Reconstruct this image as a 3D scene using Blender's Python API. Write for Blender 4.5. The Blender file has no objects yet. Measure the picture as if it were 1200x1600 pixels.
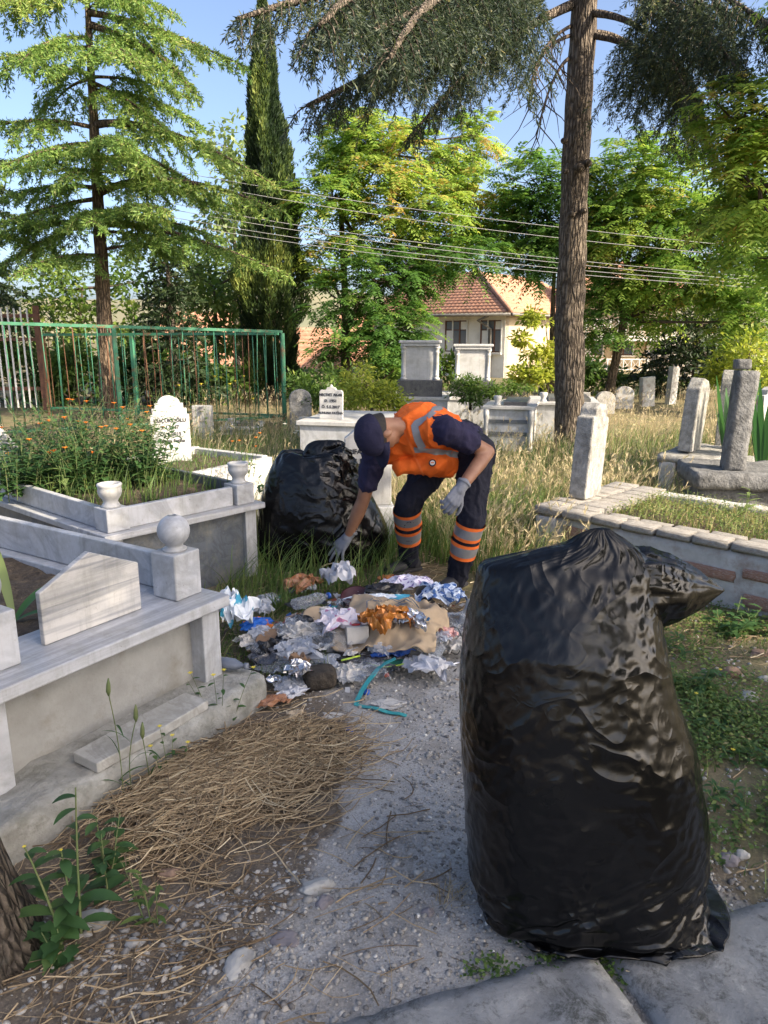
import bpy, bmesh, math, random
import numpy as np
from mathutils import Vector, Matrix, Euler, noise as mnoise

random.seed(7)
RNG = np.random.default_rng(11)
R = math.radians
SC = bpy.context.scene
COL = SC.collection

# ------------------------------------------------------------------ camera
FPX, CAM_H, PITCH = 1150.0, 1.6, R(13.7)          # focal length in photo pixels (1200 x 1600)
cam_d = bpy.data.cameras.new('camera')
cam_d.sensor_fit = 'VERTICAL'
cam_d.sensor_height = 32.0
cam_d.lens = 32.0 * FPX / 1600.0
cam_d.clip_start, cam_d.clip_end = 0.05, 3000
cam = bpy.data.objects.new('camera', cam_d)
COL.objects.link(cam)
cam.location = (0, 0, CAM_H)
cam.rotation_euler = (R(90) - PITCH, 0, 0)
SC.camera = cam

# ------------------------------------------------------------------ sky, sun, exposure
SUN_EL, SUN_AZ = R(32), R(121)                       # azimuth from +Y towards +X
SUN_V = Vector((math.cos(SUN_EL) * math.sin(SUN_AZ), math.cos(SUN_EL) * math.cos(SUN_AZ), math.sin(SUN_EL)))
world = bpy.data.worlds.new('World')
SC.world = world
world.use_nodes = True
wn = world.node_tree.nodes
sky = wn.new('ShaderNodeTexSky')
sky.sky_type = 'NISHITA'
sky.sun_disc = False
sky.sun_elevation = SUN_EL
sky.sun_rotation = SUN_AZ
sky.altitude = 700
sky.air_density = 0.7
sky.dust_density = 6.0
sky.ozone_density = 1.0
world.node_tree.links.new(sky.outputs[0], wn['Background'].inputs[0])
wn['Background'].inputs[1].default_value = 0.15
sun_d = bpy.data.lights.new('sun', 'SUN')
sun_d.energy = 4.5
sun_d.angle = R(0.6)
sun_d.color = (1.0, 0.86, 0.66)
sun = bpy.data.objects.new('sun', sun_d)
COL.objects.link(sun)
sun.location = SUN_V * 40
sun.rotation_euler = (-SUN_V).to_track_quat('-Z', 'Y').to_euler()
SC.view_settings.view_transform = 'Standard'
SC.view_settings.look = 'None'
SC.view_settings.gamma = 1.0
SC.view_settings.use_curve_mapping = False
SC.view_settings.exposure = 1.3
SC.cycles.use_denoising = True
SC.cycles.max_bounces = 8
SC.cycles.transparent_max_bounces = 12
SC.cycles.sample_clamp_indirect = 6.0

# ------------------------------------------------------------------ helpers
_s, _c = math.sin(PITCH), math.cos(PITCH)
def at(px, py, Y):
    """world point seen at photo pixel (px, py) at distance Y"""
    x, y = (px - 600) / FPX, (800 - py) / FPX
    r = (x, _c + y * _s, -_s + y * _c)
    t = Y / r[1]
    return Vector((r[0] * t, Y, CAM_H + r[2] * t))
def on(px, py, z=0.0):
    """world point seen at photo pixel (px, py) on the level z"""
    x, y = (px - 600) / FPX, (800 - py) / FPX
    r = (x, _c + y * _s, -_s + y * _c)
    t = (z - CAM_H) / r[2]
    return Vector((r[0] * t, r[1] * t, z))

def fbm(p, s=1.0, o=4):
    return mnoise.fractal(Vector(p) * s, 1.0, 2.0, o)

def tag(o, label=None, cat=None, group=None, kind=None):
    if label: o['label'] = label
    if cat: o['category'] = cat
    if group: o['group'] = group
    if kind: o['kind'] = kind
    return o
def empty(name, loc=(0, 0, 0), rz=0.0, label=None, cat=None, group=None):
    o = bpy.data.objects.new(name, None)
    COL.objects.link(o)
    o.location = loc
    o.rotation_euler = (0, 0, rz)
    o.empty_display_size = 0.1
    return tag(o, label, cat, group)
def link(name, me, mat=None, parent=None, smooth=False):
    o = bpy.data.objects.new(name, me)
    COL.objects.link(o)
    if mat is not None and not me.materials:
        for m in (mat if isinstance(mat, (list, tuple)) else [mat]):
            me.materials.append(m)
    if parent is not None: o.parent = parent
    if smooth:
        me.polygons.foreach_set('use_smooth', np.ones(len(me.polygons), dtype=bool))
    return o
def copy_tree(o, parent=None):
    c = o.copy()
    COL.objects.link(c)
    c.parent = parent
    for ch in list(o.children): copy_tree(ch, c)
    return c

class MB:
    """collects simple shapes and links them as ONE mesh object"""
    def __init__(self): self.v, self.f, self.m = [], [], []
    def add(self, vs, fs, mi=0):
        b = len(self.v)
        self.v += [tuple(v) for v in vs]
        self.f += [tuple(i + b for i in f) for f in fs]
        self.m += [mi] * len(fs)
        return self
    def box(self, x0, x1, y0, y1, z0, z1, M=None, mi=0):
        vs = [Vector((x, y, z)) for z in (z0, z1) for x, y in ((x0, y0), (x1, y0), (x1, y1), (x0, y1))]
        if M is not None: vs = [M @ v for v in vs]
        return self.add(vs, [(3, 2, 1, 0), (4, 5, 6, 7), (0, 1, 5, 4), (1, 2, 6, 5), (2, 3, 7, 6), (3, 0, 4, 7)], mi)
    def prism(self, poly, z0, z1, M=None, mi=0):
        n = len(poly)
        vs = [Vector((x, y, z0)) for x, y in poly] + [Vector((x, y, z1)) for x, y in poly]
        if M is not None: vs = [M @ v for v in vs]
        fs = [tuple(range(n - 1, -1, -1)), tuple(range(n, 2 * n))]
        fs += [(i, (i + 1) % n, n + (i + 1) % n, n + i) for i in range(n)]
        return self.add(vs, fs, mi)
    def tube(self, pts, rad, n=6, cap=True, mi=0, flat=1.0):
        pts = [Vector(p) for p in pts]
        if not hasattr(rad, '__len__'): rad = [rad] * len(pts)
        vs, fs = [], []
        prev = None
        for i, p in enumerate(pts):
            t = (pts[min(i + 1, len(pts) - 1)] - pts[max(i - 1, 0)]).normalized()
            if prev is None:
                a = t.orthogonal().normalized()
            else:
                a = prev - t * prev.dot(t)
                a = a.normalized() if a.length > 1e-6 else t.orthogonal().normalized()
            prev = a
            b = t.cross(a)
            for k in range(n):
                w = 2 * math.pi * k / n
                vs.append(p + (a * math.cos(w) + b * math.sin(w) * flat) * rad[i])
        for i in range(len(pts) - 1):
            for k in range(n):
                fs.append((i * n + k, i * n + (k + 1) % n, (i + 1) * n + (k + 1) % n, (i + 1) * n + k))
        if cap:
            fs.append(tuple(range(n - 1, -1, -1)))
            fs.append(tuple((len(pts) - 1) * n + k for k in range(n)))
        return self.add(vs, fs, mi)
    def lathe(self, prof, c=(0, 0, 0), n=20, mi=0):
        vs, fs = [], []
        for r, z in prof:
            for k in range(n):
                w = 2 * math.pi * k / n
                vs.append((c[0] + r * math.cos(w), c[1] + r * math.sin(w), c[2] + z))
        for i in range(len(prof) - 1):
            for k in range(n):
                fs.append((i * n + k, i * n + (k + 1) % n, (i + 1) * n + (k + 1) % n, (i + 1) * n + k))
        fs.append(tuple(range(n - 1, -1, -1)))
        fs.append(tuple((len(prof) - 1) * n + k for k in range(n)))
        return self.add(vs, fs, mi)
    def ball(self, c, r, n=12, m=8, sc=(1, 1, 1), mi=0):
        prof = [(max(1e-4, r * math.sin(math.pi * i / m)), -r * math.cos(math.pi * i / m)) for i in range(m + 1)]
        b = len(self.v)
        self.lathe(prof, (0, 0, 0), n, mi)
        for i in range(b, len(self.v)):
            v = self.v[i]
            self.v[i] = (c[0] + v[0] * sc[0], c[1] + v[1] * sc[1], c[2] + v[2] * sc[2])
        return self
    def mesh(self, name):
        me = bpy.data.meshes.new(name)
        me.from_pydata(self.v, [], self.f)
        if any(self.m): me.polygons.foreach_set('material_index', self.m)
        me.update()
        return me
    def build(self, name, mat, parent=None, smooth=False, bevel=0.0, seg=2, autosmooth=False):
        me = self.mesh(name)
        o = link(name, me, mat, parent, smooth)
        if bevel:
            md = o.modifiers.new('edge', 'BEVEL')
            md.width, md.segments, md.limit_method = bevel, seg, 'ANGLE'
        return o

def np_mesh(name, V, F, rnd=None, mat=None, parent=None, smooth=False):
    """fast mesh from numpy arrays; rnd = one random value per face (attribute 'rnd')"""
    V = np.ascontiguousarray(V, dtype=np.float32); F = np.ascontiguousarray(F, dtype=np.int32)
    me = bpy.data.meshes.new(name)
    k = F.shape[1]
    me.vertices.add(len(V)); me.vertices.foreach_set('co', V.ravel())
    me.loops.add(F.size); me.loops.foreach_set('vertex_index', F.ravel())
    me.polygons.add(len(F))
    me.polygons.foreach_set('loop_start', np.arange(0, F.size, k, dtype=np.int32))
    me.polygons.foreach_set('loop_total', np.full(len(F), k, dtype=np.int32))
    me.update(calc_edges=True)
    if rnd is not None:
        a = me.attributes.new('rnd', 'FLOAT', 'FACE')
        a.data.foreach_set('value', np.ascontiguousarray(rnd, dtype=np.float32))
    return link(name, me, mat, parent, smooth)

def nrm(a):
    return a / np.maximum(np.linalg.norm(a, axis=-1, keepdims=True), 1e-9)

def cards(P, D, N, L, W, belly=0.5):
    """diamond leaves: base P, direction D, normal N, length L, width W -> verts, quads"""
    P, D, N = (np.asarray(a, float) for a in (P, D, N))
    D = nrm(D); S = nrm(np.cross(D, N))
    L = np.broadcast_to(np.asarray(L, float), (len(P),))[:, None]; W = np.broadcast_to(np.asarray(W, float), (len(P),))[:, None]
    up = np.cross(S, D)
    mid = P + D * L * belly + up * L * 0.06
    V = np.stack([P, mid + S * W * .5, P + D * L, mid - S * W * .5], 1).reshape(-1, 3)
    F = np.arange(len(V)).reshape(-1, 4)
    return V, F

def ribbons(P, path, W, side, taper=True):
    """path (n,k,3) -> ribbons with k-1 quads each"""
    n, k = path.shape[:2]
    w = np.linspace(1, 0.08, k) if taper else np.ones(k)
    off = side[:, None, :] * (W[:, None, None] * w[None, :, None] * .5)
    V = np.stack([path - off, path + off], 2).reshape(-1, 3)
    base = (np.arange(n) * k * 2)[:, None, None]
    i = np.arange(k - 1)[None, :, None] * 2
    F = (base + i + np.array([0, 1, 3, 2])[None, None, :]).reshape(-1, 4)
    return V, F

# ------------------------------------------------------------------ materials
def lin(h):
    h = h.lstrip('#')
    c = [int(h[i:i + 2], 16) / 255 for i in (0, 2, 4)]
    return tuple(((x + .055) / 1.055) ** 2.4 if x > .04045 else x / 12.92 for x in c) + (1,)
def g(v, r=1, gg=1, b=1): return (v * r, v * gg, v * b, 1)

class NT:
    def __init__(self, name):
        self.m = bpy.data.materials.new(name)
        self.m.use_nodes = True
        self.t = self.m.node_tree
        self.t.nodes.clear()
        self.out = self.n('ShaderNodeOutputMaterial')
        self.co = self.n('ShaderNodeTexCoord')
    def n(self, kind, **kw):
        nd = self.t.nodes.new(kind)
        for k, v in kw.items(): setattr(nd, k, v)
        return nd
    def l(self, a, b): self.t.links.new(a, b)
    def setin(self, nd, **kw):
        for k, v in kw.items():
            s = nd.inputs[k.replace('_', ' ')]
            if hasattr(v, 'links') or isinstance(v, bpy.types.NodeSocket): self.l(v, s)
            else: s.default_value = v
        return nd
    def mapping(self, scale=(1, 1, 1), src='Object', rot=(0, 0, 0)):
        mp = self.n('ShaderNodeMapping')
        self.l(self.co.outputs[src], mp.inputs[0])
        mp.inputs['Scale'].default_value = scale
        mp.inputs['Rotation'].default_value = rot
        return mp.outputs[0]
    def noise(self, scale=5, detail=5, rough=.55, vec=None, dist=0):
        nd = self.n('ShaderNodeTexNoise')
        nd.inputs['Scale'].default_value = scale
        nd.inputs['Detail'].default_value = detail
        nd.inputs['Roughness'].default_value = rough
        nd.inputs['Distortion'].default_value = dist
        self.l(vec if vec is not None else self.co.outputs['Object'], nd.inputs['Vector'])
        return nd.outputs[0]
    def vor(self, scale=5, vec=None, feature='F1', out=0, rnd=1):
        nd = self.n('ShaderNodeTexVoronoi', feature=feature)
        nd.inputs['Scale'].default_value = scale
        nd.inputs['Randomness'].default_value = rnd
        self.l(vec if vec is not None else self.co.outputs['Object'], nd.inputs['Vector'])
        return nd.outputs[out]
    def ramp(self, fac, stops, interp='LINEAR'):
        nd = self.n('ShaderNodeValToRGB')
        nd.color_ramp.interpolation = interp
        el = nd.color_ramp.elements
        while len(el) < len(stops): el.new(.5)
        for e, (p, c) in zip(el, stops):
            e.position = p
            e.color = c if hasattr(c, '__len__') else (c, c, c, 1)
        self.l(fac, nd.inputs[0])
        return nd.outputs[0]
    def mix(self, a, b, fac, mode='MIX'):
        nd = self.n('ShaderNodeMix', data_type='RGBA', blend_type=mode)
        for s, v in ((nd.inputs[0], fac), (nd.inputs[6], a), (nd.inputs[7], b)):
            if isinstance(v, bpy.types.NodeSocket): self.l(v, s)
            else: s.default_value = v
        return nd.outputs[2]
    def math(self, op, a, b=0.0):
        nd = self.n('ShaderNodeMath', operation=op)
        for s, v in ((nd.inputs[0], a), (nd.inputs[1], b)):
            if isinstance(v, bpy.types.NodeSocket): self.l(v, s)
            else: s.default_value = v
        return nd.outputs[0]
    def attr(self, name='rnd', out='Fac'):
        nd = self.n('ShaderNodeAttribute'); nd.attribute_name = name
        return nd.outputs[out]
    def bump(self, h, strength=.3, dist=.01, nrm=None):
        nd = self.n('ShaderNodeBump')
        nd.inputs['Strength'].default_value = strength
        nd.inputs['Distance'].default_value = dist
        self.l(h, nd.inputs['Height'])
        if nrm is not None: self.l(nrm, nd.inputs['Normal'])
        return nd.outputs[0]
    def pbr(self, color, rough=.7, bump=None, metal=0.0, spec=.5, trans=0.0, **kw):
        p = self.n('ShaderNodeBsdfPrincipled')
        for k, v in (('Base Color', color), ('Roughness', rough), ('Metallic', metal), ('Specular IOR Level', spec), ('Transmission Weight', trans)):
            if isinstance(v, bpy.types.NodeSocket): self.l(v, p.inputs[k])
            else: p.inputs[k].default_value = v
        if bump is not None: self.l(bump, p.inputs['Normal'])
        for k, v in kw.items(): p.inputs[k.replace('_', ' ')].default_value = v
        return p.outputs[0]
    def done(self, sh):
        self.l(sh, self.out.inputs[0])
        return self.m

def plain(name, c1, c2=None, scale=8, rough=.6, bump=.15, bscale=40, metal=0, spec=.4, dirt=None, dscale=3, dist=.004):
    t = NT(name)
    c2 = c2 or tuple(x * .75 for x in c1[:3]) + (1,)
    col = t.mix(c1, c2, t.ramp(t.noise(scale, 5, .6), [(.35, 0.), (.68, 1.)]))
    if dirt: col = t.mix(col, dirt, t.ramp(t.noise(dscale, 8, .7), [(.5, 0.), (.72, .85)]))
    return t.done(t.pbr(col, rough, t.bump(t.noise(bscale, 4, .6), bump, dist), metal, spec))

def leaf(name, stops, trans=.35, rough=.5):
    t = NT(name)
    col = t.ramp(t.attr('rnd'), stops)
    p = t.pbr(col, rough, None, 0, .35)
    tr = t.n('ShaderNodeBsdfTranslucent')
    t.l(t.mix(col, (.9, 1, .35, 1), .25, 'SOFT_LIGHT'), tr.inputs[0])
    mx = t.n('ShaderNodeMixShader'); mx.inputs[0].default_value = trans
    t.l(p, mx.inputs[1]); t.l(tr.outputs[0], mx.inputs[2])
    return t.done(mx.outputs[0])

def marble(name, base=(.62, .63, .65), streak=(.36, .37, .39), vec=(1, 1, 1), rough=.42, s=2.4, amt=.7, dis=1.6):
    t = NT(name)
    v = t.mapping(vec)
    w = t.noise(s, 6, .6, v, dis)
    col = t.mix(base + (1,), streak + (1,), t.ramp(w, [(.38, 0.), (.5, amt), (.56, .15), (.7, amt * .8)]))
    col = t.mix(col, (.24, .23, .19, 1), t.ramp(t.noise(5, 9, .78), [(.46, 0.), (.72, .65)]))
    col = t.mix(col, (.17, .165, .14, 1), t.ramp(t.noise(1.0, 6, .7, t.mapping((17, 17, 1.6))), [(.52, 0.), (.75, .5)]))
    col = t.mix(col, (.16, .14, .11, 1), t.ramp(t.noise(60, 3, .6), [(.66, 0.), (.75, .6)]))
    return t.done(t.pbr(col, t.ramp(t.noise(9, 5), [(.3, rough * .8), (.7, min(1, rough * 1.5))]), t.bump(t.noise(70, 5, .65), .22, .003), 0, .45))

M = {}
M['marble'] = marble('marble', (.50, .51, .53), (.30, .31, .33))
M['marble_streak'] = marble('marble_streaked', (.56, .54, .51), (.22, .23, .25), (.45, .45, 13), .35, 1.0, .9, .35)
M['marble_slab'] = marble('marble_slab', (.50, .51, .53), (.27, .28, .31), (.5, 9, 9), .38, 1.2, .8, .35)
M['marble_dirty'] = marble('marble_dirty', (.47, .46, .43), (.30, .29, .26), (1, 1, 1), .55, 4, .8)
M['marble_white'] = marble('marble_white', (.50, .495, .48), (.36, .37, .39), (1, 1, 1), .45, 2.0, .5)
M['marble_grey'] = marble('marble_grey', (.10, .115, .14), (.055, .065, .08), (1, 1, 1), .4, 5, .8)
M['granite_dark'] = marble('granite_dark', (.05, .05, .055), (.11, .11, .12), (1, 1, 1), .3, 20, .6)
M['concrete'] = plain('concrete', (.33, .325, .305, 1), (.25, .245, .225, 1), 7, .9, .5, 60, dirt=(.17, .15, .11, 1), dscale=4, dist=.006)
M['concrete_old'] = plain('concrete_old', (.36, .355, .325, 1), (.22, .215, .19, 1), 12, .95, .9, 30, dirt=(.13, .13, .10, 1), dscale=7, dist=.015)
M['lichen_stone'] = plain('lichen_stone', (.36, .35, .33, 1), (.20, .195, .18, 1), 22, .95, 1.0, 45, dirt=(.10, .095, .085, 1), dscale=9, dist=.012)
M['lichen_dark'] = plain('lichen_dark', (.20, .20, .20, 1), (.10, .10, .10, 1), 15, .95, 1.0, 40, dirt=(.045, .045, .045, 1), dscale=6, dist=.014)
M['limewash'] = plain('limewash', (.48, .48, .475, 1), (.34, .335, .32, 1), 9, .9, .5, 35, dirt=(.22, .15, .11, 1), dscale=6, dist=.006)
M['brick'] = plain('brick', (.34, .19, .13, 1), (.22, .13, .10, 1), 20, .9, .7, 60, dirt=(.50, .49, .47, 1), dscale=12, dist=.006)
M['brick_wash'] = plain('brick_washed', (.44, .43, .405, 1), (.28, .245, .21, 1), 11, .9, .9, 45, dirt=(.15, .115, .09, 1), dscale=8, dist=.008)
M['soil'] = plain('soil', (.10, .075, .052, 1), (.055, .042, .03, 1), 25, .98, 1.0, 60, dirt=(.20, .15, .09, 1), dscale=18, dist=.02)
M['lettering'] = plain('lettering', (.02, .02, .025, 1), rough=.6)

def bark_mat(name, c1, c2, sc=1.0, lichen=None):
    t = NT(name)
    v = t.mapping((26 * sc, 26 * sc, 5 * sc))
    cr = t.vor(1.0, v, 'DISTANCE_TO_EDGE')
    crk = t.ramp(cr, [(0., 0.), (.28, 1.)])
    col = t.mix(c2, c1, crk)
    col = t.mix(col, tuple(x * 1.5 for x in c1[:3]) + (1,), t.ramp(t.noise(18 * sc, 6, .7), [(.5, 0.), (.7, .7)]))
    if lichen: col = t.mix(col, lichen, t.ramp(t.noise(6 * sc, 6, .7), [(.55, 0.), (.75, .5)]))
    h = t.math('ADD', crk, t.math('MULTIPLY', t.noise(30 * sc, 6, .7), .6))
    return t.done(t.pbr(col, .95, t.bump(h, 1.0, .03 / sc), 0, .15))
M['bark'] = bark_mat('bark', (.20, .165, .13, 1), (.06, .048, .038, 1))
M['bark_pale'] = bark_mat('bark_pale', (.22, .16, .11, 1), (.07, .052, .038, 1), .8)
M['bark_near'] = bark_mat('bark_near', (.14, .115, .09, 1), (.04, .033, .027, 1), 1.5, (.17, .17, .14, 1))
M['twig'] = plain('twig', (.10, .075, .055, 1), (.06, .045, .035, 1), 20, .95)

M['needle'] = leaf('needle', [(0, (.05, .10, .035, 1)), (.4, (.13, .24, .06, 1)), (.8, (.27, .38, .09, 1)), (1, (.42, .44, .14, 1))], .45)
M['needle_blue'] = leaf('needle_blue', [(0, (.018, .032, .024, 1)), (.5, (.046, .068, .042, 1)), (.85, (.12, .14, .055, 1)), (1, (.26, .22, .085, 1))], .35)
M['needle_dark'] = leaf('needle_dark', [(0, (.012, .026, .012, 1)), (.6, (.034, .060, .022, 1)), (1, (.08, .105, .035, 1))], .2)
M['cypress'] = leaf('cypress_spray', [(0, (.012, .026, .012, 1)), (.5, (.040, .070, .022, 1)), (.85, (.12, .17, .04, 1)), (1, (.22, .25, .06, 1))], .25)
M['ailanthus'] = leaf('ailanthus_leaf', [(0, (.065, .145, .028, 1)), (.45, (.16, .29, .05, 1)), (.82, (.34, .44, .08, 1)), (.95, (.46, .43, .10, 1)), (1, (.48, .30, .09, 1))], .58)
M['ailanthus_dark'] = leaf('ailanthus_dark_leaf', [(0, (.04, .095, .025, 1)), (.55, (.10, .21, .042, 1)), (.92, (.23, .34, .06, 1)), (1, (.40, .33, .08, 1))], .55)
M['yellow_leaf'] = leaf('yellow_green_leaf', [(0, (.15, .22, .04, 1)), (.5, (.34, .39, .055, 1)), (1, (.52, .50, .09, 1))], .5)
M['bush_leaf'] = leaf('bush_leaf', [(0, (.045, .095, .022, 1)), (.6, (.12, .20, .04, 1)), (1, (.27, .32, .07, 1))], .45)
M['weed_leaf'] = leaf('weed_leaf', [(0, (.035, .085, .030, 1)), (.6, (.065, .140, .045, 1)), (1, (.13, .20, .06, 1))], .35)
M['pale_leaf'] = leaf('pale_leaf', [(0, (.12, .19, .06, 1)), (1, (.26, .33, .12, 1))], .4)
M['iris_leaf'] = leaf('iris_leaf', [(0, (.04, .12, .04, 1)), (.7, (.08, .20, .06, 1)), (1, (.22, .28, .10, 1))], .35)
M['grass_green'] = leaf('grass_green', [(0, (.055, .11, .03, 1)), (.55, (.125, .20, .05, 1)), (.85, (.25, .28, .085, 1)), (1, (.40, .34, .16, 1))], .35)
M['grass_dry'] = leaf('grass_dry', [(0, (.24, .18, .10, 1)), (.5, (.44, .34, .20, 1)), (.85, (.60, .50, .33, 1)), (1, (.28, .30, .11, 1))], .35)
M['straw'] = leaf('straw', [(0, (.17, .12, .075, 1)), (.45, (.42, .32, .20, 1)), (.85, (.60, .49, .33, 1)), (1, (.70, .61, .44, 1))], .15, .8)
# ------------------------------------------------------------------ ground
def sstep(a, b, x):
    t = np.clip((x - a) / (b - a), 0, 1)
    return t * t * (3 - 2 * t)
def pth_edges(y):
    lo = np.interp(y, [0, 1.5, 1.9, 2.3, 2.8, 3.3, 3.9, 4.3], [-.62, -.50, -.30, -.22, -.24, -.46, -.38, -.1])
    hi = np.interp(y, [0, 1.5, 1.9, 2.3, 2.8, 3.3, 3.9, 4.3], [1.0, .98, .93, .78, .62, .55, .50, .15])
    return lo, hi
def straw_h(x, y):
    """height of the raked straw heap"""
    a, b = (x + .54) * .70 + (y - 2.34) * .71, -(x + .54) * .71 + (y - 2.34) * .70
    return .085 * np.exp(-(a / .38) ** 2 * 1.0 - (b / .25) ** 2 * 1.0)
def ground_z(x, y):
    n1 = mnoise.noise(Vector((x * .9, y * .9, 0))) * .016
    n2 = mnoise.noise(Vector((x * 4, y * 4, 3))) * .007
    n3 = mnoise.noise(Vector((x * 17, y * 17, 5))) * .0035
    far = max(0, y - 40)
    return n1 + n2 + n3 - (.0 if far == 0 else min(6.0, far * .05))
xs = np.concatenate([-np.geomspace(900, 3.2, 40), np.arange(-3.0, 3.0, .028), np.geomspace(3.2, 900, 40)])
ys = np.concatenate([[-300, -120, -50, -25, -12, -6, -3, -1.5, -.5, .2, .6, .9], np.arange(1.0, 6.0, .028), np.geomspace(6.05, 1500, 70)])
X, Y = np.meshgrid(xs, ys)
Z = np.array([ground_z(a, b) for a, b in zip(X.ravel(), Y.ravel())])
nx, ny = len(xs), len(ys)
idx = np.arange(nx * ny).reshape(ny, nx)
F = np.stack([idx[:-1, :-1], idx[:-1, 1:], idx[1:, 1:], idx[1:, :-1]], -1).reshape(-1, 4)
V = np.stack([X.ravel(), Y.ravel(), Z + straw_h(X.ravel(), Y.ravel()) * .8], -1)
lo, hi = pth_edges(V[:, 1])
wob = np.array([fbm((a, b, 9), 2.2, 3) for a, b in zip(V[:, 0], V[:, 1])]) * .16
pm = sstep(-.12, .12, V[:, 0] + wob - lo) * sstep(-.16, .16, hi - V[:, 0] + wob) * (1 - sstep(3.7, 4.5, V[:, 1] + wob))
gm = np.clip(sstep(4.2, 5.4, V[:, 1] + wob * 2) + sstep(.0, .35, V[:, 0] - hi + wob) * .75, 0, 1)

t = NT('ground')
pa, ga = t.attr('path'), t.attr('green')
sp = t.noise(160, 4, .7)
gravel = t.mix((.46, .445, .42, 1), (.30, .29, .275, 1), t.ramp(sp, [(.4, 0.), (.62, 1.)]))
gravel = t.mix(gravel, (.50, .49, .47, 1), t.ramp(t.vor(95), [(.0, .9), (.16, 0.)]))
gravel = t.mix(gravel, (.24, .22, .19, 1), t.ramp(t.noise(4.5, 7, .7), [(.45, 0.), (.7, .6)]))
soil = t.mix((.19, .155, .12, 1), (.11, .09, .07, 1), t.ramp(t.noise(35, 7, .7), [(.35, 0.), (.65, 1.)]))
soil = t.mix(soil, (.32, .26, .18, 1), t.ramp(t.noise(120, 3, .6), [(.55, 0.), (.68, .8)]))
turf = t.mix((.12, .125, .05, 1), (.22, .17, .09, 1), t.ramp(t.noise(1.6, 6, .7), [(.4, 0.), (.62, 1.)]))
base = t.mix(soil, turf, t.math('MULTIPLY', ga, .75))
pf = t.ramp(t.math('ADD', pa, t.math('MULTIPLY', t.math('SUBTRACT', t.noise(22, 6, .75), .5), .9)), [(.35, 0.), (.65, 1.)])
gravel = t.mix(gravel, (.17, .15, .125, 1), t.ramp(t.noise(2.3, 9, .78, None, .5), [(.50, 0.), (.66, .8)]))
col = t.mix(base, gravel, pf)
h = t.math('ADD', t.noise(110, 6, .75), t.math('MULTIPLY', t.vor(70), .8))
M['ground'] = t.done(t.pbr(col, .95, t.bump(h, .5, .008), 0, .25))
go = np_mesh('ground', V, F, None, M['ground'], None, True)
for nm, arr in (('path', pm), ('green', gm)):
    a = go.data.attributes.new(nm, 'FLOAT', 'POINT')
    a.data.foreach_set('value', arr.astype(np.float32))
tag(go, kind='structure')
go['label'] = 'bare cemetery ground with a worn grey gravel path'

# kerb slabs at the near edge of the path
def slab(name, c0, c1, wdt, z, mat, label, cat, group=None, seed=0):
    """one rough edged concrete slab along the line c0-c1, reaching wdt towards the camera"""
    c0, c1 = Vector(c0), Vector(c1)
    u = (c1 - c0).normalized(); n = Vector((u.y, -u.x))
    L = (c1 - c0).length
    na, nb = max(4, int(L / .035)), max(4, int(wdt / .035))
    V, F = [], []
    for j in range(nb + 1):
        for i in range(na + 1):
            a, b = L * i / na, wdt * j / nb
            if i in (0, na): a += fbm((seed, b * 6, 1), 3, 3) * .014
            if j in (0, nb): b += fbm((a * 6, seed, 2), 3, 3) * .014
            p = c0 + u * a + n * b
            ed = min(i, na - i, j, nb - j)
            V.append((p.x, p.y, z + fbm((p.x, p.y, seed), 9, 4) * .011 - (.012 if ed == 0 else (.003 if ed == 1 else 0))))
    top = len(V)
    w = na + 1
    for j in range(nb):
        for i in range(na):
            F.append((j * w + i, (j + 1) * w + i, (j + 1) * w + i + 1, j * w + i + 1))
    ring = [i for i in range(na + 1)] + [j * w + na for j in range(1, nb + 1)] + [nb * w + i for i in range(na - 1, -1, -1)] + [j * w for j in range(nb - 1, 0, -1)]
    for i in ring: V.append((V[i][0], V[i][1], -.12))
    m = len(ring)
    for k in range(m):
        F.append((ring[k], ring[(k + 1) % m], top + (k + 1) % m, top + k))
    me = bpy.data.meshes.new(name); me.from_pydata(V, [], F); me.update()
    bm = bmesh.new(); bm.from_mesh(me); bmesh.ops.recalc_face_normals(bm, faces=bm.faces); bm.to_mesh(me); bm.free()
    return tag(link(name, me, mat, None, True), label, cat, group)
t = NT('kerb_concrete')
col = t.mix((.34, .34, .33, 1), (.22, .22, .215, 1), t.ramp(t.noise(9, 7, .7), [(.35, 0.), (.65, 1.)]))
col = t.mix(col, (.07, .07, .06, 1), t.ramp(t.noise(11, 10, .85, None, .4), [(.50, 0.), (.62, .9)]))
col = t.mix(col, (.52, .51, .47, 1), t.ramp(t.noise(7, 8, .75), [(.56, 0.), (.68, .8)]))
M['kerb'] = t.done(t.pbr(col, .9, t.bump(t.noise(80, 6, .7), .6, .006), 0, .3))
slab('kerb_slab', (-.50, 1.275), (.545, 1.605), .5, .035, M['kerb'], 'long grey concrete kerb slab at the bottom edge left of the joint', 'kerb slab', 'concrete kerb slabs in front of the bag', 1)
slab('kerb_slab', (.575, 1.62), (1.75, 1.98), .5, .03, M['kerb'], 'stained concrete kerb slab right of the joint, in front of the big bag', 'kerb slab', 'concrete kerb slabs in front of the bag', 2)

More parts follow.
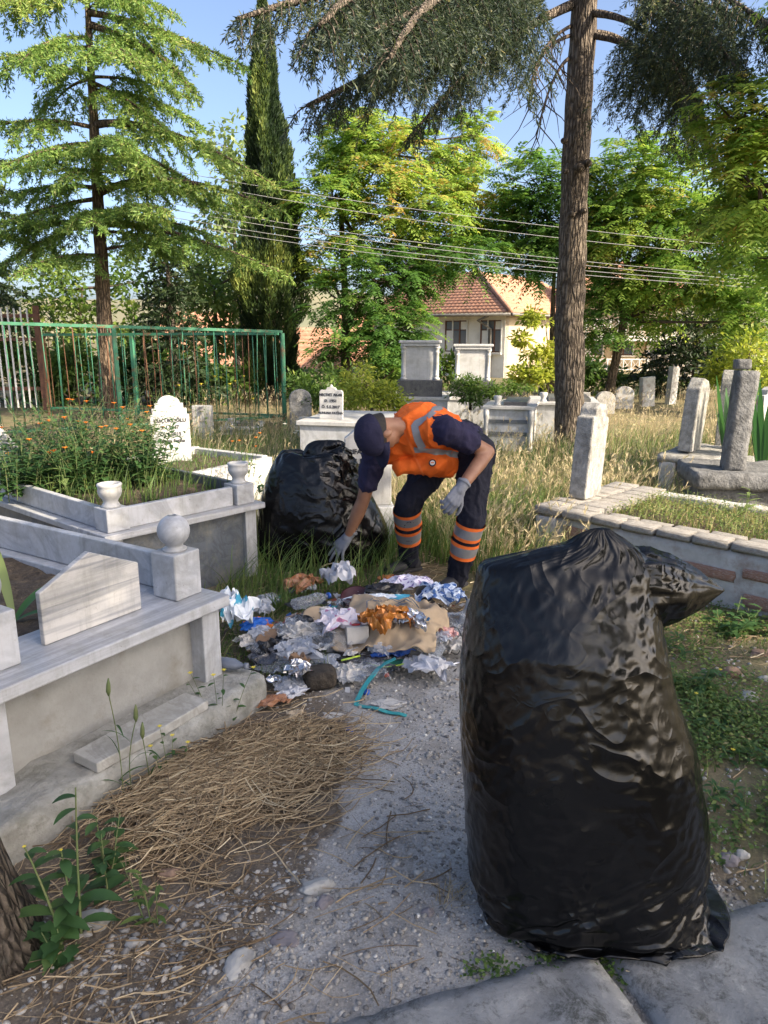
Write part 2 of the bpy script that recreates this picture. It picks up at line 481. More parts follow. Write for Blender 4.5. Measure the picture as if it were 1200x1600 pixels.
# ------------------------------------------------------------------ distant hills
def ridge(name, Y, zs, amp, mat, label):
    V, F = [], []
    n = 160
    for i in range(n + 1):
        x = -900 + 1800 * i / n
        z = zs + amp * fbm((x * .004, Y, 1), 1, 5)
        V += [(x, Y, -8), (x, Y + 60, z * .6), (x, Y + 160, z)]
    for i in range(n):
        for k in (0, 1):
            F.append((i * 3 + k, i * 3 + 3 + k, i * 3 + 4 + k, i * 3 + 1 + k))
    me = bpy.data.meshes.new(name); me.from_pydata(V, [], F); me.update()
    o = tag(link(name, me, mat, None, True), kind='structure'); o['label'] = label
M['hill'] = plain('hill', (.16, .17, .11, 1), (.22, .19, .12, 1), .02, .95, 0)
ridge('hills', 700, 42, 30, M['hill'], 'low wooded hills far behind the houses')
# ------------------------------------------------------------------ trees
def trunk_mesh(name, path, rad, mat, parent, n=14, rough=.06, seed=0):
    """tapered trunk along path with uneven surface"""
    pts = [Vector(p) for p in path]
    # resample
    seg = []
    for a, b in zip(pts[:-1], pts[1:]): seg.append((b - a).length)
    tot = sum(seg)
    k = max(8, min(90, int(tot / .12)))
    P, Rr = [], []
    cum = np.concatenate([[0], np.cumsum(seg)])
    for i in range(k + 1):
        s = tot * i / k
        P.append(Vector([float(np.interp(s, cum, [p[j] for p in pts])) for j in range(3)]))
        Rr.append(float(np.interp(s, cum, rad)))
    mb = MB().tube(P, Rr, n)
    for i, v in enumerate(mb.v):
        c = P[min(i // n, k)]
        d = Vector(v) - c
        f = 1 + rough * (fbm((v[0] * 3 + seed, v[1] * 3, v[2] * 1.2), 2.2, 4) * 2)
        mb.v[i] = tuple(c + d * f)
    return mb.build(name, mat, parent, True)

def bez(p0, p1, p2, n):
    t = np.linspace(0, 1, n)[:, None]
    return (1 - t) ** 2 * np.asarray(p0) + 2 * t * (1 - t) * np.asarray(p1) + t * t * np.asarray(p2)

def needles_on(paths, per_m, L, W, rng, spread=.9, droop=0.0):
    """tufts of short needles along polylines; returns P, D, N"""
    P, D = [], []
    for path in paths:
        sg = np.linalg.norm(np.diff(path, axis=0), axis=1)
        tot = sg.sum()
        n = max(3, int(tot * per_m))
        s = np.sort(rng.random(n)) * tot
        cum = np.concatenate([[0], np.cumsum(sg)])
        p = np.stack([np.interp(s, cum, path[:, j]) for j in range(3)], -1)
        tn = nrm(np.stack([np.interp(np.minimum(s + .02, tot), cum, path[:, j]) - np.interp(np.maximum(s - .02, 0), cum, path[:, j]) for j in range(3)], -1))
        d = tn * .8 + rng.normal(0, spread * .6, (n, 3))
        d[:, 2] -= droop
        P.append(p); D.append(d)
    P = np.concatenate(P); D = nrm(np.concatenate(D))
    N = nrm(rng.normal(0, 1, P.shape))
    return P, D, N

def cedar_branch(p0, p1, p2, rng, sub=.10, sublen=.9, hang=0.3, np_=14, taper=.75, bare=0.12):
    """main limb as a bezier and flat rows of drooping branchlets along it"""
    main = bez(p0, p1, p2, np_)
    sg = np.linalg.norm(np.diff(main, axis=0), axis=1); tot = sg.sum()
    cum = np.concatenate([[0], np.cumsum(sg)])
    subs = []
    n = int(tot / sub)
    for i in range(n):
        s = tot * (bare + (1 - bare) * (i + rng.random()) / n)
        f = s / tot
        p = np.array([np.interp(s, cum, main[:, j]) for j in range(3)])
        q = np.array([np.interp(min(s + .05, tot), cum, main[:, j]) for j in range(3)])
        tn = nrm(q - p + 1e-6)
        side = nrm(np.cross(tn, [0, 0, 1.0])) * (1 if i % 2 else -1)
        ln = sublen * (1 - taper * f) * (.55 + .6 * rng.random()) * min(1, .35 + f * 4)
        d = nrm(side * (.75 + .3 * rng.random()) + tn * (.55 + .5 * f) + np.array([0, 0, rng.normal(0, .12)]))
        e = p + d * ln + np.array([0, 0, -hang * ln * (.5 + .9 * rng.random())])
        m = p + d * ln * .55 + np.array([0, 0, .06 * ln])
        subs.append(bez(p, m, e, 6))
    return main, subs

def rnd_face(P, rng, base=.45, amp=.35, fs=.5, jit=.18):
    """clumped light and dark values over a crown"""
    f = np.array([mnoise.noise(Vector(p) * fs) for p in P])
    return np.clip(base + amp * f + rng.normal(0, jit, len(P)), 0, 1)

def cedar(name, label, base, top, r0, branches, mats, seed=0, per_m=60, L=.11, W=.028, sub=.10, sublen=.9, hang=.3, group=None, base_v=.45, trunk_path=None, subn=3, taper=.8, bare=.12):
    rng = np.random.default_rng(seed)
    base, top = Vector(base), Vector(top)
    root = empty(name, base, 0, label, 'tree', group)
    o3 = np.array(base)
    path = [Vector(p) - base for p in (trunk_path or [base, (base + top) / 2, top])]
    n = len(path)
    trunk_mesh('trunk', [path[0] - Vector((0, 0, .15))] + path, [r0 * 1.35] + [max(.03, r0 * (1 - taper * i / (n - 1))) for i in range(n)], mats[0], root, 14, .07, seed)
    limb = MB()
    allP, allD, allN = [], [], []
    for (p0, p1, p2, br) in branches:
        main, subs = cedar_branch(np.array(p0) - o3, np.array(p1) - o3, np.array(p2) - o3, rng, sub, sublen * br, hang, bare=bare)
        ln = np.linalg.norm(np.diff(main, axis=0), axis=1).sum()
        limb.tube([Vector(p) for p in main], [max(.006, .018 * ln * (1 - .85 * i / (len(main) - 1))) for i in range(len(main))], 6)
        tw = []
        for sp in subs:
            limb.tube([Vector(sp[0]), Vector(sp[2]), Vector(sp[5])], [.009, .006, .003], 3, False)
            # tertiary twigs
            sl = np.linalg.norm(sp[-1] - sp[0])
            for k in range(int(subn * 2 * sl / .5) + 1):
                f = rng.random() ** .8
                i0 = min(4, int(f * 5)); p = sp[i0] + (sp[i0 + 1] - sp[i0]) * (f * 5 - i0)
                tn = nrm(sp[i0 + 1] - sp[i0])
                sd = nrm(np.cross(tn, [0, 0, 1.0])) * rng.choice([-1, 1])
                l2 = sl * .38 * (1 - .5 * f) * (.6 + .7 * rng.random())
                e = p + (sd * .8 + tn * .7) * l2 + np.array([0, 0, -hang * l2 * .8])
                tw.append(np.stack([p, (p + e) / 2 + np.array([0, 0, .03 * l2]), e]))
        P, D, N = needles_on(subs + tw + [main[5:]], per_m, L, W, rng)
        allP.append(P); allD.append(D); allN.append(N)
    limb.build('branches', mats[0], root, True)
    P, D, N = np.concatenate(allP), np.concatenate(allD), np.concatenate(allN)
    V, F = cards(P, D, N, L * rng.uniform(.6, 1.3, len(P)), W * rng.uniform(.7, 1.3, len(P)))
    np_mesh('crown', V, F, rnd_face(P + o3, rng, base_v), mats[1], root)
    return root

def whorls(base, top, z0, z1, n_w, per, len0, len1, rng, rise=.15, droop=.25, az=None):
    """tiers of limbs round a straight trunk"""
    out = []
    base, top = np.array(base), np.array(top)
    for i in range(n_w):
        f = (i + rng.random() * .5) / n_w
        z = z0 + (z1 - z0) * f
        c = base + (top - base) * ((z - base[2]) / (top[2] - base[2]))
        a0 = rng.random() * 6.28
        for k in range(per):
            a = a0 + 6.283 * k / per + rng.normal(0, .25)
            ln = (len0 + (len1 - len0) * f) * rng.uniform(.7, 1.15)
            d = np.array([math.cos(a), math.sin(a), 0])
            zz = c + np.array([0, 0, rng.normal(0, .12)])
            p1 = zz + d * ln * .5 + np.array([0, 0, rise * ln])
            p2 = zz + d * ln + np.array([0, 0, (rise * .4 - droop) * ln])
            out.append((zz, p1, p2, 1.0))
    return out

def fronds(P, D, ln, rng, n=8, leafL=.12, leafW=.042, droop=.5):
    """pinnate leaves: P base, D direction, ln length"""
    m = len(P)
    D = nrm(D)
    t = np.linspace(.18, 1, n)
    S = nrm(np.cross(D, np.array([0, 0, 1.0])) + 1e-6)
    pos = P[:, None, :] + D[:, None, :] * (ln[:, None] * t[None, :])[..., None]
    pos[..., 2] -= droop * (ln[:, None] * t[None, :] ** 2)
    tang = D[:, None, :] * np.ones((1, n, 1)); tang = tang.copy()
    tang[..., 2] -= 2 * droop * t[None, :]
    tang = nrm(tang)
    Ps, Ds, Ns, Ls, owner = [], [], [], [], []
    for sgn in (-1, 1):
        d = S[:, None, :] * sgn * .85 + tang * .5
        d = d + rng.normal(0, .10, d.shape)
        d[..., 2] -= .22
        nn = np.cross(S[:, None, :] * np.ones((1, n, 1)), tang) + rng.normal(0, .18, d.shape)
        Ps.append(pos.reshape(-1, 3)); Ds.append(d.reshape(-1, 3)); Ns.append(nn.reshape(-1, 3))
        Ls.append((leafL * (1 - .35 * np.abs(t - .45) / .55)[None, :] * rng.uniform(.8, 1.2, (m, n))).ravel())
        owner.append(np.repeat(np.arange(m), n))
    P2, D2, N2, L2 = (np.concatenate(a) for a in (Ps, Ds, Ns, Ls))
    V, F = cards(P2, D2, N2, L2, L2 * leafW / leafL, .42)
    return V, F, P2, np.concatenate(owner)

def ailanthus(name, label, base, blobs, trunk, nf, mat, seed=0, r0=.14, ln=(.35, .65), leafL=.125, leafW=.045, group=None, base_v=.45, n=8, stems=None, amp=.35):
    """tree of heaven: forked trunk and clouds of pinnate leaves round blobs (c, (rx,ry,rz), weight)"""
    rng = np.random.default_rng(seed)
    base = Vector(base); o3 = np.array(base)
    root = empty(name, base, 0, label, 'tree', group)
    tp = [Vector(p) - base for p in trunk]
    trunk_mesh('trunk', [tp[0] - Vector((0, 0, .15))] + tp, [r0 * 1.25] + [max(.02, r0 * (1 - .75 * i / (len(tp) - 1))) for i in range(len(tp))], M['bark_pale'], root, 10, .06, seed)
    limb = MB()
    Pf, Df = [], []
    wsum = sum(b[2] for b in blobs)
    for (c, rr, w) in blobs:
        c = np.array(c) - o3; rr = np.array(rr)
        # limb from the trunk to the blob
        k = min(range(len(tp)), key=lambda i: (tp[i] - Vector(c) + Vector((0, 0, .6 * rr[2]))).length)
        s = np.array(tp[k]); mid = (s + c) / 2 + np.array([0, 0, -.15 * rr[2]])
        bp = bez(s, mid, c, 7)
        limb.tube([Vector(p) for p in bp], [max(.012, r0 * .42 * (1 - .8 * i / 6)) for i in range(7)], 6)
        m = int(nf * w / wsum)
        nt = max(3, m // 9)
        d = nrm(rng.normal(0, 1, (nt, 3)))
        rad = rng.random(nt) ** .42
        tip = c + d * rr * rad[:, None]
        for q in range(nt):
            if q % 2 == 0: limb.tube([Vector(c + (tip[q] - c) * .1), Vector((c + tip[q]) / 2 + np.array([0, 0, -.05])), Vector(tip[q])], [.016, .011, .006], 3, False)
        which = rng.integers(0, nt, m)
        az = rng.random(m) * 6.283
        dd = np.stack([np.cos(az), np.sin(az), rng.normal(.35, .35, m)], -1) + d[which] * .6
        Pf.append(tip[which] + rng.normal(0, .08, (m, 3)) * rr.mean()); Df.append(dd)
    limb.build('branches', M['twig'], root, True)
    P, D = np.concatenate(Pf), np.concatenate(Df)
    V, F, LP, own = fronds(P, D, rng.uniform(ln[0], ln[1], len(P)), rng, n, leafL, leafW)
    fr = rnd_face(P + o3, rng, base_v, amp, .9, .16)
    np_mesh('crown', V, F, np.clip(fr[own] + rng.normal(0, .06, len(own)), 0, 1), mat, root)
    return root

def leafy(name, label, base, blobs, trunk, nl, mat, seed=0, r0=.1, L=.09, W=.055, cat='tree', group=None, base_v=.45, barkm=None, amp=.35, fs=1.2, rough_shell=.5):
    """broad leaved or dense crown of single leaves round blobs"""
    rng = np.random.default_rng(seed)
    base = Vector(base); o3 = np.array(base)
    root = empty(name, base, 0, label, cat, group)
    tp = [Vector(p) - base for p in trunk]
    trunk_mesh('trunk' if cat == 'tree' else 'stem', [tp[0] - Vector((0, 0, .1))] + tp, [r0 * 1.2] + [max(.01, r0 * (1 - .75 * i / (len(tp) - 1))) for i in range(len(tp))], barkm or M['bark'], root, 8, .06, seed)
    limb = MB(); Ps, Ds = [], []
    wsum = sum(b[2] for b in blobs)
    for (c, rr, w) in blobs:
        c = np.array(c) - o3; rr = np.array(rr)
        k = min(range(len(tp)), key=lambda i: (tp[i] - Vector(c) + Vector((0, 0, .6 * rr[2]))).length)
        s = np.array(tp[k])
        bp = bez(s, (s + c) / 2 - np.array([0, 0, .1 * rr[2]]), c, 6)
        limb.tube([Vector(p) for p in bp], [max(.006, r0 * .4 * (1 - .8 * i / 5)) for i in range(6)], 5)
        m = int(nl * w / wsum); nt = max(4, m // 28)
        d = nrm(rng.normal(0, 1, (nt, 3)))
        tip = c + d * rr * (rng.random(nt) ** rough_shell)[:, None]
        for q in range(0, nt, 2): limb.tube([Vector(c), Vector(tip[q])], [.008, .003], 3, False)
        wh = rng.integers(0, nt, m)
        off = rng.normal(0, 1, (m, 3)) * rr * .16
        Ps.append(tip[wh] + off); Ds.append(nrm(off) + d[wh] * .5 + rng.normal(0, .4, (m, 3)))
    limb.build('branches', M['twig'], root, True)
    P, D = np.concatenate(Ps), np.concatenate(Ds)
    D[:, 2] -= .25
    N = rng.normal(0, .5, P.shape); N[:, 2] += 1
    V, F = cards(P, D, N, L * rng.uniform(.6, 1.3, len(P)), W * rng.uniform(.7, 1.3, len(P)), .45)
    np_mesh('crown' if cat == 'tree' else 'foliage', V, F, rnd_face(P + o3, rng, base_v, amp, fs), mat, root)
    return root

rng0 = np.random.default_rng(5)
# --- the deodar behind the green fence (left)
b = Vector((at(172, 660, 14.3).x, 14.3, 0)); tp = at(133, -60, 14.3)
br = []
def br_px(x0, y0, x1, y1, x2, y2, Y0, Y1, w=1.0): br.append((at(x0, y0, Y0), at(x1, y1, (Y0 + Y1) / 2), at(x2, y2, Y1), w))
YT = 14.3
for a in ((138, 20, 230, 30, 385, 105, YT, 13.4), (140, 40, 260, 70, 300, 145, YT, 13.0), (140, 75, 60, 70, -60, 110, YT, 13.6),
          (142, 60, 70, 50, 30, 100, YT, 12.6), (146, 120, 230, 120, 290, 150, YT, 14.9), (146, 130, 200, 150, 262, 205, YT, 13.2),
          (148, 195, 250, 175, 430, 290, YT, 12.9), (148, 200, 40, 170, -60, 215, YT, 13.4), (150, 215, 230, 235, 370, 330, YT, 13.6),
          (150, 225, 60, 220, -50, 290, YT, 12.9), (152, 255, 120, 210, 30, 250, YT, 12.4), (152, 260, 200, 225, 240, 260, YT, 12.2),
          (158, 300, 260, 250, 440, 330, YT, 12.6), (158, 310, 60, 320, -50, 370, YT, 13.2), (158, 330, 230, 330, 340, 370, YT, 14.0),
          (160, 350, 260, 345, 450, 430, YT, 13.0), (160, 350, 90, 350, -30, 440, YT, 14.2), (162, 390, 250, 370, 300, 400, YT, 15.0),
          (162, 400, 90, 390, 20, 430, YT, 12.6), (160, 360, 200, 300, 260, 330, YT, 12.0), (150, 240, 170, 200, 200, 225, YT, 11.9),
          (144, 90, 190, 60, 220, 100, YT, 12.2), (137, 0, 200, -20, 270, 20, YT, 13.4), (137, 0, 60, -30, -20, 20, YT, 13.6)):
    br_px(*a)
br += whorls(b, tp, 3.0, 6.6, 3, 3, 2.2, 1.6, rng0, .08, .2)
br += whorls(b, tp, 6.8, 8.2, 2, 3, 1.6, .9, rng0, .1, .15)
cedar('cedar_tree', 'tall layered cedar with spreading tiers of sunlit branches behind the green fence', b, tp, .17, br, (M['bark_pale'], M['needle']), 3, 92, .085, .021, .105, .85, .5, 'cedars', .60)

# --- the tall pine-like cedar on the right with bare trunk and overhanging limbs
b = Vector((on(890, 706).x, on(890, 706).y, 0)); YB = b.y
tp = at(914, 0, YB); tp2 = tp + (tp - b) * .7
br = []
for a in ((905, -40, 700, 60, 480, 165, YB, 6.2, 1.0), (905, -60, 760, -40, 560, 60, YB, 5.6, 1.1), (905, -60, 640, -60, 370, 30, YB, 6.0, .9),
          (900, 5, 760, 60, 640, 215, YB, 8.4, .9), (905, -60, 600, -90, 500, 40, YB, 5.0, 1.2),
          (905, -80, 680, -60, 610, 90, YB, 5.2, 1.1), 
          (918, 55, 1040, 60, 1105, 225, YB, 8.6, 1.15), (915, 20, 1030, 20, 1075, 150, YB, 8.0, 1.2), (915, -30, 1060, -30, 1160, 120, YB, 7.4, 1.2),
          (915, -60, 1080, -60, 1230, 60, YB, 7.0, 1.2), (915, -20, 980, -40, 1140, 20, YB, 8.8, 1.2), (915, 50, 985, 40, 1040, 130, YB, 10.6, 1.0)):
    br.append((at(a[0], a[1], a[6]), at(a[2], a[3], (a[6] + a[7]) / 2), at(a[4], a[5], a[7]), a[8]))
br += whorls(b, tp2, 8.2, 10.5, 2, 4, 2.8, 2.0, rng0, .05, .25)
big = cedar('cedar_tree', 'tall cedar with thick bare trunk, drooping limbs overhanging the top right', b, tp2, .205, br, (M['bark'], M['needle_blue']), 8, 105, .055, .0095, .10, .80, .95, 'cedars', .48,
            [b, at(889, 520, YB), at(899, 260, YB), at(914, 0, YB), tp2], 4, .32, .36)
dead = MB()
rr = np.random.default_rng(4)
for (x0, y0, x1, y1, x2, y2) in ((893, 55, 830, 70, 826, 170), (893, 40, 850, 60, 835, 110), (890, 90, 860, 110, 838, 215)):
    mp = bez(at(x0, y0, YB), at(x1, y1, YB - .6), at(x2, y2, YB - 1.0), 12) - np.array(b)
    dead.tube([Vector(p) for p in mp], [.024 * (1 - .06 * i) for i in range(12)], 5)
    for i in range(2, 12):
        for k in range(2):
            l = .15 + .35 * rr.random()
            e = mp[i] + np.array([rr.normal(0, .45), rr.normal(0, .3), -.6 - .5 * rr.random()]) * l
            dead.tube([Vector(mp[i]), Vector((mp[i] + e) / 2 + np.array([.04, 0, 0])), Vector(e)], [.009, .006, .003], 3, False)
dead.build('dead_branch', M['twig'], big, True)
for (px, py, s) in ((882, 220, .05), (905, 262, .07), (918, 255, .06), (893, 335, .05), (912, 330, .045), (884, 268, .04)):
    p = at(px, py, YB - .2) - b
    MB().ball(p, s, 8, 6, (1, 1, .8)).build('knot', M['bark'], big, True)

# --- Italian cypress
b = Vector((at(424, 600, 18).x, 18, 0))
rng = np.random.default_rng(21)
root = empty('cypress_tree', b, 0, 'dark narrow columnar cypress left of the middle, lit along its right edge', 'tree')
trunk_mesh('trunk', [(0, 0, -.2), (0, 0, 5), (.1, 0, 8.3)], [.22, .14, .03], M['bark'], root, 10)
n = 90000
hh = rng.random(n) ** .9 * 8.4 + .25
az = rng.random(n) * 6.283
prof = np.interp(hh, [0, .5, 1.3, 3.0, 4.4, 5.8, 7, 7.9, 8.6], [.42, .68, .82, .86, .76, .56, .34, .16, .02])
lump2 = np.array([mnoise.noise(Vector((math.cos(a) * 4, math.sin(a) * 4, h * 3.0 + 7))) for a, h in zip(az, hh)])
lump = np.array([mnoise.noise(Vector((math.cos(a) * 1.7, math.sin(a) * 1.7, h * .9))) for a, h in zip(az, hh)])
rad = prof * (.80 + .50 * lump + .18 * lump2) * np.sqrt(rng.uniform(.55, 1, n))
P = np.stack([rad * np.cos(az) + .012 * hh, rad * np.sin(az), hh], -1)
D = np.stack([np.cos(az) * .5, np.sin(az) * .5, np.full(n, 1.3)], -1) + rng.normal(0, .28, (n, 3))
V, F = cards(P, D, rng.normal(0, 1, (n, 3)), rng.uniform(.06, .17, n), rng.uniform(.018, .04, n))
np_mesh('crown', V, F, np.clip(.42 + .75 * lump + rng.normal(0, .16, n), 0, 1), M['cypress'], root)

# --- trees of heaven
def bl(px, py, Y, rx, rz, w=1.0, ry=None): return (at(px, py, Y), (rx, ry or rx, rz), w)
Yq = 18.5
ailanthus('broadleaf_tree', 'tall yellow-green feathery tree right of the dark cypress', at(538, 608, Yq),
          [bl(545, 215, Yq, .75, .7), bl(590, 260, Yq - .6, 1.0, .8, 1.3), bl(520, 310, Yq - .8, .8, .8, 1.1), bl(640, 230, Yq, .8, .7), bl(700, 250, Yq + .6, .9, .7), bl(745, 210, Yq + .8, .5, .5, .5),
           bl(660, 320, Yq - .8, 1.1, .8, 1.5), bl(730, 320, Yq, .9, .8, 1.1), bl(560, 370, Yq - .6, .9, .7, 1.0), bl(780, 370, Yq + .3, .7, .6, .7), bl(690, 390, Yq - .5, 1.0, .6, 1.0), bl(500, 400, Yq, .6, .6, .6), bl(580, 190, Yq, .5, .5, .4)],
          [at(538, 620, Yq), at(540, 480, Yq), at(533, 330, Yq), at(545, 230, Yq)], 2900, M['ailanthus'], 31, .12, (.4, .75), .16, .055, 'broadleaf trees behind the graves', .70)
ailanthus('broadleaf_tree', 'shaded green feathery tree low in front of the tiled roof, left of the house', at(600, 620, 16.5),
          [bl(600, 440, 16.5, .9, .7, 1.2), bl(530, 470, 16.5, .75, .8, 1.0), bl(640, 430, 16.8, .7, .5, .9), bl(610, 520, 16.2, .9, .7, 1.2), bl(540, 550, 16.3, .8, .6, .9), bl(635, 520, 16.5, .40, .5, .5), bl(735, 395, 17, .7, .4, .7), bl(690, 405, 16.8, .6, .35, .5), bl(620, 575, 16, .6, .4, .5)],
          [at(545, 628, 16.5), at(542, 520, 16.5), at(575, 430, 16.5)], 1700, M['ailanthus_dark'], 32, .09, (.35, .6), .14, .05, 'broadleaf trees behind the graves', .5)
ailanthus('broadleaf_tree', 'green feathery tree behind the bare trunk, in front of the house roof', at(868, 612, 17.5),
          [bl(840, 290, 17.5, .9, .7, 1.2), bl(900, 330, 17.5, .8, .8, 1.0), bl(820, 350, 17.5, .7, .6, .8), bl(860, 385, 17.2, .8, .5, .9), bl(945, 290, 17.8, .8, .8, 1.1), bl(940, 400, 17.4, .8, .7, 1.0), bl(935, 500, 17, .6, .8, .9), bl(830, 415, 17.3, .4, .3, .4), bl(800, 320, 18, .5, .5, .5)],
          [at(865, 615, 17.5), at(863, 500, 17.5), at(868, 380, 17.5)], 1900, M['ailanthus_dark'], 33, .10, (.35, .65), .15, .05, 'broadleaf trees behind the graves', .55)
ailanthus('broadleaf_tree', 'broad bright green tree with a leaning trunk right of the tall bare trunk', at(955, 600, 17),
          [bl(1000, 270, 17, 1.1, .7, 1.4), bl(1040, 330, 16.6, 1.1, .8, 1.6), bl(970, 350, 16.8, .9, .7, 1.1), bl(1100, 360, 16.4, 1.0, .8, 1.4), bl(1150, 420, 16.2, .9, .7, 1.2), bl(1050, 430, 16.6, 1.0, .6, 1.2), bl(980, 440, 17, .8, .5, .8), bl(1180, 330, 16.8, .8, .9, 1.0), bl(1010, 490, 17.2, .6, .4, .5), bl(1180, 500, 15.5, .7, .6, .9)],
          [at(953, 608, 17), at(975, 500, 17), at(978, 420, 17), at(1000, 330, 17)], 3000, M['ailanthus'], 34, .11, (.38, .7), .155, .052, 'broadleaf trees behind the graves', .62)
# near one, standing out of the frame to the right
ailanthus('broadleaf_tree', 'near green feathery foliage hanging into the picture at the right edge', (6.3, 7.0, 0),
          [bl(1185, 290, 7.4, .5, .5, 1.1), bl(1165, 190, 7.6, .5, .45, .9), bl(1225, 150, 7.4, .6, .6, 1.0), bl(1225, 390, 7.6, .5, .45, .9), bl(1160, 350, 8.0, .35, .35, .5), ((4.0, 6.6, 4.0), (.8, 1.0, .8), 1.0), ((5.2, 6.8, 4.4), (1.3, 1.6, 1.1), 2.0), ((6.6, 6.6, 4.8), (1.6, 1.6, 1.2), 2.0)],
          [(6.3, 7.0, 0), (6.3, 7.0, 1.6), (6.1, 6.9, 3.2), (6.1, 6.8, 4.4)], 1750, M['ailanthus'], 35, .17, (.3, .55), .105, .036, 'broadleaf trees behind the graves', .62)
# the tree beside it, right of the photographer, that keeps the path in the shade
ailanthus('broadleaf_tree', 'big leafy tree right of the camera whose crown shades the path', (6.6, -1.5, 0),
          [((5.6, -2.6, 4.3), (1.4, 1.2, 1.0), 1.4), ((5.8, -1.0, 4.5), (1.4, 1.2, 1.1), 1.6), ((5.6, .2, 4.4), (1.2, .9, 1.0), 1.3), ((7.2, -1.8, 4.8), (1.5, 1.5, 1.2), 1.5), ((6.8, -.4, 5.4), (1.4, 1.3, 1.0), 1.3), ((4.9, -1.4, 3.5), (1.0, 1.2, .7), 1.0), ((5.2, 1.5, 4.5), (.8, .8, .7), .7), ((6.4, -3.4, 4.6), (1.4, 1.2, 1.1), 1.2), ((5.4, -4.2, 4.0), (1.2, 1.0, .9), .9)],
          [(6.6, -1.5, 0), (6.6, -1.5, 1.8), (6.5, -1.5, 3.2), (6.6, -1.5, 4.8)], 4300, M['ailanthus'], 36, .22, (.4, .65), .17, .07, 'broadleaf trees behind the graves', .5)
# --- dark conifers and filler trees
def dense_conifer(name, label, b, h, r, n, mat, seed, group):
    rng = np.random.default_rng(seed)
    root = empty(name, b, 0, label, 'tree', group)
    trunk_mesh('trunk', [(0, 0, -.1), (0, 0, h * .5), (0, 0, h * .95)], [.11, .07, .02], M['bark'], root, 8)
    br = []
    base = Vector((0, 0, 0)); lim = MB(); P_, D_ = [], []
    for (p0, p1, p2, w) in whorls((0, 0, 0), (0, 0, h), h * .12, h * .95, 11, 6, r, r * .15, rng, .05, .12):
        main, subs = cedar_branch(p0, p1, p2, rng, .13, .55 * r, .25)
        lim.tube([Vector(p) for p in main[::3]], [.02, .015, .01, .008, .005][:len(main[::3])], 4, False)
        P, D, N = needles_on(subs + [main], n, .1, .03, rng, 1.0)
        P_.append(P); D_.append(D)
    lim.build('branches', M['twig'], root, True)
    P, D = np.concatenate(P_), np.concatenate(D_)
    V, F = cards(P, D, rng.normal(0, 1, P.shape), rng.uniform(.09, .2, len(P)), rng.uniform(.03, .06, len(P)))
    np_mesh('crown', V, F, rnd_face(P + np.array(b), rng, .45), mat, root)
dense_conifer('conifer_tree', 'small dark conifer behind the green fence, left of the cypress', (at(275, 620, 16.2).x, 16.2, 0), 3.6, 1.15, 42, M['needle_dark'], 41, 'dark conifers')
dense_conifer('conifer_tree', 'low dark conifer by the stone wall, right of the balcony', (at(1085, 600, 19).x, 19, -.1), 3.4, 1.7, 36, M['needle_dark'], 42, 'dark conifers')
b = Vector((at(-40, 600, 17.5).x, 17.5, 0))
rng = np.random.default_rng(6)
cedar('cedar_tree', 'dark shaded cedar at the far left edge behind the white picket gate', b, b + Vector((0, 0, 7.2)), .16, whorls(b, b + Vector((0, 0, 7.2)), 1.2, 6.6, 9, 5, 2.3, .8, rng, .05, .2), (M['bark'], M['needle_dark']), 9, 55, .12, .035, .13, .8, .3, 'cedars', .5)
leafy('broadleaf_tree', 'pale thin leaved tree far behind, between the cedar and the cypress', at(372, 600, 24),
      [bl(355, 230, 24, .9, .8), bl(385, 290, 24, .9, .9), bl(345, 330, 24, .8, .8), bl(370, 400, 24, 1.0, .8), bl(330, 430, 24, .9, .8)], [at(372, 600, 24), at(368, 420, 24), at(362, 260, 24)], 2600, M['pale_leaf'], 51, .1, .20, .12, 'tree', 'broadleaf trees behind the graves', .5)
leafy('broadleaf_tree', 'round light green tree behind the fence, left of the cypress', at(330, 606, 20),
      [bl(320, 480, 20, 1.1, .8), bl(370, 460, 20, .9, .7), bl(350, 530, 20, .9, .6), bl(300, 420, 20.5, .8, .6), bl(390, 410, 20, .5, .7)], [at(340, 606, 20), at(338, 520, 20), at(335, 450, 20)], 3600, M['bush_leaf'], 52, .1, .17, .10, 'tree', 'broadleaf trees behind the graves', .65)
leafy('broadleaf_tree', 'light green leafy tree behind the fence, left of the cedar trunk', at(110, 606, 19),
      [bl(100, 450, 19, 1.0, .8), bl(130, 500, 19, .9, .8), bl(70, 490, 19.3, .8, .8), bl(215, 440, 19.6, .9, .7), bl(205, 520, 19.5, .8, .7), bl(120, 560, 18.6, 1.0, .5)], [at(115, 606, 19), at(118, 530, 19), at(130, 450, 19)], 3600, M['bush_leaf'], 53, .1, .16, .10, 'tree', 'broadleaf trees behind the graves', .6)
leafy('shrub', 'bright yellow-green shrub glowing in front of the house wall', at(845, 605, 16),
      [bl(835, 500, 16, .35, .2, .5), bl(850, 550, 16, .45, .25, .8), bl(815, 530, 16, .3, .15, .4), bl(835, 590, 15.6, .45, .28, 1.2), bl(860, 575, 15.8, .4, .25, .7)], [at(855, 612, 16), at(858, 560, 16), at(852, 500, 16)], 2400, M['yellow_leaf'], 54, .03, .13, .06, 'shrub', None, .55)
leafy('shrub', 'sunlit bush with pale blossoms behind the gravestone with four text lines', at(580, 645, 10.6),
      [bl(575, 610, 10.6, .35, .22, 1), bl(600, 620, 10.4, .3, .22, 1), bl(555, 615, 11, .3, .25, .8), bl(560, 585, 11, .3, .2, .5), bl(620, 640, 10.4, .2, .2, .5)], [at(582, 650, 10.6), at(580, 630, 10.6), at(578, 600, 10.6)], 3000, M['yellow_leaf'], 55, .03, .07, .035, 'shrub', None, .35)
hg = 'dark bushes behind the fence'
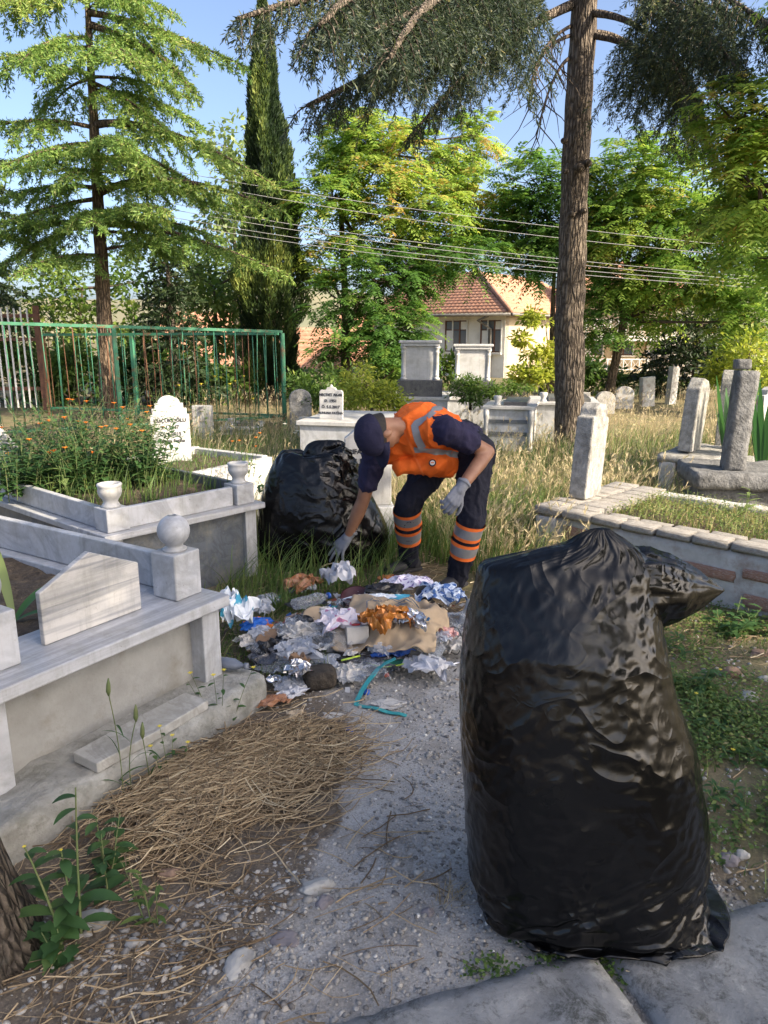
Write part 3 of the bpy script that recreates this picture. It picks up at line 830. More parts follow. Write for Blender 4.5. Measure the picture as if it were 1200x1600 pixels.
for (px, Y, w_, ytop, nn, sd_, lab) in ((20, 17.2, 1.3, 520, 2600, 71, 'dark bush behind the white picket gate at the left edge'), (120, 16.8, 1.2, 545, 2400, 72, 'dark bush behind the fence left of the cedar trunk'), (235, 17.6, 1.1, 520, 2400, 73, 'dark bush behind the fence right of the cedar trunk'), (330, 17.2, 1.1, 560, 2200, 74, 'low bush behind the fence below the pinkish roof'), (455, 19.5, .7, 575, 1500, 75, 'low bush right of the cypress foot'), (910, 19.5, 1.2, 560, 2200, 76, 'dark bush behind the graves right of the tall bare trunk'), (1010, 20.5, 1.0, 585, 1600, 77, 'low sunlit bush below the balcony railing')):
    z1 = at(px, ytop, Y).z; x0 = at(px, 600, Y).x
    leafy('shrub', lab, (x0, Y, -.05), [((x0 - w_ * .5, Y, z1 * .45), (w_ * .55, .6, z1 * .5), 1), ((x0 + w_ * .5, Y + .2, z1 * .4), (w_ * .55, .6, z1 * .45), 1), ((x0, Y - .2, z1 * .75), (w_ * .5, .5, z1 * .3), .8)], [(x0, Y, 0), (x0, Y, z1 * .3), (x0 + .1, Y, z1 * .7)], nn, M['bush_leaf'], sd_, .05, .15, .085, 'shrub', hg, .22)
# old trunk at the lower left corner; its crown is above the frame
root = empty('broadleaf_tree', (-1.15, 1.62, 0), 0, 'thick old trunk cut off by the lower left corner', 'tree', 'broadleaf trees behind the graves')
trunk_mesh('trunk', [(0, 0, -.1), (-.01, 0, .05), (-.12, .02, .55), (-.32, .02, 1.5), (-.6, -.1, 2.6), (-.9, -.2, 3.6)], [.26, .215, .185, .165, .15, .10], M['bark_near'], root, 40, .06, 3)
# ------------------------------------------------------------------ tombs and graves
def text_part(lines, size, parent, loc, rot, mat, gap=1.35, name='lettering', squash=1.0):
    """flat lettering, one mesh for each line"""
    Mr = Euler(rot).to_matrix()
    for i, (s, k) in enumerate(lines):
        cu = bpy.data.curves.new('t', 'FONT')
        cu.body = s; cu.size = size * k; cu.align_x = 'CENTER'; cu.align_y = 'CENTER'; cu.extrude = .0012; cu.resolution_u = 2; cu.offset = size * .022
        ob = bpy.data.objects.new('t', cu); COL.objects.link(ob)
        dg = bpy.context.evaluated_depsgraph_get()
        me = bpy.data.meshes.new_from_object(ob.evaluated_get(dg))
        bpy.data.objects.remove(ob); bpy.data.curves.remove(cu)
        me.materials.clear(); me.name = name
        o = link(name, me, mat, parent)
        o.location = Vector(loc) + Mr @ Vector((0, -i * size * gap, 0)); o.rotation_euler = rot
def soil_bed(x0, x1, y0, y1, z, parent, amp=.03, seed=0, mat=None):
    n, m = max(6, int((x1 - x0) / .035)), max(6, int((y1 - y0) / .035))
    V, F = [], []
    for j in range(m + 1):
        for i in range(n + 1):
            x, y = x0 + (x1 - x0) * i / n, y0 + (y1 - y0) * j / m
            V.append((x, y, z + amp * fbm((x + seed, y, 1), 3, 4) + .012 * fbm((x, y + seed, 2), 22, 2)))
    for j in range(m):
        for i in range(n):
            k = j * (n + 1) + i
            F.append((k, k + 1, k + n + 2, k + n + 1))
    me = bpy.data.meshes.new('soil'); me.from_pydata(V, [], F); me.update()
    return link('soil', me, mat or M['soil'], parent, True)

def rough_block(mb, x0, x1, y0, y1, z0, z1, step=.05, amp=.012, seed=0):
    """box with weathered, uneven faces"""
    bm = bmesh.new()
    bmesh.ops.create_cube(bm, size=1)
    for v in bm.verts: v.co = Vector((x0 + (v.co.x + .5) * (x1 - x0), y0 + (v.co.y + .5) * (y1 - y0), z0 + (v.co.z + .5) * (z1 - z0)))
    L = max(x1 - x0, y1 - y0, z1 - z0)
    for ax, d in enumerate((x1 - x0, y1 - y0, z1 - z0)):
        k = min(40, int(d / step))
        if k > 0:
            es = [e for e in bm.edges if abs((e.verts[0].co - e.verts[1].co)[ax]) > d * .5]
            bmesh.ops.subdivide_edges(bm, edges=es, cuts=k, use_grid_fill=True)
    cx = Vector(((x0 + x1) / 2, (y0 + y1) / 2, (z0 + z1) / 2))
    for v in bm.verts:
        on_ = sum(1 for c, a, b_ in ((v.co.x, x0, x1), (v.co.y, y0, y1), (v.co.z, z0, z1)) if abs(c - a) < 1e-6 or abs(c - b_) < 1e-6)
        n = Vector([fbm((v.co.x + k * 7 + seed, v.co.y, v.co.z), 7, 4) for k in range(3)])
        v.co += n * amp
        if on_ >= 2: v.co += (cx - v.co).normalized() * amp * (.8 if on_ == 2 else 1.4) * (1 + fbm(v.co, 9, 3))
    b = len(mb.v)
    bm.verts.index_update()
    mb.add([v.co[:] for v in bm.verts], [[v.index for v in f.verts] for f in bm.faces])
    bm.free()
    return mb

# ---- tomb with ball-topped pillars (nearest, left). local x: along the front towards the camera, -y: inwards
AA = math.atan2(-.848, -.53)
A = empty('marble_tomb', (-.69, 3.0, 0), AA, 'nearest white marble tomb at left with ball-topped corner pillars and pointed board', 'tomb')
W_, L_ = 1.10, 2.05
f = rough_block(MB(), -.09, W_ + .35, -L_, .17, -.1, .13, .045, .016, 3)
f.build('foundation', M['concrete_old'], A, True)
MB().box(.10, W_ - .10, -L_ + .1, -.095, .11, .448).build('plinth_panel', M['concrete'], A, bevel=.004)
for x in (.015, W_ - .115): MB().box(x, x + .10, -.125, -.02, .11, .449).build('plinth_pier', M['marble'], A, bevel=.005)
for x in (.015, W_ - .075): MB().box(x, x + .06, -L_ + .05, -.128, .11, .448).build('side_panel', M['marble'], A, bevel=.004)
MB().box(-.02, W_ + .02, -.335, .015, .45, .50).build('top_slab', M['marble_slab'], A, bevel=.007, seg=3)
for x in (-.01, W_ - .15): MB().box(x, x + .16, -L_, -.337, .45, .498).build('top_slab', M['marble'], A, bevel=.006)
MB().box(.055, .095, -L_ + .05, -.255, .501, .665).build('side_rail', M['marble'], A, bevel=.006)
MB().box(W_ - .095, W_ - .055, -L_ + .05, -.255, .501, .665).build('side_rail', M['marble'], A, bevel=.006)
for x in (.025, .865):
    p = MB().box(x, x + .145, -.25, -.105, .501, .70).build('pillar', M['marble'], A, bevel=.007, seg=3)
    c = (x + .0725, -.1775, .70)
    MB().lathe([(.052, .0), (.050, .010), (.036, .016), (.036, .022)] + [(max(.004, .068 * math.sin(R(a))), .086 - .068 * math.cos(R(a))) for a in range(34, 171, 8)] + [(.02, .152)], c, 26).build('ball', M['marble_grey'] if False else M['marble'], p, True)
poly = [(.30, .502), (.735, .502), (.735, .70), (.52, .80), (.30, .70)]
Mx = Matrix(((1, 0, 0, 0), (0, 0, 1, 0), (0, 1, 0, 0), (0, 0, 0, 1)))
bd = MB().prism([(p[0], p[1]) for p in reversed(poly)], -.195, -.168, Mx)
bd.build('board', M['marble_streak'], A, bevel=.004)
soil_bed(.15, W_ - .14, -L_ + .1, -.335, .47, A, .03, 1)
MB().prism([(.28, .03), (.50, .022), (.80, .028), (.803, .16), (.56, .168), (.277, .158)], .134, .172).build('loose_plate', M['marble_dirty'], A, bevel=.004)

# ---- tomb with urn-topped pillars, behind it
AB = math.atan2(-.755, -.655)
B = empty('marble_tomb', (-.82, 4.78, 0), AB, 'white marble tomb with two urn-topped pillars, full of marigolds and weeds', 'tomb')
W_, L_ = 1.10, 2.15
MB().box(.04, W_ - .04, -L_, -.06, -.1, .458).build('plinth_panel', M['marble_grey'], B, bevel=.004)
for x in (.02, W_ - .11): MB().box(x, x + .09, -.058 - .09, -.03, -.1, .459).build('plinth_pier', M['marble'], B, bevel=.005)
MB().box(-.03, W_ + .02, -.30, .01, .46, .50).build('top_slab', M['marble_slab'], B, bevel=.006)
MB().box(W_ - .18, W_ + .02, -L_, -.304, .46, .498).build('top_slab', M['marble'], B, bevel=.006)
MB().box(-.03, .16, -L_, -.304, .46, .498).build('top_slab', M['marble'], B, bevel=.006)
MB().box(.18, W_ - .16, -.10, -.06, .501, .625).build('front_board', M['marble'], B, bevel=.006)
MB().box(W_ - .085, W_ - .045, -L_, -.19, .501, .63).build('side_board', M['marble'], B, bevel=.006)
MB().box(.05, .09, -L_, -.19, .501, .63).build('side_board', M['marble_grey'], B, bevel=.006)
for x in (.025, W_ - .165):
    p = MB().box(x, x + .14, -.175, -.035, .501, .635).build('pillar', M['marble'], B, bevel=.006, seg=3)
    MB().lathe([(.052, 0), (.053, .008), (.046, .018), (.040, .030), (.045, .045), (.058, .062), (.066, .082), (.067, .098), (.064, .108), (.066, .118), (.070, .128), (.066, .136), (.050, .137), (.046, .128)], (x + .07, -.105, .635), 28).build('urn', M['marble_white'], p, True)
soil_bed(.08, W_ - .08, -L_, -.095, .555, B, .03, 4)

# ---- low grave behind it with the scalloped headstone
Cg = empty('grave', (on(270, 722, .35).x, on(270, 722, .35).y, 0), AB + R(8), 'low grave with scalloped white headstone facing right, behind the marigold tomb', 'grave')
V0 = Cg.location.copy()
hp = []
for a in range(0, 181, 12): hp.append((.105 * math.cos(R(a)), .60 + .075 * math.sin(R(a))))
prof = [(.185, .0), (.185, .49), (.165, .49), (.165, .55), (.135, .55), (.135, .60)] + hp + [(-.135, .60), (-.135, .55), (-.165, .55), (-.165, .49), (-.185, .49), (-.185, 0)]
hs = MB().prism([(x, z) for x, z in prof], -.03, .03, Mx).build('headstone', M['marble_white'], Cg, bevel=.004)
hs.location = (0, 0, .33); hs.rotation_euler = (R(4), 0, R(-37))
text_part([('KÜÇÜKOĞLU', 1.0), ('1.1.1947', .95), ('Öl. 1.2015', .95), ('Ruhuna Fatiha', .92)], .050, hs, (0, .034, .43), (R(90), 0, R(180)), M['lettering'], 1.32)
MB().box(-.55, .75, -.28, -.20, -.1, .42).build('kerb', M['marble_white'], Cg, bevel=.006)
MB().box(-.55, .75, .75, .82, -.1, .40).build('kerb', M['marble_white'], Cg, bevel=.006)
MB().box(-.56, -.48, -.2, .75, -.1, .41).build('kerb', M['marble_white'], Cg, bevel=.006)
soil_bed(-.48, .75, -.2, .75, .36, Cg, .03, 9)

# ---- slanted headstone at the left edge, seen above the nearest tomb
Dg = empty('gravestone', (at(-6, 745, 5.4).x, 5.4, 0), R(20), 'slanted white gravestone with dark script cut by the left edge', 'gravestone')
MB().box(-.30, .22, -.05, .10, -.1, .72).build('base', M['marble'], Dg, bevel=.006)
hs = MB().prism([(-.30, .0), (.19, .0), (.02, .27), (-.06, .30), (-.30, .26)][::-1], -.03, .03, Mx).build('headstone', M['marble_white'], Dg, bevel=.005)
hs.location = (0, .03, .722)
text_part([('Huvel Baki', .9), ('1938 – 2009', .8)], .07, hs, (-.10, -.034, .16), (R(90), 0, 0), M['lettering'])

# ---- grave with the four-line headstone (behind the second bag)
p = at(520, 654, 8.4)
N = empty('grave', (p.x, p.y, 0), R(-14), 'white grave box with upright four-line headstone, beyond the second black bag', 'grave')
MB().box(-.30, .80, -.28, .9, -.1, p.z - .05).build('box_wall', M['marble'], N, bevel=.005)
MB().box(-.33, .83, -.31, .93, p.z - .048, p.z).build('top_slab', M['marble_white'], N, bevel=.006)
hp = [(.135, 0), (.135, .30), (.12, .325), (.06, .325), (.045, .35), (.015, .358), (0, .385), (-.015, .358), (-.045, .35), (-.06, .325), (-.12, .325), (-.135, .30), (-.135, 0)]
hs = MB().prism(hp, -.025, .025, Mx).build('headstone', M['marble_white'], N, bevel=.003)
hs.location = (.0, -.05, p.z + .001); hs.rotation_euler = (R(-3), 0, 0)
text_part([('NECDET AKAR', .82), ('D. 1951', .9), ('Ö. 5.5.2017', .9), ('RUHUNA FATİHA', .72)], .050, hs, (0, -.0275, .27), (R(90), 0, 0), M['lettering'], 1.35)

# ---- upright marble slab right behind the man and the bag
p = on(585, 846)
S = empty('gravestone', (p.x - .02, p.y, 0), R(6), 'tall veined marble gravestone standing between the second bag and the worker', 'gravestone')
MB().box(-.22, .17, -.11, .11, -.1, .30).build('base', M['marble'], S, bevel=.008)
hs = MB().prism([(.15, .0), (.15, .52), (.09, .60), (.0, .66), (-.11, .60), (-.205, .52), (-.205, 0)], -.04, .04, Mx).build('headstone', M['marble_white'], S, bevel=.006)
hs.location = (0, 0, .302)
text_part([('AİLE', 1.0), ('RIFAT NURİ', .8), ('SUBAŞI', 1.15), ('1924 – 1998', .85)], .062, hs, (-.045, -.0425, .50), (R(90), 0, 0), M['lettering'], 1.3)

# ---- limewashed brick grave on the right. local x along the front (to the right and towards the camera), y inwards
RG = math.atan2(-.70, .71)
G1 = empty('brick_grave', (1.12, 5.08, 0), RG, 'limewashed brick grave on the right with crumbling plaster and leaning headstone', 'grave')
W1, D1, H1 = 2.6, 1.18, .40
rough_block(MB(), .0, W1, .0, .16, -.1, H1 - .052, .05, .008, 11).build('wall', M['limewash'], G1, True)
rough_block(MB(), .0, .16, .165, D1, -.1, H1 - .052, .05, .008, 12).build('wall', M['limewash'], G1, True)
rough_block(MB(), .16, W1, D1 - .16, D1, -.1, H1 - .01, .05, .010, 13).build('wall', M['limewash'], G1, True)
rough_block(MB(), -.025, .13, -.03, .035, -.1, H1 - .056, .04, .004, 14).build('corner_pier', M['limewash'], G1, True)
soil_bed(.36, W1, .16, D1 - .16, .36, G1, .035, 6)
rr = random.Random(3)
bmesh_cache = []
for k in range(5):
    mb = rough_block(MB(), 0, 1, 0, 1, 0, 1, .34, .03, 30 + k)
    me = mb.mesh('brick')
    me.materials.append(M['brick_wash'] if k < 3 else M['brick'])
    me.polygons.foreach_set('use_smooth', [True] * len(me.polygons))
    bmesh_cache.append(me)
def brick(parent, x0, x1, y0, y1, z0, z1, k):
    o = bpy.data.objects.new('brick', bmesh_cache[k]); COL.objects.link(o); o.parent = parent
    o.location = (x0, y0, z0); o.scale = (x1 - x0, y1 - y0, z1 - z0)
    return o
x = .40
while x < W1:                                                         # capping of the front wall
    w = .215 + rr.uniform(-.02, .02)
    h = rr.uniform(-.006, .006)
    brick(G1, x, x + w, -.022 + rr.uniform(-.006, .006), .10, H1 - .05, H1 + .006 + h, rr.choice((0, 1, 2)))
    brick(G1, x + .05, x + w + .04, .107, .19, H1 - .05, H1 + .002 + h, rr.choice((0, 1, 2)))
    x += w + .012
y = -.03
for j in range(10):                                                   # tiled head end under the stone
    w = .115 + rr.uniform(-.008, .008)
    for i, (xa, xb) in enumerate(((-.045, .16), (.172, .385))):
        brick(G1, xa + rr.uniform(-.008, .008), xb + rr.uniform(-.01, .01), y, y + w, H1 - .05, H1 + .008 + rr.uniform(-.006, .007), rr.choice((0, 1, 2, 0)))
    y += w + .008
    if y > D1 - .06: break
for (xa, xb, za, zb) in ((.18, .36, .17, .30), (.95, 1.35, .16, .23), (1.38, 1.62, .20, .26), (1.70, 1.98, .13, .19), (1.40, 1.60, .03, .11), (1.66, 1.86, .0, .09), (.60, .80, .06, .12), (2.05, 2.30, .06, .12)):
    brick(G1, xa, xb, -.012, .05, za, zb, 4)                             # bare bricks where the render has fallen off
p = on(905, 783, H1)
hs = MB()
prof = [(-.17, 0), (.17, 0), (.17, .60), (.12, .605), (.115, .66), (.05, .70), (-.05, .70), (-.115, .66), (-.12, .605), (-.17, .60)]
mb = MB().prism(prof[::-1], -.065, .065, Mx)
hs = mb.build('headstone', M['lichen_stone'], G1, bevel=.012, seg=2)
hs.location = (.05, .50, H1 + .002); hs.rotation_euler = (R(1), R(5), R(100))

def old_stone(name, label, px, py, Y, w, h, th, rz, mat, top='round', lean=0, base_h=.0, group='old headstones'):
    p = at(px, py, Y)
    o = empty(name, (p.x, p.y, 0), R(rz), label, 'gravestone', group)
    if top == 'round': hp = [(w / 2 * math.cos(R(a)), h - w / 2 * .8 + w / 2 * .8 * math.sin(R(a))) for a in range(0, 181, 20)]
    elif top == 'step': hp = [(w / 2, h * .88), (w * .36, h * .89), (w * .33, h * .96), (w * .15, h), (-w * .15, h), (-w * .33, h * .96), (-w * .36, h * .89), (-w / 2, h * .88)]
    elif top == 'point': hp = [(w / 2, h * .86), (0, h), (-w / 2, h * .86)]
    else: hp = [(w / 2, h), (-w / 2, h)]
    mb = MB().prism(([(w / 2, 0)] + hp + [(-w / 2, 0)]), -th / 2, th / 2, Mx)
    s = mb.build('slab', mat, o, bevel=.012)
    s.location = (0, 0, base_h - (.1 if base_h == 0 else 0)); s.rotation_euler = (0, R(lean), 0)
    return o
# second old grave on the right
p = on(1050, 712, .38)
G2 = empty('old_grave', (p.x - .1, p.y - .1, 0), R(-35), 'small crumbling grave with one mottled headstone leaning right', 'grave')
rough_block(MB(), .0, .75, .05, 1.0, -.1, .33, .06, .016, 21).build('wall', M['lichen_stone'], G2, True)
rough_block(MB(), -.06, .10, -.02, .06, -.1, .34, .05, .006, 22).build('corner_pier', M['limewash'], G2, True)
rough_block(MB(), -.08, .50, -.03, 1.05, .331, .40, .05, .016, 23).build('cap', M['lichen_stone'], G2, True)
mb = MB().prism([(.19, 0), (.19, .64), (.09, .73), (-.09, .75), (-.19, .64), (-.19, 0)], -.07, .07, Mx)
hs = mb.build('headstone', M['lichen_stone'], G2, bevel=.014)
hs.location = (.12, .42, .402); hs.rotation_euler = (R(2), R(5), R(88))
# dark slab with pillar at the right edge
p = on(1085, 742, .42)
G3 = empty('old_grave', (p.x + .02, p.y, 0), R(-9), 'dark weathered stone grave slab with square pillar at the right edge', 'grave')
rough_block(MB(), .05, 1.5, .04, .66, -.1, .30, .06, .014, 25).build('wall', M['lichen_dark'], G3, True)
rough_block(MB(), -.02, 1.6, -.04, .72, .301, .44, .05, .014, 26).build('slab', M['lichen_dark'], G3, True)
mb = MB()
rough_block(mb, .25, .42, .16, .33, .441, 1.30, .05, .006, 27)
hs = mb.build('pillar', M['lichen_dark'], G3, True); hs.rotation_euler = (0, R(2), 0)
rough_block(MB(), .275, .40, .185, .305, 1.295, 1.38, .04, .006, 28).build('pillar_cap', M['lichen_dark'], G3, True)
o = old_stone('old_gravestone', 'tall round-topped old gravestone behind the square pillar', 1130, 690, 8.7, .42, 1.28, .16, 62, M['lichen_stone'], 'round', 3)
old_stone('old_gravestone', 'pale sunlit gravestone cut by the right edge of the picture', 1200, 640, 10.6, .42, .95, .12, 30, M['limewash'], 'step', 0)
for (px, py, Y, w, h, rz, lean, lab) in ((1048, 620, 17, .30, .95, 40, 3, 'narrow pale far gravestone nearest the dark conifer'), (1012, 622, 16.5, .34, .75, 20, -4, 'far grey gravestone leaning left below the yellow balcony wall'),
                                  (975, 622, 16, .40, .58, 0, 0, 'low broad far gravestone in the dry grass, right of the leaning tree'), (944, 628, 15, .42, .55, 10, 2, 'dark rounded far gravestone just right of the tall bare trunk'),
                                  (908, 628, 15.4, .34, .50, -5, 0, 'small far gravestone touching the edge of the tall bare trunk')):
    old_stone('old_gravestone', lab, px, py, Y, w, h, .12, rz, M['lichen_stone'] if py > 625 else M['limewash'], 'round' if w > .36 else 'flat', lean)
old_stone('old_gravestone', 'grey round-topped gravestone right of the fence end post', 470, 655, 12.2, .36, .80, .12, 10, M['lichen_stone'], 'round', 0)
old_stone('old_gravestone', 'small bright white gravestone right of the fence end post', 476, 662, 11.6, .28, .42, .12, -8, M['marble_white'], 'round', 0)
old_stone('old_gravestone', 'pinkish far gravestone behind the fence bars next to the scalloped headstone', 318, 672, 11.3, .30, .62, .12, -8, M['limewash'], 'flat', 0)

# ---- tall white monuments in the middle distance
def monument(px, Y, label, boxlab):
    c = at(px, 618, Y)
    o = empty('monument', (c.x, c.y, 0), R(-4), label, 'monument', 'tall white marble monuments')
    zb = c.z
    MB().box(-.40, .42, -.30, .9, -.1, zb - .05).build('box_wall', M['marble'], o, bevel=.006)
    MB().box(-.43, .45, -.33, .93, zb - .048, zb).build('top_slab', M['marble_white'], o, bevel=.006)
    z0 = zb + .24
    MB().prism([(-.34, -.20), (.34, -.20), (.34, .16), (-.34, .16)], zb + .001, z0).build('plinth', M['granite_dark'], o, bevel=.006)
    MB().box(-.22, .22, -.06, .06, z0 + .001, z0 + .50).build('panel', M['marble_white'], o, bevel=.004)
    for x in (-.25, .25):
        MB().lathe([(.05, 0), (.05, .03), (.038, .035), (.036, .06), (.042, .065), (.036, .07), (.034, .40), (.042, .41), (.036, .42), (.036, .46), (.05, .47), (.05, .50)], (x, -.05, z0 + .001), 14).build('column', M['marble_white'], o, True)
    MB().box(-.29, .29, -.11, .09, z0 + .502, z0 + .545).build('lintel', M['marble_white'], o, bevel=.004)
    MB().box(-.32, .32, -.13, .11, z0 + .547, z0 + .585).build('cornice', M['marble_white'], o, bevel=.008)
    return o
monument(656, 11.4, 'white columned monument on a black plinth, directly above the worker\'s back', '')
monument(737, 12.2, 'white columned monument on a black plinth, in front of the house window', '')
def grave_box(px, py, Y, w, d, label, rz, rails):
    c = at(px, py, Y)
    o = empty('grave_box', (c.x, c.y, 0), R(rz), label, 'grave', 'white marble grave boxes')
    z = c.z
    MB().box(0, w, .02, d, -.1, z - .045).build('box_wall', M['marble'], o, bevel=.004)
    MB().box(-.03, w + .03, -.03, d + .02, z - .043, z).build('top_slab', M['marble_white'], o, bevel=.006)
    for x in (-.01, w - .06): MB().lathe([(.04, 0), (.04, z * .1), (.03, z * .12), (.03, z * .7), (.04, z * .74), (.04, z - .046)], (x + .03, -.005, 0), 12).build('column', M['marble_white'], o, True)
    if rails:
        for k in (.35, .62): MB().box(.06, w - .08, .005, .019, z * k, z * k + .05).build('panel_strip', M['marble_grey'], o)
    MB().lathe([(.05, 0), (.045, .02), (.035, .05), (.055, .09), (.06, .13), (.05, .135)], (.16, .1, z), 16).build('urn', M['marble_white'], o, True)
    MB().box(.24, w - .1, .12, d - .1, z + .001, z + .05).build('planter', M['granite_dark'], o, bevel=.004)
    return o
grave_box(758, 634, 10.2, .66, 1.1, 'white marble grave box with dark strips, just right of the worker', -14, True)
grave_box(832, 628, 11.0, .95, 1.1, 'white marble grave box with urn, partly hidden by the tall bare trunk', -10, False)
grave_box(345, 668, 11.8, .6, .9, 'small white grave box behind the fence, right of the scalloped headstone', 4, False)
# ------------------------------------------------------------------ iron fence, gate, houses, cables
t = NT('green_paint')
rf = t.ramp(t.noise(7, 8, .7), [(.53, 0.), (.63, 1.)])
col = t.mix((.035, .155, .085, 1), (.16, .075, .035, 1), rf)
col = t.mix(col, (.06, .22, .13, 1), t.ramp(t.noise(3, 3), [(.5, 0.), (.6, .6)]))
M['green_paint'] = t.done(t.pbr(col, .6, t.bump(t.noise(60, 4), .3, .003), 0, .4))
M['rust'] = plain('rust', (.20, .10, .055, 1), (.11, .055, .03, 1), 12, .9, .5, 60)
M['white_paint'] = plain('white_paint', (.70, .70, .68, 1), (.55, .54, .50, 1), 10, .6, .2)
M['brown_wood'] = plain('brown_wood', (.16, .075, .045, 1), (.09, .045, .03, 1), 12, .7, .3)
def fence(name, label, p0, p1, h0, h1, nbar, posts, mat_rail, mat_bar, seed, dbl=False, group='green iron fence panels'):
    rr = random.Random(seed)
    p0, p1 = Vector(p0), Vector(p1)
    o = empty(name, (p0.x, p0.y, 0), 0, label, 'fence', group)
    q = lambda f, z: Vector((p0.x + (p1.x - p0.x) * f, p0.y + (p1.y - p0.y) * f, z)) - Vector((p0.x, p0.y, 0))
    H = lambda f: h0 + (h1 - h0) * f
    u = (p1 - p0); u.z = 0; ang = math.atan2(u.y, u.x)
    Mr = Matrix.Rotation(ang, 4, 'Z')
    def rail(z0, z1, hh):
        L = u.length
        vs = []
        for f, z in ((0, z0), (1, z1)):
            for dy, dz in ((-.02, 0), (.02, 0), (.02, hh), (-.02, hh)):
                vs.append(q(f, z) + Mr @ Vector((0, dy, dz)))
        MB().add(vs, [(0, 1, 2, 3), (7, 6, 5, 4), (0, 4, 5, 1), (1, 5, 6, 2), (2, 6, 7, 3), (3, 7, 4, 0)]).build('rail', mat_rail, o)
    rail(H(0) - .045, H(1) - .045, .045)
    if dbl: rail(H(0) - .17, H(1) - .17, .03)
    rail(.18, .18, .035)
    for f, mt in posts:
        a = q(f, 0)
        MB().box(-.032, .032, -.03, .03, -.1, H(f) - .048, Matrix.Translation(a) @ Mr).build('post', mt, o, bevel=.004)
    for i in range(nbar):
        f = (i + .5) / nbar + rr.uniform(-.15, .15) / nbar
        if any(abs(f - g_) * u.length < .05 for g_, _ in posts): continue
        a, b_ = q(f, .2), q(f + rr.uniform(-.004, .004), H(f) - .03)
        b_ = b_ + Mr @ Vector((rr.uniform(-.02, .02), .0, 0)); m_ = (a + b_) / 2 + Mr @ Vector((rr.uniform(-.012, .012), .012, 0))
        MB().tube([a, m_, b_], .0085, 5).build('bar', mat_bar if rr.random() < .72 else M['rust'], o, True)
    return o
pr = at(442, 560, 12.75); pl_ = at(-70, 560, 10.4)
zr, zl = at(440, 516, 12.75).z, at(-70, 500, 10.4).z
fence('iron_fence', 'front panel of the rusty green iron fence at left, ending in a tall post', pl_, pr, zl, zr, 27, [(.0, M['green_paint']), (.44, M['green_paint']), (1.0, M['green_paint'])], M['green_paint'], M['green_paint'], 1)
p2 = at(70, 560, 14.2)
fence('iron_fence', 'rear panel of the rusty green iron fence, behind the cedar side', p2, Vector((pr.x - .08, pr.y + .12, 0)), at(70, 521, 14.2).z, at(437, 519, 12.8).z, 26, [(0, M['rust']), (.40, M['green_paint'])], M['green_paint'], M['green_paint'], 2)
g0, g1 = at(-60, 560, 15.2), at(60, 560, 15.2)
go_ = empty('picket_gate', (g0.x, g0.y, 0), 0, 'white picket gate in a brown frame at the left edge behind the fence', 'gate')
zt = at(30, 480, 15.2).z
n = 12
for i in range(n):
    x = (g1.x - g0.x) * i / n
    MB().box(x - .016, x + .016, -.012, .012, .1, zt - (0.02 if i % 2 else 0)).build('picket', M['white_paint'], go_, bevel=.003)
for z in (.45, at(30, 533, 15.2).z, zt - .2):
    MB().box(-.1, g1.x - g0.x, .013, .05, z, z + .07).build('rail', M['brown_wood'], go_, bevel=.004)
MB().box(g1.x - g0.x + .001, g1.x - g0.x + .10, -.05, .05, -.1, zt + .03).build('post', M['brown_wood'], go_, bevel=.006)

# ---- houses
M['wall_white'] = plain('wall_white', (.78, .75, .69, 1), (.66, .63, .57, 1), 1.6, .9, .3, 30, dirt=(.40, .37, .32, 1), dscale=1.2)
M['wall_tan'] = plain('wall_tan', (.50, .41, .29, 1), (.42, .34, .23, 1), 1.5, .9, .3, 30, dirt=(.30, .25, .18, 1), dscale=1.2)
M['wall_yellow'] = plain('wall_yellow', (.62, .50, .24, 1), (.52, .42, .2, 1), 2, .9)
M['tile'] = plain('roof_tile', (.40, .20, .125, 1), (.29, .155, .10, 1), 3.5, .85, .4, 40, dirt=(.52, .33, .22, 1), dscale=5)
t = NT('window_glass')
M['glass'] = t.done(t.pbr((.10, .12, .14, 1), .06, None, 0, .8))
M['curtain'] = plain('curtain', (.72, .70, .66, 1), (.60, .58, .55, 1), 6, .9)
M['pipe'] = plain('drain_pipe', (.20, .19, .17, 1), (.14, .13, .12, 1), 5, .5, metal=.4)
M['stone_wall'] = plain('stone_wall', (.50, .45, .38, 1), (.32, .27, .21, 1), 6, .95, .8, 12, dist=.04)

def roof_plane(parent, a, b_, c, d, rows, seed):
    """courses of curved tiles; a-b the eave, d-c the ridge side"""
    rr = random.Random(seed)
    a, b_, c, d = (Vector(v) for v in (a, b_, c, d))
    nrm_ = (b_ - a).cross(d - a).normalized()
    if nrm_.z < 0: nrm_ = -nrm_
    for r in range(rows):
        f0, f1 = r / rows, min(1, (r + 1.25) / rows)
        e0, e1 = a.lerp(d, f0), b_.lerp(c, f0); h0, h1 = a.lerp(d, f1), b_.lerp(c, f1)
        L = (e1 - e0).length
        n = max(2, int(L / .09))
        vs, fs = [], []
        for i in range(n + 1):
            t_ = i / n
            wv = .018 * math.cos(i * math.pi) + rr.uniform(-.004, .004)
            p, q = e0.lerp(e1, t_), h0.lerp(h1, t_)
            vs += [p + nrm_ * (.045 + wv), q + nrm_ * (.005 + wv * .6), p + nrm_ * (.0 + wv * .5)]
        for i in range(n):
            k = i * 3
            fs += [(k, k + 3, k + 4, k + 1), (k + 2, k + 5, k + 3, k)]
        MB().add(vs, fs).build('tile_course', M['tile'], parent, True)

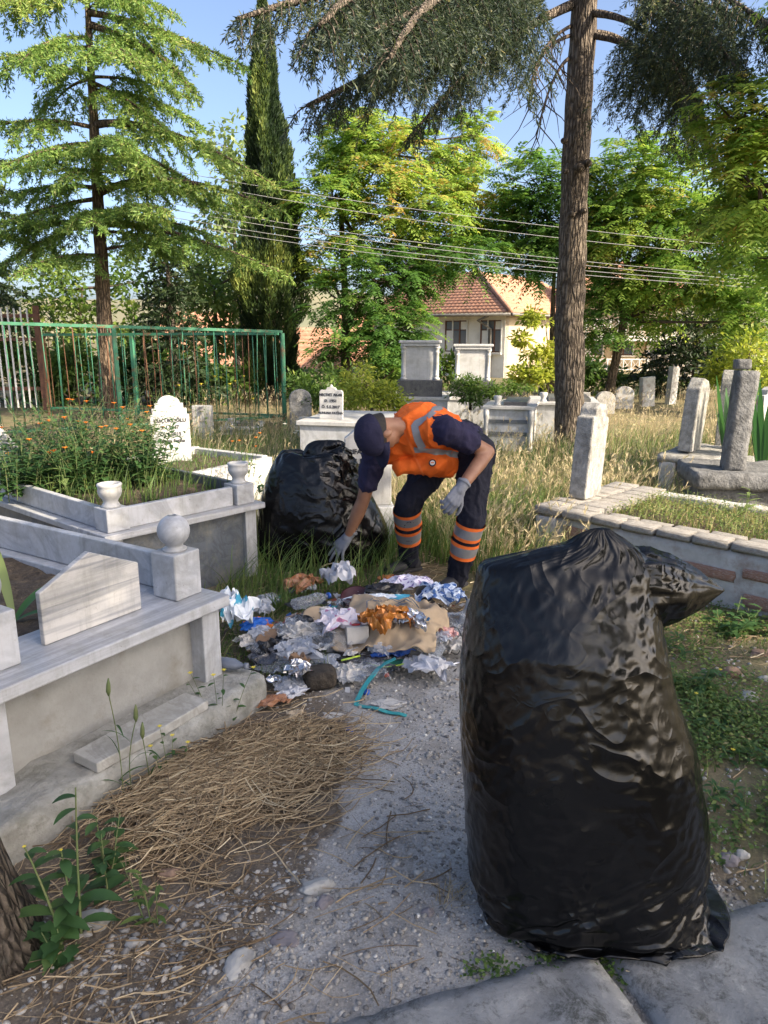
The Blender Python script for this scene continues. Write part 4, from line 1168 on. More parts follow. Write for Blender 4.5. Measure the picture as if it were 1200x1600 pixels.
def window(parent, x0, x1, z0, z1, y=-.02, cols=3):
    """sash window on the local plane y=0 facing -y"""
    w = MB().box(x0, x1, y + .015, y + .03, z0, z1).build('window', M['brown_wood'], parent)
    n = cols
    for i in range(n):
        a, b_ = x0 + (x1 - x0) * i / n + .03, x0 + (x1 - x0) * (i + 1) / n - .03
        zm = z0 + (z1 - z0) * .70
        for za, zb in ((z0 + .04, zm - .02), (zm + .02, z1 - .04)):
            MB().box(a, b_, y + .003, y + .013, za, zb).build('pane', M['glass'] if (i + (za > zm)) % 3 else M['curtain'], w)
    for i in range(n + 1):
        xx = x0 + (x1 - x0) * i / n
        MB().box(xx - .025, xx + .025, y - .02, y + .002, z0 - .002, z1 + .002).build('frame', M['brown_wood'] if i in (0, n - 1) else M['white_paint'], w)
    MB().box(x0 - .06, x1 + .06, y - .09, y - .022, z0 - .07, z0 - .004).build('sill', M['wall_white'], w, bevel=.006)
    return w
YH = 27.0
C0 = at(790, 500, YH)
ze, zg = at(790, 489, YH).z, -.4
hA = math.atan2(.62, -.785)                                             # left wall runs away to the left
Hs = empty('house', (C0.x, C0.y, zg), 0, 'white walled house with red tiled hip roof and two brown windows', 'house')
lw, rw = 6.0, 8.0
uL, uR = Vector((-.785, .62, 0)), Vector((.62, .785, 0))
ML = Matrix.Rotation(math.atan2(-uL.y, -uL.x), 4, 'Z')
def frame_part(u, off=0):
    e = Matrix.Rotation(math.atan2(u.y, u.x), 4, 'Z')
    return e
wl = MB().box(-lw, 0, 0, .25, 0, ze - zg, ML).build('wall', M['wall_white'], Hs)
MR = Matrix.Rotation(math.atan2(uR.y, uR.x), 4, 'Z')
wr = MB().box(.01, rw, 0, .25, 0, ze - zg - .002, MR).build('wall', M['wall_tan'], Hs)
wl2 = empty_parent = None
def local_child(o, Mx_):
    o.matrix_local = Mx_
    return o
zt_, zb_ = at(765, 500, YH).z - zg, at(765, 551, YH).z - zg
for (pa_, pb_) in ((752, 784), (697, 730)):
    # distance along the left wall for a pixel column
    def along(px):
        k = (px - 600) / (FPX) * 1.0
        kk = k / math.cos(PITCH)
        best, bt = 1e9, 0
        for i in range(600):
            s_ = i * .01
            P_ = Vector((C0.x, C0.y, 0)) + uL * s_
            fx = P_.x / (P_.y * _c - (1.6 - CAM_H) * _s)
            if abs(fx - k) < best: best, bt = abs(fx - k), s_
        return bt
    xa, xb = -along(pa_), -along(pb_)
    w = window(Hs, xa, xb, zb_, zt_)
    w.matrix_local = ML
ov = .45
eL = Vector((0, 0, ze - zg))
nL = Vector((-.62, -.785, 0)); nR = Vector((.785, -.62, 0))
cor = (nL + nR) * ov + eL
zrg = 1.75
inner = (-nL * 3.2 - nR * 3.2)
rf_ = MB().add([cor - Vector((0, 0, .10)), cor + uL * (lw + ov) - Vector((0, 0, .10)), eL + uL * (lw + ov) - Vector((0, 0, .10)), eL - Vector((0, 0, .10)), cor + uR * (rw + ov) - Vector((0, 0, .10)), eL + uR * (rw + ov) - Vector((0, 0, .1))],
               [(0, 1, 2, 3), (0, 3, 5, 4)]).build('roof', M['brown_wood'], Hs)
rdg = eL + inner + Vector((0, 0, zrg))
roof_plane(rf_, cor, cor + uL * (lw + ov), rdg + uL * (lw - 3.0), rdg, 15, 5)
roof_plane(rf_, cor, cor + uR * (rw + ov), rdg + uR * (rw - 3.0), rdg, 15, 6)
MB().tube([cor + Vector((0, 0, .06)), (cor + rdg) / 2 + Vector((0, 0, .07)), rdg + Vector((0, 0, .07))], .09, 8).build('hip_ridge', M['tile'], rf_, True)
MB().tube([cor - Vector((0, 0, .06)) + nL * .05, cor + uL * (lw + ov) + nL * .05 - Vector((0, 0, .06))], .055, 8).build('gutter', M['pipe'], rf_, True)
MB().tube([cor - Vector((0, 0, .06)) + nR * .05, cor + uR * (rw + ov) + nR * .05 - Vector((0, 0, .06))], .055, 8).build('gutter', M['pipe'], rf_, True)
pp = uL * .55 + nL * .07
MB().tube([cor + uL * .9 - Vector((0, 0, .1)), uL * .9 + nL * .4 + eL - Vector((0, 0, .25)), pp + eL - Vector((0, 0, .55)), pp + Vector((0, 0, 0))], .045, 8).build('drain_pipe', M['pipe'], Hs, True)

def simple_house(name, label, px, py_eave, py_ridge, Y, wpx, wallm, depth=5, rows=12, zg=-1.5, win=True, group='tiled houses in the background'):
    c = at(px, py_eave, Y); r_ = at(px, py_ridge, Y)
    w = wpx / FPX * Y
    o = empty(name, (c.x, c.y, zg), R(8), label, 'house', group)
    h = c.z - zg; rz = max(.9, r_.z - c.z)
    MB().box(-w / 2, w / 2, 0, depth, 0, h).build('wall', wallm, o)
    rf = MB().prism([(-w / 2 - .3, h + .01), (w / 2 + .3, h + .01), (0, h + .02)], 0, depth, Matrix(((1, 0, 0, 0), (0, 0, 1, 0), (0, 1, 0, 0), (0, 0, 0, 1)))).build('roof', M['brown_wood'], o)
    roof_plane(rf, (-w / 2 - .3, -.3, h), (w / 2 + .3, -.3, h), (w / 2 - .2, depth / 2, h + rz * 1.7), (-w / 2 + .2, depth / 2, h + rz * 1.7), rows, 3)
    if win:
        for k in range(max(1, int(w / 2))):
            x = -w / 2 + .6 + k * 1.8
            window(o, x, x + .9, h - 1.5, h - .4, -.03, 2)
    return o
simple_house('house', 'far house with sunlit orange roof right of the cypress trunk', 490, 592, 545, 34, 130, M['wall_tan'], 5, 12)
simple_house('house', 'far white house with pinkish roof seen through the fence bars', 345, 582, 525, 36, 200, M['wall_white'], 6, 12)
simple_house('house', 'far house with reddish roof glimpsed between the trees left of the white house', 590, 560, 520, 40, 120, M['wall_white'], 5, 12)
# balcony building behind the leaning tree
Y2 = 31.0
c = at(985, 600, Y2); zg2 = -1.0
Bh = empty('balcony_building', (c.x, c.y, zg2), R(-6), 'brown building with white lattice balcony railings behind the right-hand trees', 'building', None)
top = at(985, 470, Y2).z - zg2
MB().box(-2.6, 1.6, 0, 5, 0, top).build('wall', M['wall_tan'], Bh)
MB().box(-2.7, 1.7, -.9, -.001, 0, at(985, 578, Y2).z - zg2).build('yellow_base', M['wall_yellow'], Bh)
for (ya, yb) in ((500, 528), (560, 578)):
    za, zb = at(985, yb, Y2).z - zg2, at(985, ya, Y2).z - zg2
    MB().box(-2.7, 1.7, -.9, -.002, za - .12, za - .002).build('balcony_floor', M['wall_white'], Bh)
    for z in (za + .03, zb - .03): MB().box(-2.7, 1.7, -.92, -.88, z, z + .05).build('railing', M['white_paint'], Bh)
    for k in range(15):
        x = -2.7 + k * .31
        MB().box(x - .02, x + .02, -.915, -.885, za + .001, zb).build('baluster', M['white_paint'], Bh)
        if k < 14:
            MB().tube([(x + .02, -.9, za + .08), (x + .155, -.9, (za + zb) / 2 + .03), (x + .29, -.9, za + .08)], .014, 4).build('lattice', M['white_paint'], Bh)
            MB().tube([(x + .02, -.9, zb - .03), (x + .155, -.9, (za + zb) / 2 - .02), (x + .29, -.9, zb - .03)], .014, 4).build('lattice', M['white_paint'], Bh)
for x in (-2.0, -.8, .5): window(Bh, x, x + .8, at(985, 555, Y2).z - zg2, at(985, 528, Y2).z - zg2, -.03, 2)
rf_ = MB().box(-2.9, 1.9, -1.0, 5, top + .001, top + .08).build('roof', M['brown_wood'], Bh)
roof_plane(rf_, (-3.0, -1.1, top + .08), (2.0, -1.1, top + .08), (1.4, 2.2, top + 1.7), (-2.4, 2.2, top + 1.7), 13, 8)
# rubble wall right of it
c = at(1095, 600, 26)
Wl = empty('rubble_wall', (c.x, c.y, -.3), R(-12), 'pale rubble stone wall behind the dark conifer', 'wall')
rr = random.Random(8)
zz = 0
stone_me = []
for k in range(6):
    mb = rough_block(MB(), -.5, .5, -.5, .5, -.5, .5, .4, .10, 60 + k)
    me = mb.mesh('stone'); me.materials.append(M['stone_wall']); me.polygons.foreach_set('use_smooth', [True] * len(me.polygons)); stone_me.append(me)
hw = at(1095, 543, 26).z + .3
MB().box(-1.7, 2.6, .05, .5, 0, hw - .1).build('core', M['stone_wall'], Wl)
while zz < hw:
    h_ = .17 + rr.uniform(-.02, .03); x = -1.7 + rr.uniform(0, .15)
    while x < 2.5:
        w_ = rr.uniform(.2, .42)
        o = bpy.data.objects.new('stone', stone_me[rr.randrange(6)]); COL.objects.link(o); o.parent = Wl
        o.location = (x + w_ / 2, .05, zz + h_ / 2); o.scale = (w_ * .96, .28, h_ * .95)
        x += w_
    zz += h_

# ---- overhead cables
M['cable'] = plain('cable', (.34, .34, .34, 1), (.28, .28, .28, 1), 3, .5)
cl = ['topmost overhead cable crossing behind the bare trunk', 'second overhead cable from the top', 'third overhead cable from the top', 'fourth overhead cable from the top, near the roof line', 'lowest overhead cable from the left', 'thin overhead cable lowest at the right']
for i, (y0, y1, y2) in enumerate(((268, 330, 395), (278, 352, 408), (318, 385, 438), (328, 392, 443), (340, 405, 446), (350, 412, 452))):
    ps = bez(at(180, y0 - 18, 15.0), at(620, y1 + 8, 15.2), at(1330, y2 + 6, 14.0), 30)
    o = MB().tube([Vector(p) for p in ps], .0055, 5).build('overhead_cable', M['cable'], None, True)
    tag(o, cl[i], 'cable', 'overhead cables')
# ------------------------------------------------------------------ the worker
from mathutils.bvhtree import BVHTree
def add_capsule(bm, p0, p1, r0, r1, n=14, rings=5):
    p0, p1 = Vector(p0), Vector(p1)
    t_ = p1 - p0
    ln = t_.length
    t_ = t_.normalized() if ln > 1e-6 else Vector((0, 0, 1))
    a = t_.orthogonal().normalized(); b_ = t_.cross(a)
    prof = [(-math.cos(math.pi / 2 * i / rings) * r0, math.sin(math.pi / 2 * i / rings) * r0) for i in range(rings + 1)]
    prof += [(ln + math.sin(math.pi / 2 * i / rings) * r1, math.cos(math.pi / 2 * i / rings) * r1) for i in range(rings + 1)]
    vs = []
    for s, r in prof:
        vs.append([bm.verts.new(p0 + t_ * s + (a * math.cos(6.28318 * k / n) + b_ * math.sin(6.28318 * k / n)) * max(r, 1e-4)) for k in range(n)])
    for i in range(len(vs) - 1):
        for k in range(n):
            bm.faces.new((vs[i][k], vs[i][(k + 1) % n], vs[i + 1][(k + 1) % n], vs[i + 1][k]))
    bm.faces.new(vs[0][::-1]); bm.faces.new(vs[-1])
def add_ell(bm, c, M3, n=18, m=12):
    """ellipsoid: M3 = 3 axis vectors (scaled)"""
    c = Vector(c); ax = [Vector(v) for v in M3]
    rows = []
    for i in range(m + 1):
        th = math.pi * i / m
        s = max(1e-3, math.sin(th))
        rows.append([bm.verts.new(c + ax[0] * s * math.cos(6.28318 * k / n) + ax[1] * s * math.sin(6.28318 * k / n) + ax[2] * math.cos(th)) for k in range(n)])
    for i in range(m):
        for k in range(n):
            bm.faces.new((rows[i][k], rows[i + 1][k], rows[i + 1][(k + 1) % n], rows[i][(k + 1) % n]))
    bm.faces.new(rows[0]); bm.faces.new(rows[-1][::-1])
def remeshed(name, prims, voxel, smooth=4, mat=None, parent=None, wr=0.0, ws=8.0, seed=0, aniso=None):
    """union of capsules and ellipsoids as one continuous skin"""
    bm = bmesh.new()
    for p in prims:
        if p[0] == 'c': add_capsule(bm, *p[1:])
        else: add_ell(bm, *p[1:])
    bmesh.ops.recalc_face_normals(bm, faces=bm.faces)
    me = bpy.data.meshes.new('tmp'); bm.to_mesh(me); bm.free()
    ob = bpy.data.objects.new('tmp', me); COL.objects.link(ob)
    md = ob.modifiers.new('r', 'REMESH'); md.mode = 'VOXEL'; md.voxel_size = voxel
    sm = ob.modifiers.new('s', 'SMOOTH'); sm.factor = .5; sm.iterations = smooth
    dg = bpy.context.evaluated_depsgraph_get()
    out = bpy.data.meshes.new_from_object(ob.evaluated_get(dg))
    bpy.data.objects.remove(ob); bpy.data.meshes.remove(me)
    out.name = name
    if wr:
        nn = [v.normal.copy() for v in out.vertices]
        for v, n_ in zip(out.vertices, nn):
            q = Vector((v.co.x * ws + seed, v.co.y * ws, v.co.z * ws * (.6 if aniso is None else aniso)))
            a = max(0, 1 - abs(mnoise.noise(q)) * 2.8) ** 2 * 1.6 - .4
            b2 = max(0, 1 - abs(mnoise.noise(q * 2.1 + Vector((5, 1, 3)))) * 2.6) ** 2 * 1.6 - .4
            v.co += n_ * wr * (a * .7 + b2 * .35)
        out.update()
    return link(name, out, mat, parent, True)

t = NT('skin')
col = t.mix((.30, .155, .095, 1), (.24, .115, .07, 1), t.ramp(t.noise(14, 5), [(.35, 0.), (.65, 1.)]))
M['skin'] = t.done(t.pbr(col, .5, t.bump(t.noise(180, 4), .15, .002), 0, .4, Subsurface_Weight=.0))
def cloth_mat(name, c1, c2, rough=.85, weave=420, spec=.2):
    t = NT(name)
    col = t.mix(c1, c2, t.ramp(t.noise(9, 6, .65), [(.35, 0.), (.7, 1.)]))
    h = t.math('ADD', t.math('MULTIPLY', t.noise(weave, 2), .12), t.noise(13, 5, .6, None, .8))
    return t.done(t.pbr(col, rough, t.bump(h, .55, .02), 0, spec))
M['navy'] = cloth_mat('navy_cloth', (.012, .013, .022, 1), (.020, .021, .034, 1))
M['navy_shirt'] = cloth_mat('navy_shirt', (.020, .019, .045, 1), (.032, .028, .065, 1))
M['navy_cap'] = cloth_mat('navy_cap', (.014, .014, .034, 1), (.026, .025, .055, 1))
M['orange_cloth'] = cloth_mat('orange_cloth', (.82, .155, .022, 1), (.72, .12, .016, 1), .75)
t = NT('reflective_tape')
M['reflect'] = t.done(t.pbr(t.mix((.27, .27, .28, 1), (.20, .20, .21, 1), t.noise(30, 4)), .4, t.bump(t.vor(260), .2, .002), .25, .5))
M['orange_trim'] = plain('orange_trim', (.80, .17, .03, 1), (.70, .13, .02, 1), 20, .7)
M['glove'] = cloth_mat('glove_knit', (.16, .17, .20, 1), (.24, .25, .28, 1), .9, 700)
M['boot'] = plain('boot_leather', (.018, .018, .022, 1), (.03, .03, .035, 1), 20, .6, .3)

J = {k: at(*v) for k, v in dict(hipL=(742, 708, 4.55), hipR=(694, 704, 4.82), kneeL=(736, 812, 4.40), kneeR=(636, 788, 4.64), ankL=(713, 903, 4.50), ankR=(640, 874, 4.84),
     shL=(698, 672, 4.24), shR=(586, 712, 4.50), elL=(762, 706, 4.38), wrL=(719, 764, 4.13), elR=(567, 783, 4.58), wrR=(544, 838, 4.66), tipR=(512, 884, 4.64),
     neck=(642, 668, 4.38), head=(591, 678, 4.25), pel=(722, 694, 4.70), chest=(655, 672, 4.42), tipL=(695, 802, 4.06)).items()}
org = Vector((.33, 4.68, 0))
for k in J: J[k] = J[k] - org
man = empty('person', org, 0, 'worker bent over in orange vest, navy trousers and cap, picking up rubbish', 'person')
mid = lambda a, b_, f=.5: J[a].lerp(J[b_], f)
# head frame
hu = (J['head'] - J['neck']).normalized(); hu = (hu + Vector((0, 0, -.12))).normalized()
hf = Vector((-.22, -.18, -1)); hf = (hf - hu * hf.dot(hu)).normalized()          # face looks down
hl = hu.cross(hf).normalized()                                                  # one ear side
if hl.y > 0: hl = -hl                                                           # hl points to the camera side
hc = J['head']
HS = 1.09
def H_(l, f_, u): return hc + (hl * l + hf * f_ + hu * u) * HS
skin = [('e', H_(0, -.005, .025), (hl * .082, hf * .106, hu * .108)), ('e', H_(0, .030, -.045), (hl * .065, hf * .067, hu * .081)), ('c', H_(0, .062, -.10), H_(0, .045, -.075), .026, .040),
        ('c', H_(0, .088, .020), H_(0, .112, -.018), .010, .016), ('c', H_(.012, .098, -.022), H_(-.012, .098, -.022), .013, .013),
        ('c', H_(.03, .082, -.052), H_(-.03, .082, -.052), .010, .010), ('c', H_(.034, .083, .030), H_(-.034, .083, .030), .014, .014),
        ('e', H_(.078, -.006, -.010), (hl * .014, hf * .022, hu * .037)), ('e', H_(-.078, -.006, -.010), (hl * .014, hf * .022, hu * .037)),
        ('c', H_(0, -.03, -.03), J['neck'], .056, .062), ('c', J['neck'], J['chest'], .065, .10),
        ('c', J['chest'], mid('chest', 'pel', .6), .12, .12), ('c', mid('chest', 'pel', .6), J['pel'], .12, .13),
        ('c', J['neck'], J['shL'], .06, .058), ('c', J['neck'], J['shR'], .06, .058)]
for s in 'LR':
    skin += [('c', J['sh' + s], J['el' + s], .055, .043), ('c', J['el' + s], mid('el' + s, 'wr' + s, .3), .043, .046), ('c', mid('el' + s, 'wr' + s, .3), J['wr' + s], .046, .030),
             ('c', J['wr' + s], J['wr' + s] + (J['tip' + s] - J['wr' + s]) * .12, .026, .018),
             ('c', J['hip' + s], J['knee' + s], .08, .055), ('c', J['knee' + s], J['ank' + s], .052, .038), ('c', J['pel'], J['hip' + s], .11, .09)]
remeshed('body', skin, .009, 4, M['skin'], man)
# ears, eyes as small parts sit on the body
eye = MB().ball(H_(.03, .088, .008), .010, 8, 6).build('eye', plain('eye_white', (.6, .58, .55, 1), rough=.3), man, True)
MB().ball(H_(-.03, .088, .008), .010, 8, 6).build('eye', M['navy'], man, True)
# short dark hair below the cap
hr = MB(); vs, fs = [], []
for j in range(6):
    for i in range(25):
        w = R(150 + 240 * i / 24); e = j / 5
        vs.append(H_(.0835 * math.cos(w) * (1 - .06 * e), -.005 + .106 * math.sin(w) * (1 - .05 * e), .035 - .075 * e * (.45 + .55 * max(0, -math.sin(w)))))
for j in range(5):
    for i in range(24): fs.append((j * 25 + i, j * 25 + i + 1, (j + 1) * 25 + i + 1, (j + 1) * 25 + i))
M['hair'] = plain('hair', (.012, .010, .009, 1), (.03, .025, .02, 1), 60, .7, .8, 200)
hr.add(vs, fs).build('hair', M['hair'], man, True)
# shirt
sh = [('c', J['neck'] + (J['head'] - J['neck']) * .10, J['neck'], .074, .082), ('c', J['neck'], J['chest'], .084, .135), ('c', J['chest'], mid('chest', 'pel', .55), .145, .145), ('c', mid('chest', 'pel', .55), J['pel'], .145, .152),
      ('c', J['chest'], J['shL'], .10, .085), ('c', J['chest'], J['shR'], .10, .085),
      ('c', J['shL'], mid('shL', 'elL', .45), .084, .080), ('c', mid('shL', 'elL', .38), mid('shL', 'elL', .50), .082, .078), ('c', J['shR'], mid('shR', 'elR', .60), .082, .066)]
remeshed('shirt', sh, .010, 3, M['navy_shirt'], man, .009, 13, 2)
# trousers
tr = [('c', J['hipL'], J['hipR'], .135, .13), ('c', J['pel'], mid('pel', 'chest', .18), .155, .150)]
for s in 'LR':
    k, a, h_ = J['knee' + s], J['ank' + s], J['hip' + s]
    tr += [('c', h_, h_.lerp(k, .5), .122, .102), ('c', h_.lerp(k, .5), k, .102, .082), ('c', k, k.lerp(a, .4), .080, .078), ('c', k.lerp(a, .4), a + Vector((0, 0, -.01)), .078, .066)]
trs = remeshed('trousers', tr, .011, 4, M['navy'], man, .011, 12, 7)
def bvh(o):
    return BVHTree.FromPolygons([v.co for v in o.data.vertices], [p.vertices for p in o.data.polygons])
def band(bv, c0, c1, mats, parent, name, grow=.012, n=28, hint=None):
    """a tape ring round a limb between c0 and c1 (trim, tape, trim), laid on the cloth"""
    ax = (c1 - c0).normalized(); a = ax.orthogonal().normalized(); b_ = ax.cross(a)
    rows = []
    st = [0, .19, .21, .79, .81, 1]
    for f in st:
        c = c0.lerp(c1, f); row = []
        for k in range(n):
            d_ = a * math.cos(6.28318 * k / n) + b_ * math.sin(6.28318 * k / n)
            h = bv.ray_cast(c + d_ * .30, -d_, .30)
            r_ = (h[0] - c).length if h[0] is not None else .07
            row.append((c, d_, r_))
        rs = [x[2] for x in row]
        rs = [sorted((rs[k - 2], rs[k - 1], rs[k], rs[(k + 1) % n], rs[(k + 2) % n]))[2] for k in range(n)]
        rs = [(rs[k - 1] + rs[k] + rs[(k + 1) % n]) / 3 for k in range(n)]
        rows.append([x[0] + x[1] * (r + grow) for x, r in zip(row, rs)])
    vs = [v for r_ in rows for v in r_]; fs, mi = [], []
    for i in range(len(st) - 1):
        for k in range(n):
            fs.append((i * n + k, i * n + (k + 1) % n, (i + 1) * n + (k + 1) % n, (i + 1) * n + k)); mi.append(0 if i in (0, 1, 3, 4) else 1)
    mb = MB()
    for f_, m_ in zip(fs, mi): pass
    mb.v = [tuple(v) for v in vs]; mb.f = fs; mb.m = mi
    o = mb.build(name, mats, parent, True)
    return o
bt = bvh(trs)
for s, f0 in (('R', .08), ('L', .04)):
    k, a = J['knee' + s], J['ank' + s]
    for q in (0, 1):
        f = f0 + q * .30
        band(bt, k.lerp(a, f), k.lerp(a, f + .245), [M['orange_trim'], M['reflect']], trs, 'reflective_band')
# boots
for s, yaw in (('L', Vector((-.62, -.78, 0))), ('R', Vector((-.80, -.60, 0)))):
    a = J['ank' + s]; fw = yaw.normalized(); side = Vector((fw.y, -fw.x, 0))
    heel = Vector((a.x, a.y, .045)) - fw * .045
    bo = remeshed('boot', [('c', Vector((a.x, a.y, .16)), Vector((a.x, a.y, .07)), .055, .052), ('c', heel, heel + fw * .12, .046, .048), ('c', heel + fw * .12, heel + fw * .215, .049, .040), ('e', heel + fw * .20 + Vector((0, 0, -.005)), (fw * .06, side * .05, Vector((0, 0, .038))))], .008, 3, M['boot'], man)
    pl = [(heel + fw * f_ + side * w_) for f_, w_ in ((-.05, .02), (-.04, .04), (.05, .042), (.15, .052), (.23, .042), (.262, .0), (.23, -.042), (.15, -.052), (.05, -.042), (-.04, -.04), (-.05, -.02))]
    MB().prism([(p.x, p.y) for p in pl][::-1], .002, .024).build('sole', M['boot'], bo, bevel=.004)
# vest
vup = Vector((0, 0, 1))
ves = [('c', J['neck'].lerp(J['chest'], .55) , J['chest'], .112, .164), ('c', J['chest'], mid('chest', 'pel', .35), .166, .164), ('c', mid('chest', 'pel', .35), mid('chest', 'pel', .52), .164, .160),
       ('c', J['chest'].lerp(J['shL'], .62), J['neck'].lerp(J['chest'], .5), .102, .11), ('c', J['chest'].lerp(J['shR'], .72), J['neck'].lerp(J['chest'], .5), .100, .11),
       ('c', J['chest'].lerp(J['shR'], .5) + Vector((.02, -.04, -.14)), J['chest'] + Vector((.10, -.02, -.20)), .05, .075), ('c', J['chest'] + Vector((.10, -.02, -.20)), mid('chest', 'pel', .55) + Vector((.0, -.06, -.14)), .075, .10)]
vest = remeshed('vest', ves, .009, 3, M['orange_cloth'], man, .014, 6, 4)
bv = bvh(vest)
camw = Vector((0, 0, CAM_H)) - org
def hitpx(bv_, px, py, off=.004):
    d_ = (at(px, py, 5.0) - Vector((0, 0, CAM_H))).normalized()
    h = bv_.ray_cast(camw, d_, 20)
    return (h[0] + h[1] * (off if h[1].dot(d_) < 0 else -off), h[1]) if h[0] is not None else (None, None)
def tape(bv_, pxs, w, mat, parent, name, off=.005, n=26):
    """a flat strip lying on the cloth along a line of points"""
    pts = np.array(pxs, float)
    sg = np.concatenate([[0], np.cumsum(np.linalg.norm(np.diff(pts, axis=0), axis=1))])
    P_ = []
    for i in range(n + 1):
        s = sg[-1] * i / n
        x, y = np.interp(s, sg, pts[:, 0]), np.interp(s, sg, pts[:, 1])
        h, nn = hitpx(bv_, x, y, off)
        if h is not None: P_.append((h, nn))
    vs, fs = [], []
    for i, (p, nn) in enumerate(P_):
        tn = (P_[min(i + 1, len(P_) - 1)][0] - P_[max(i - 1, 0)][0]).normalized()
        sd = tn.cross(nn).normalized()
        for q in (-1, -.5, 0, .5, 1):
            c = p + sd * w * q * .5
            h = bv_.find_nearest(c)
            vs.append(h[0] + (c - h[0]).normalized() * 0 + (h[1] if h[1].dot(nn) > 0 else -h[1]) * off if h[0] is not None else c)
    for i in range(len(P_) - 1):
        for k in range(4): fs.append((i * 5 + k, i * 5 + k + 1, i * 5 + k + 6, i * 5 + k + 5))
    return MB().add(vs, fs).build(name, mat, parent, True)
tape(bv, [(735, 630), (705, 630), (680, 640), (662, 656), (648, 664), (652, 684), (660, 700)], .045, M['reflect'], vest, 'reflective_stripe')
tape(bv, [(646, 702), (670, 704), (700, 708), (722, 712), (738, 704)], .045, M['reflect'], vest, 'reflective_stripe')
tape(bv, [(742, 622), (752, 640), (760, 655), (764, 672)], .035, M['reflect'], vest, 'reflective_stripe')
bs = bvh(man.children[[c.name.split('.')[0] for c in man.children].index('shirt')])
tape(bs, [(748, 626), (762, 640), (772, 658), (776, 680)], .012, M['orange_trim'], vest, 'hem_edge', .010)
tape(bv, [(612, 640), (628, 662), (640, 690), (652, 720), (662, 742)], .012, M['orange_trim'], vest, 'zip_edge', .006)
h, nn = hitpx(bv, 676, 724, .008)
if h is not None:
    q = nn.to_track_quat('Z', 'Y').to_matrix().to_4x4()
    MB().lathe([(.022, 0), (.022, .002)], (0, 0, 0), 20).build('emblem', M['navy'], vest).matrix_local = Matrix.Translation(h) @ q
    MB().lathe([(.015, 0), (.015, .0015)], (0, 0, .0025), 18).build('emblem', M['white_paint'], vest).matrix_local = Matrix.Translation(h) @ q
    MB().box(-.010, .010, -.003, .003, .0045, .0055).build('emblem', M['orange_trim'], vest).matrix_local = Matrix.Translation(h) @ q
# cap
vs, fs = [], []
m, n = 9, 28
for i in range(m + 1):
    th = R(90) * i / m
    for k in range(n):
        w = 6.28318 * k / n
        r_ = math.cos(th)
        bulge = 1 + .03 * abs(math.cos(3 * w)) * math.sin(2 * th)
        vs.append(H_(.089 * r_ * math.cos(w) * bulge, -.005 + .112 * r_ * math.sin(w) * bulge, .030 + .102 * math.sin(th) * bulge if i else .028))
for i in range(m):
    for k in range(n): fs.append((i * n + k, i * n + (k + 1) % n, (i + 1) * n + (k + 1) % n, (i + 1) * n + k))
cap = MB().add(vs, fs).build('cap', M['navy_cap'], man, True)
sd = cap.modifiers.new('solid', 'SOLIDIFY'); sd.thickness = .004
vs, fs = [], []
nb, ma = 6, 16
for j in range(nb + 1):
    for i in range(ma + 1):
        w = R(22 + 136 * i / ma)
        e = j / nb
        ca, sa = math.cos(w), math.sin(w)
        x = .089 * ca * (1 + .04 * e)
        f_ = -.005 + .112 * sa + e * .082 * max(0, math.sin(R(180) * i / ma)) ** .55
        u_ = .030 - .012 * e - .030 * (ca * ca) * e
        vs.append(H_(x, f_, u_))
for j in range(nb):
    for i in range(ma): fs.append((j * (ma + 1) + i, j * (ma + 1) + i + 1, (j + 1) * (ma + 1) + i + 1, (j + 1) * (ma + 1) + i))
brim = MB().add(vs, fs).build('brim', M['navy_cap'], cap, True)
sd = brim.modifiers.new('solid', 'SOLIDIFY'); sd.thickness = .004
MB().ball(H_(0, -.005, .136), .007, 8, 6).build('button', M['navy_cap'], cap, True)
bc = BVHTree.FromPolygons([v.co for v in cap.data.vertices], [p.vertices for p in cap.data.polygons])
h, nn = hitpx(bc, 566, 682, .003)
if h is not None:
    q = nn.to_track_quat('Z', 'Y').to_matrix().to_4x4()
    MB().add([(math.cos(a) * .013, math.sin(a) * .019, .001) for a in np.linspace(0, 6.0, 16)], [tuple(range(16))]).build('emblem', M['white_paint'], cap).matrix_local = Matrix.Translation(h) @ q
    MB().add([(math.cos(a) * .006, math.sin(a) * .009, .002) for a in np.linspace(0, 6.0, 12)], [tuple(range(12))]).build('emblem', M['navy'], cap).matrix_local = Matrix.Translation(h) @ q

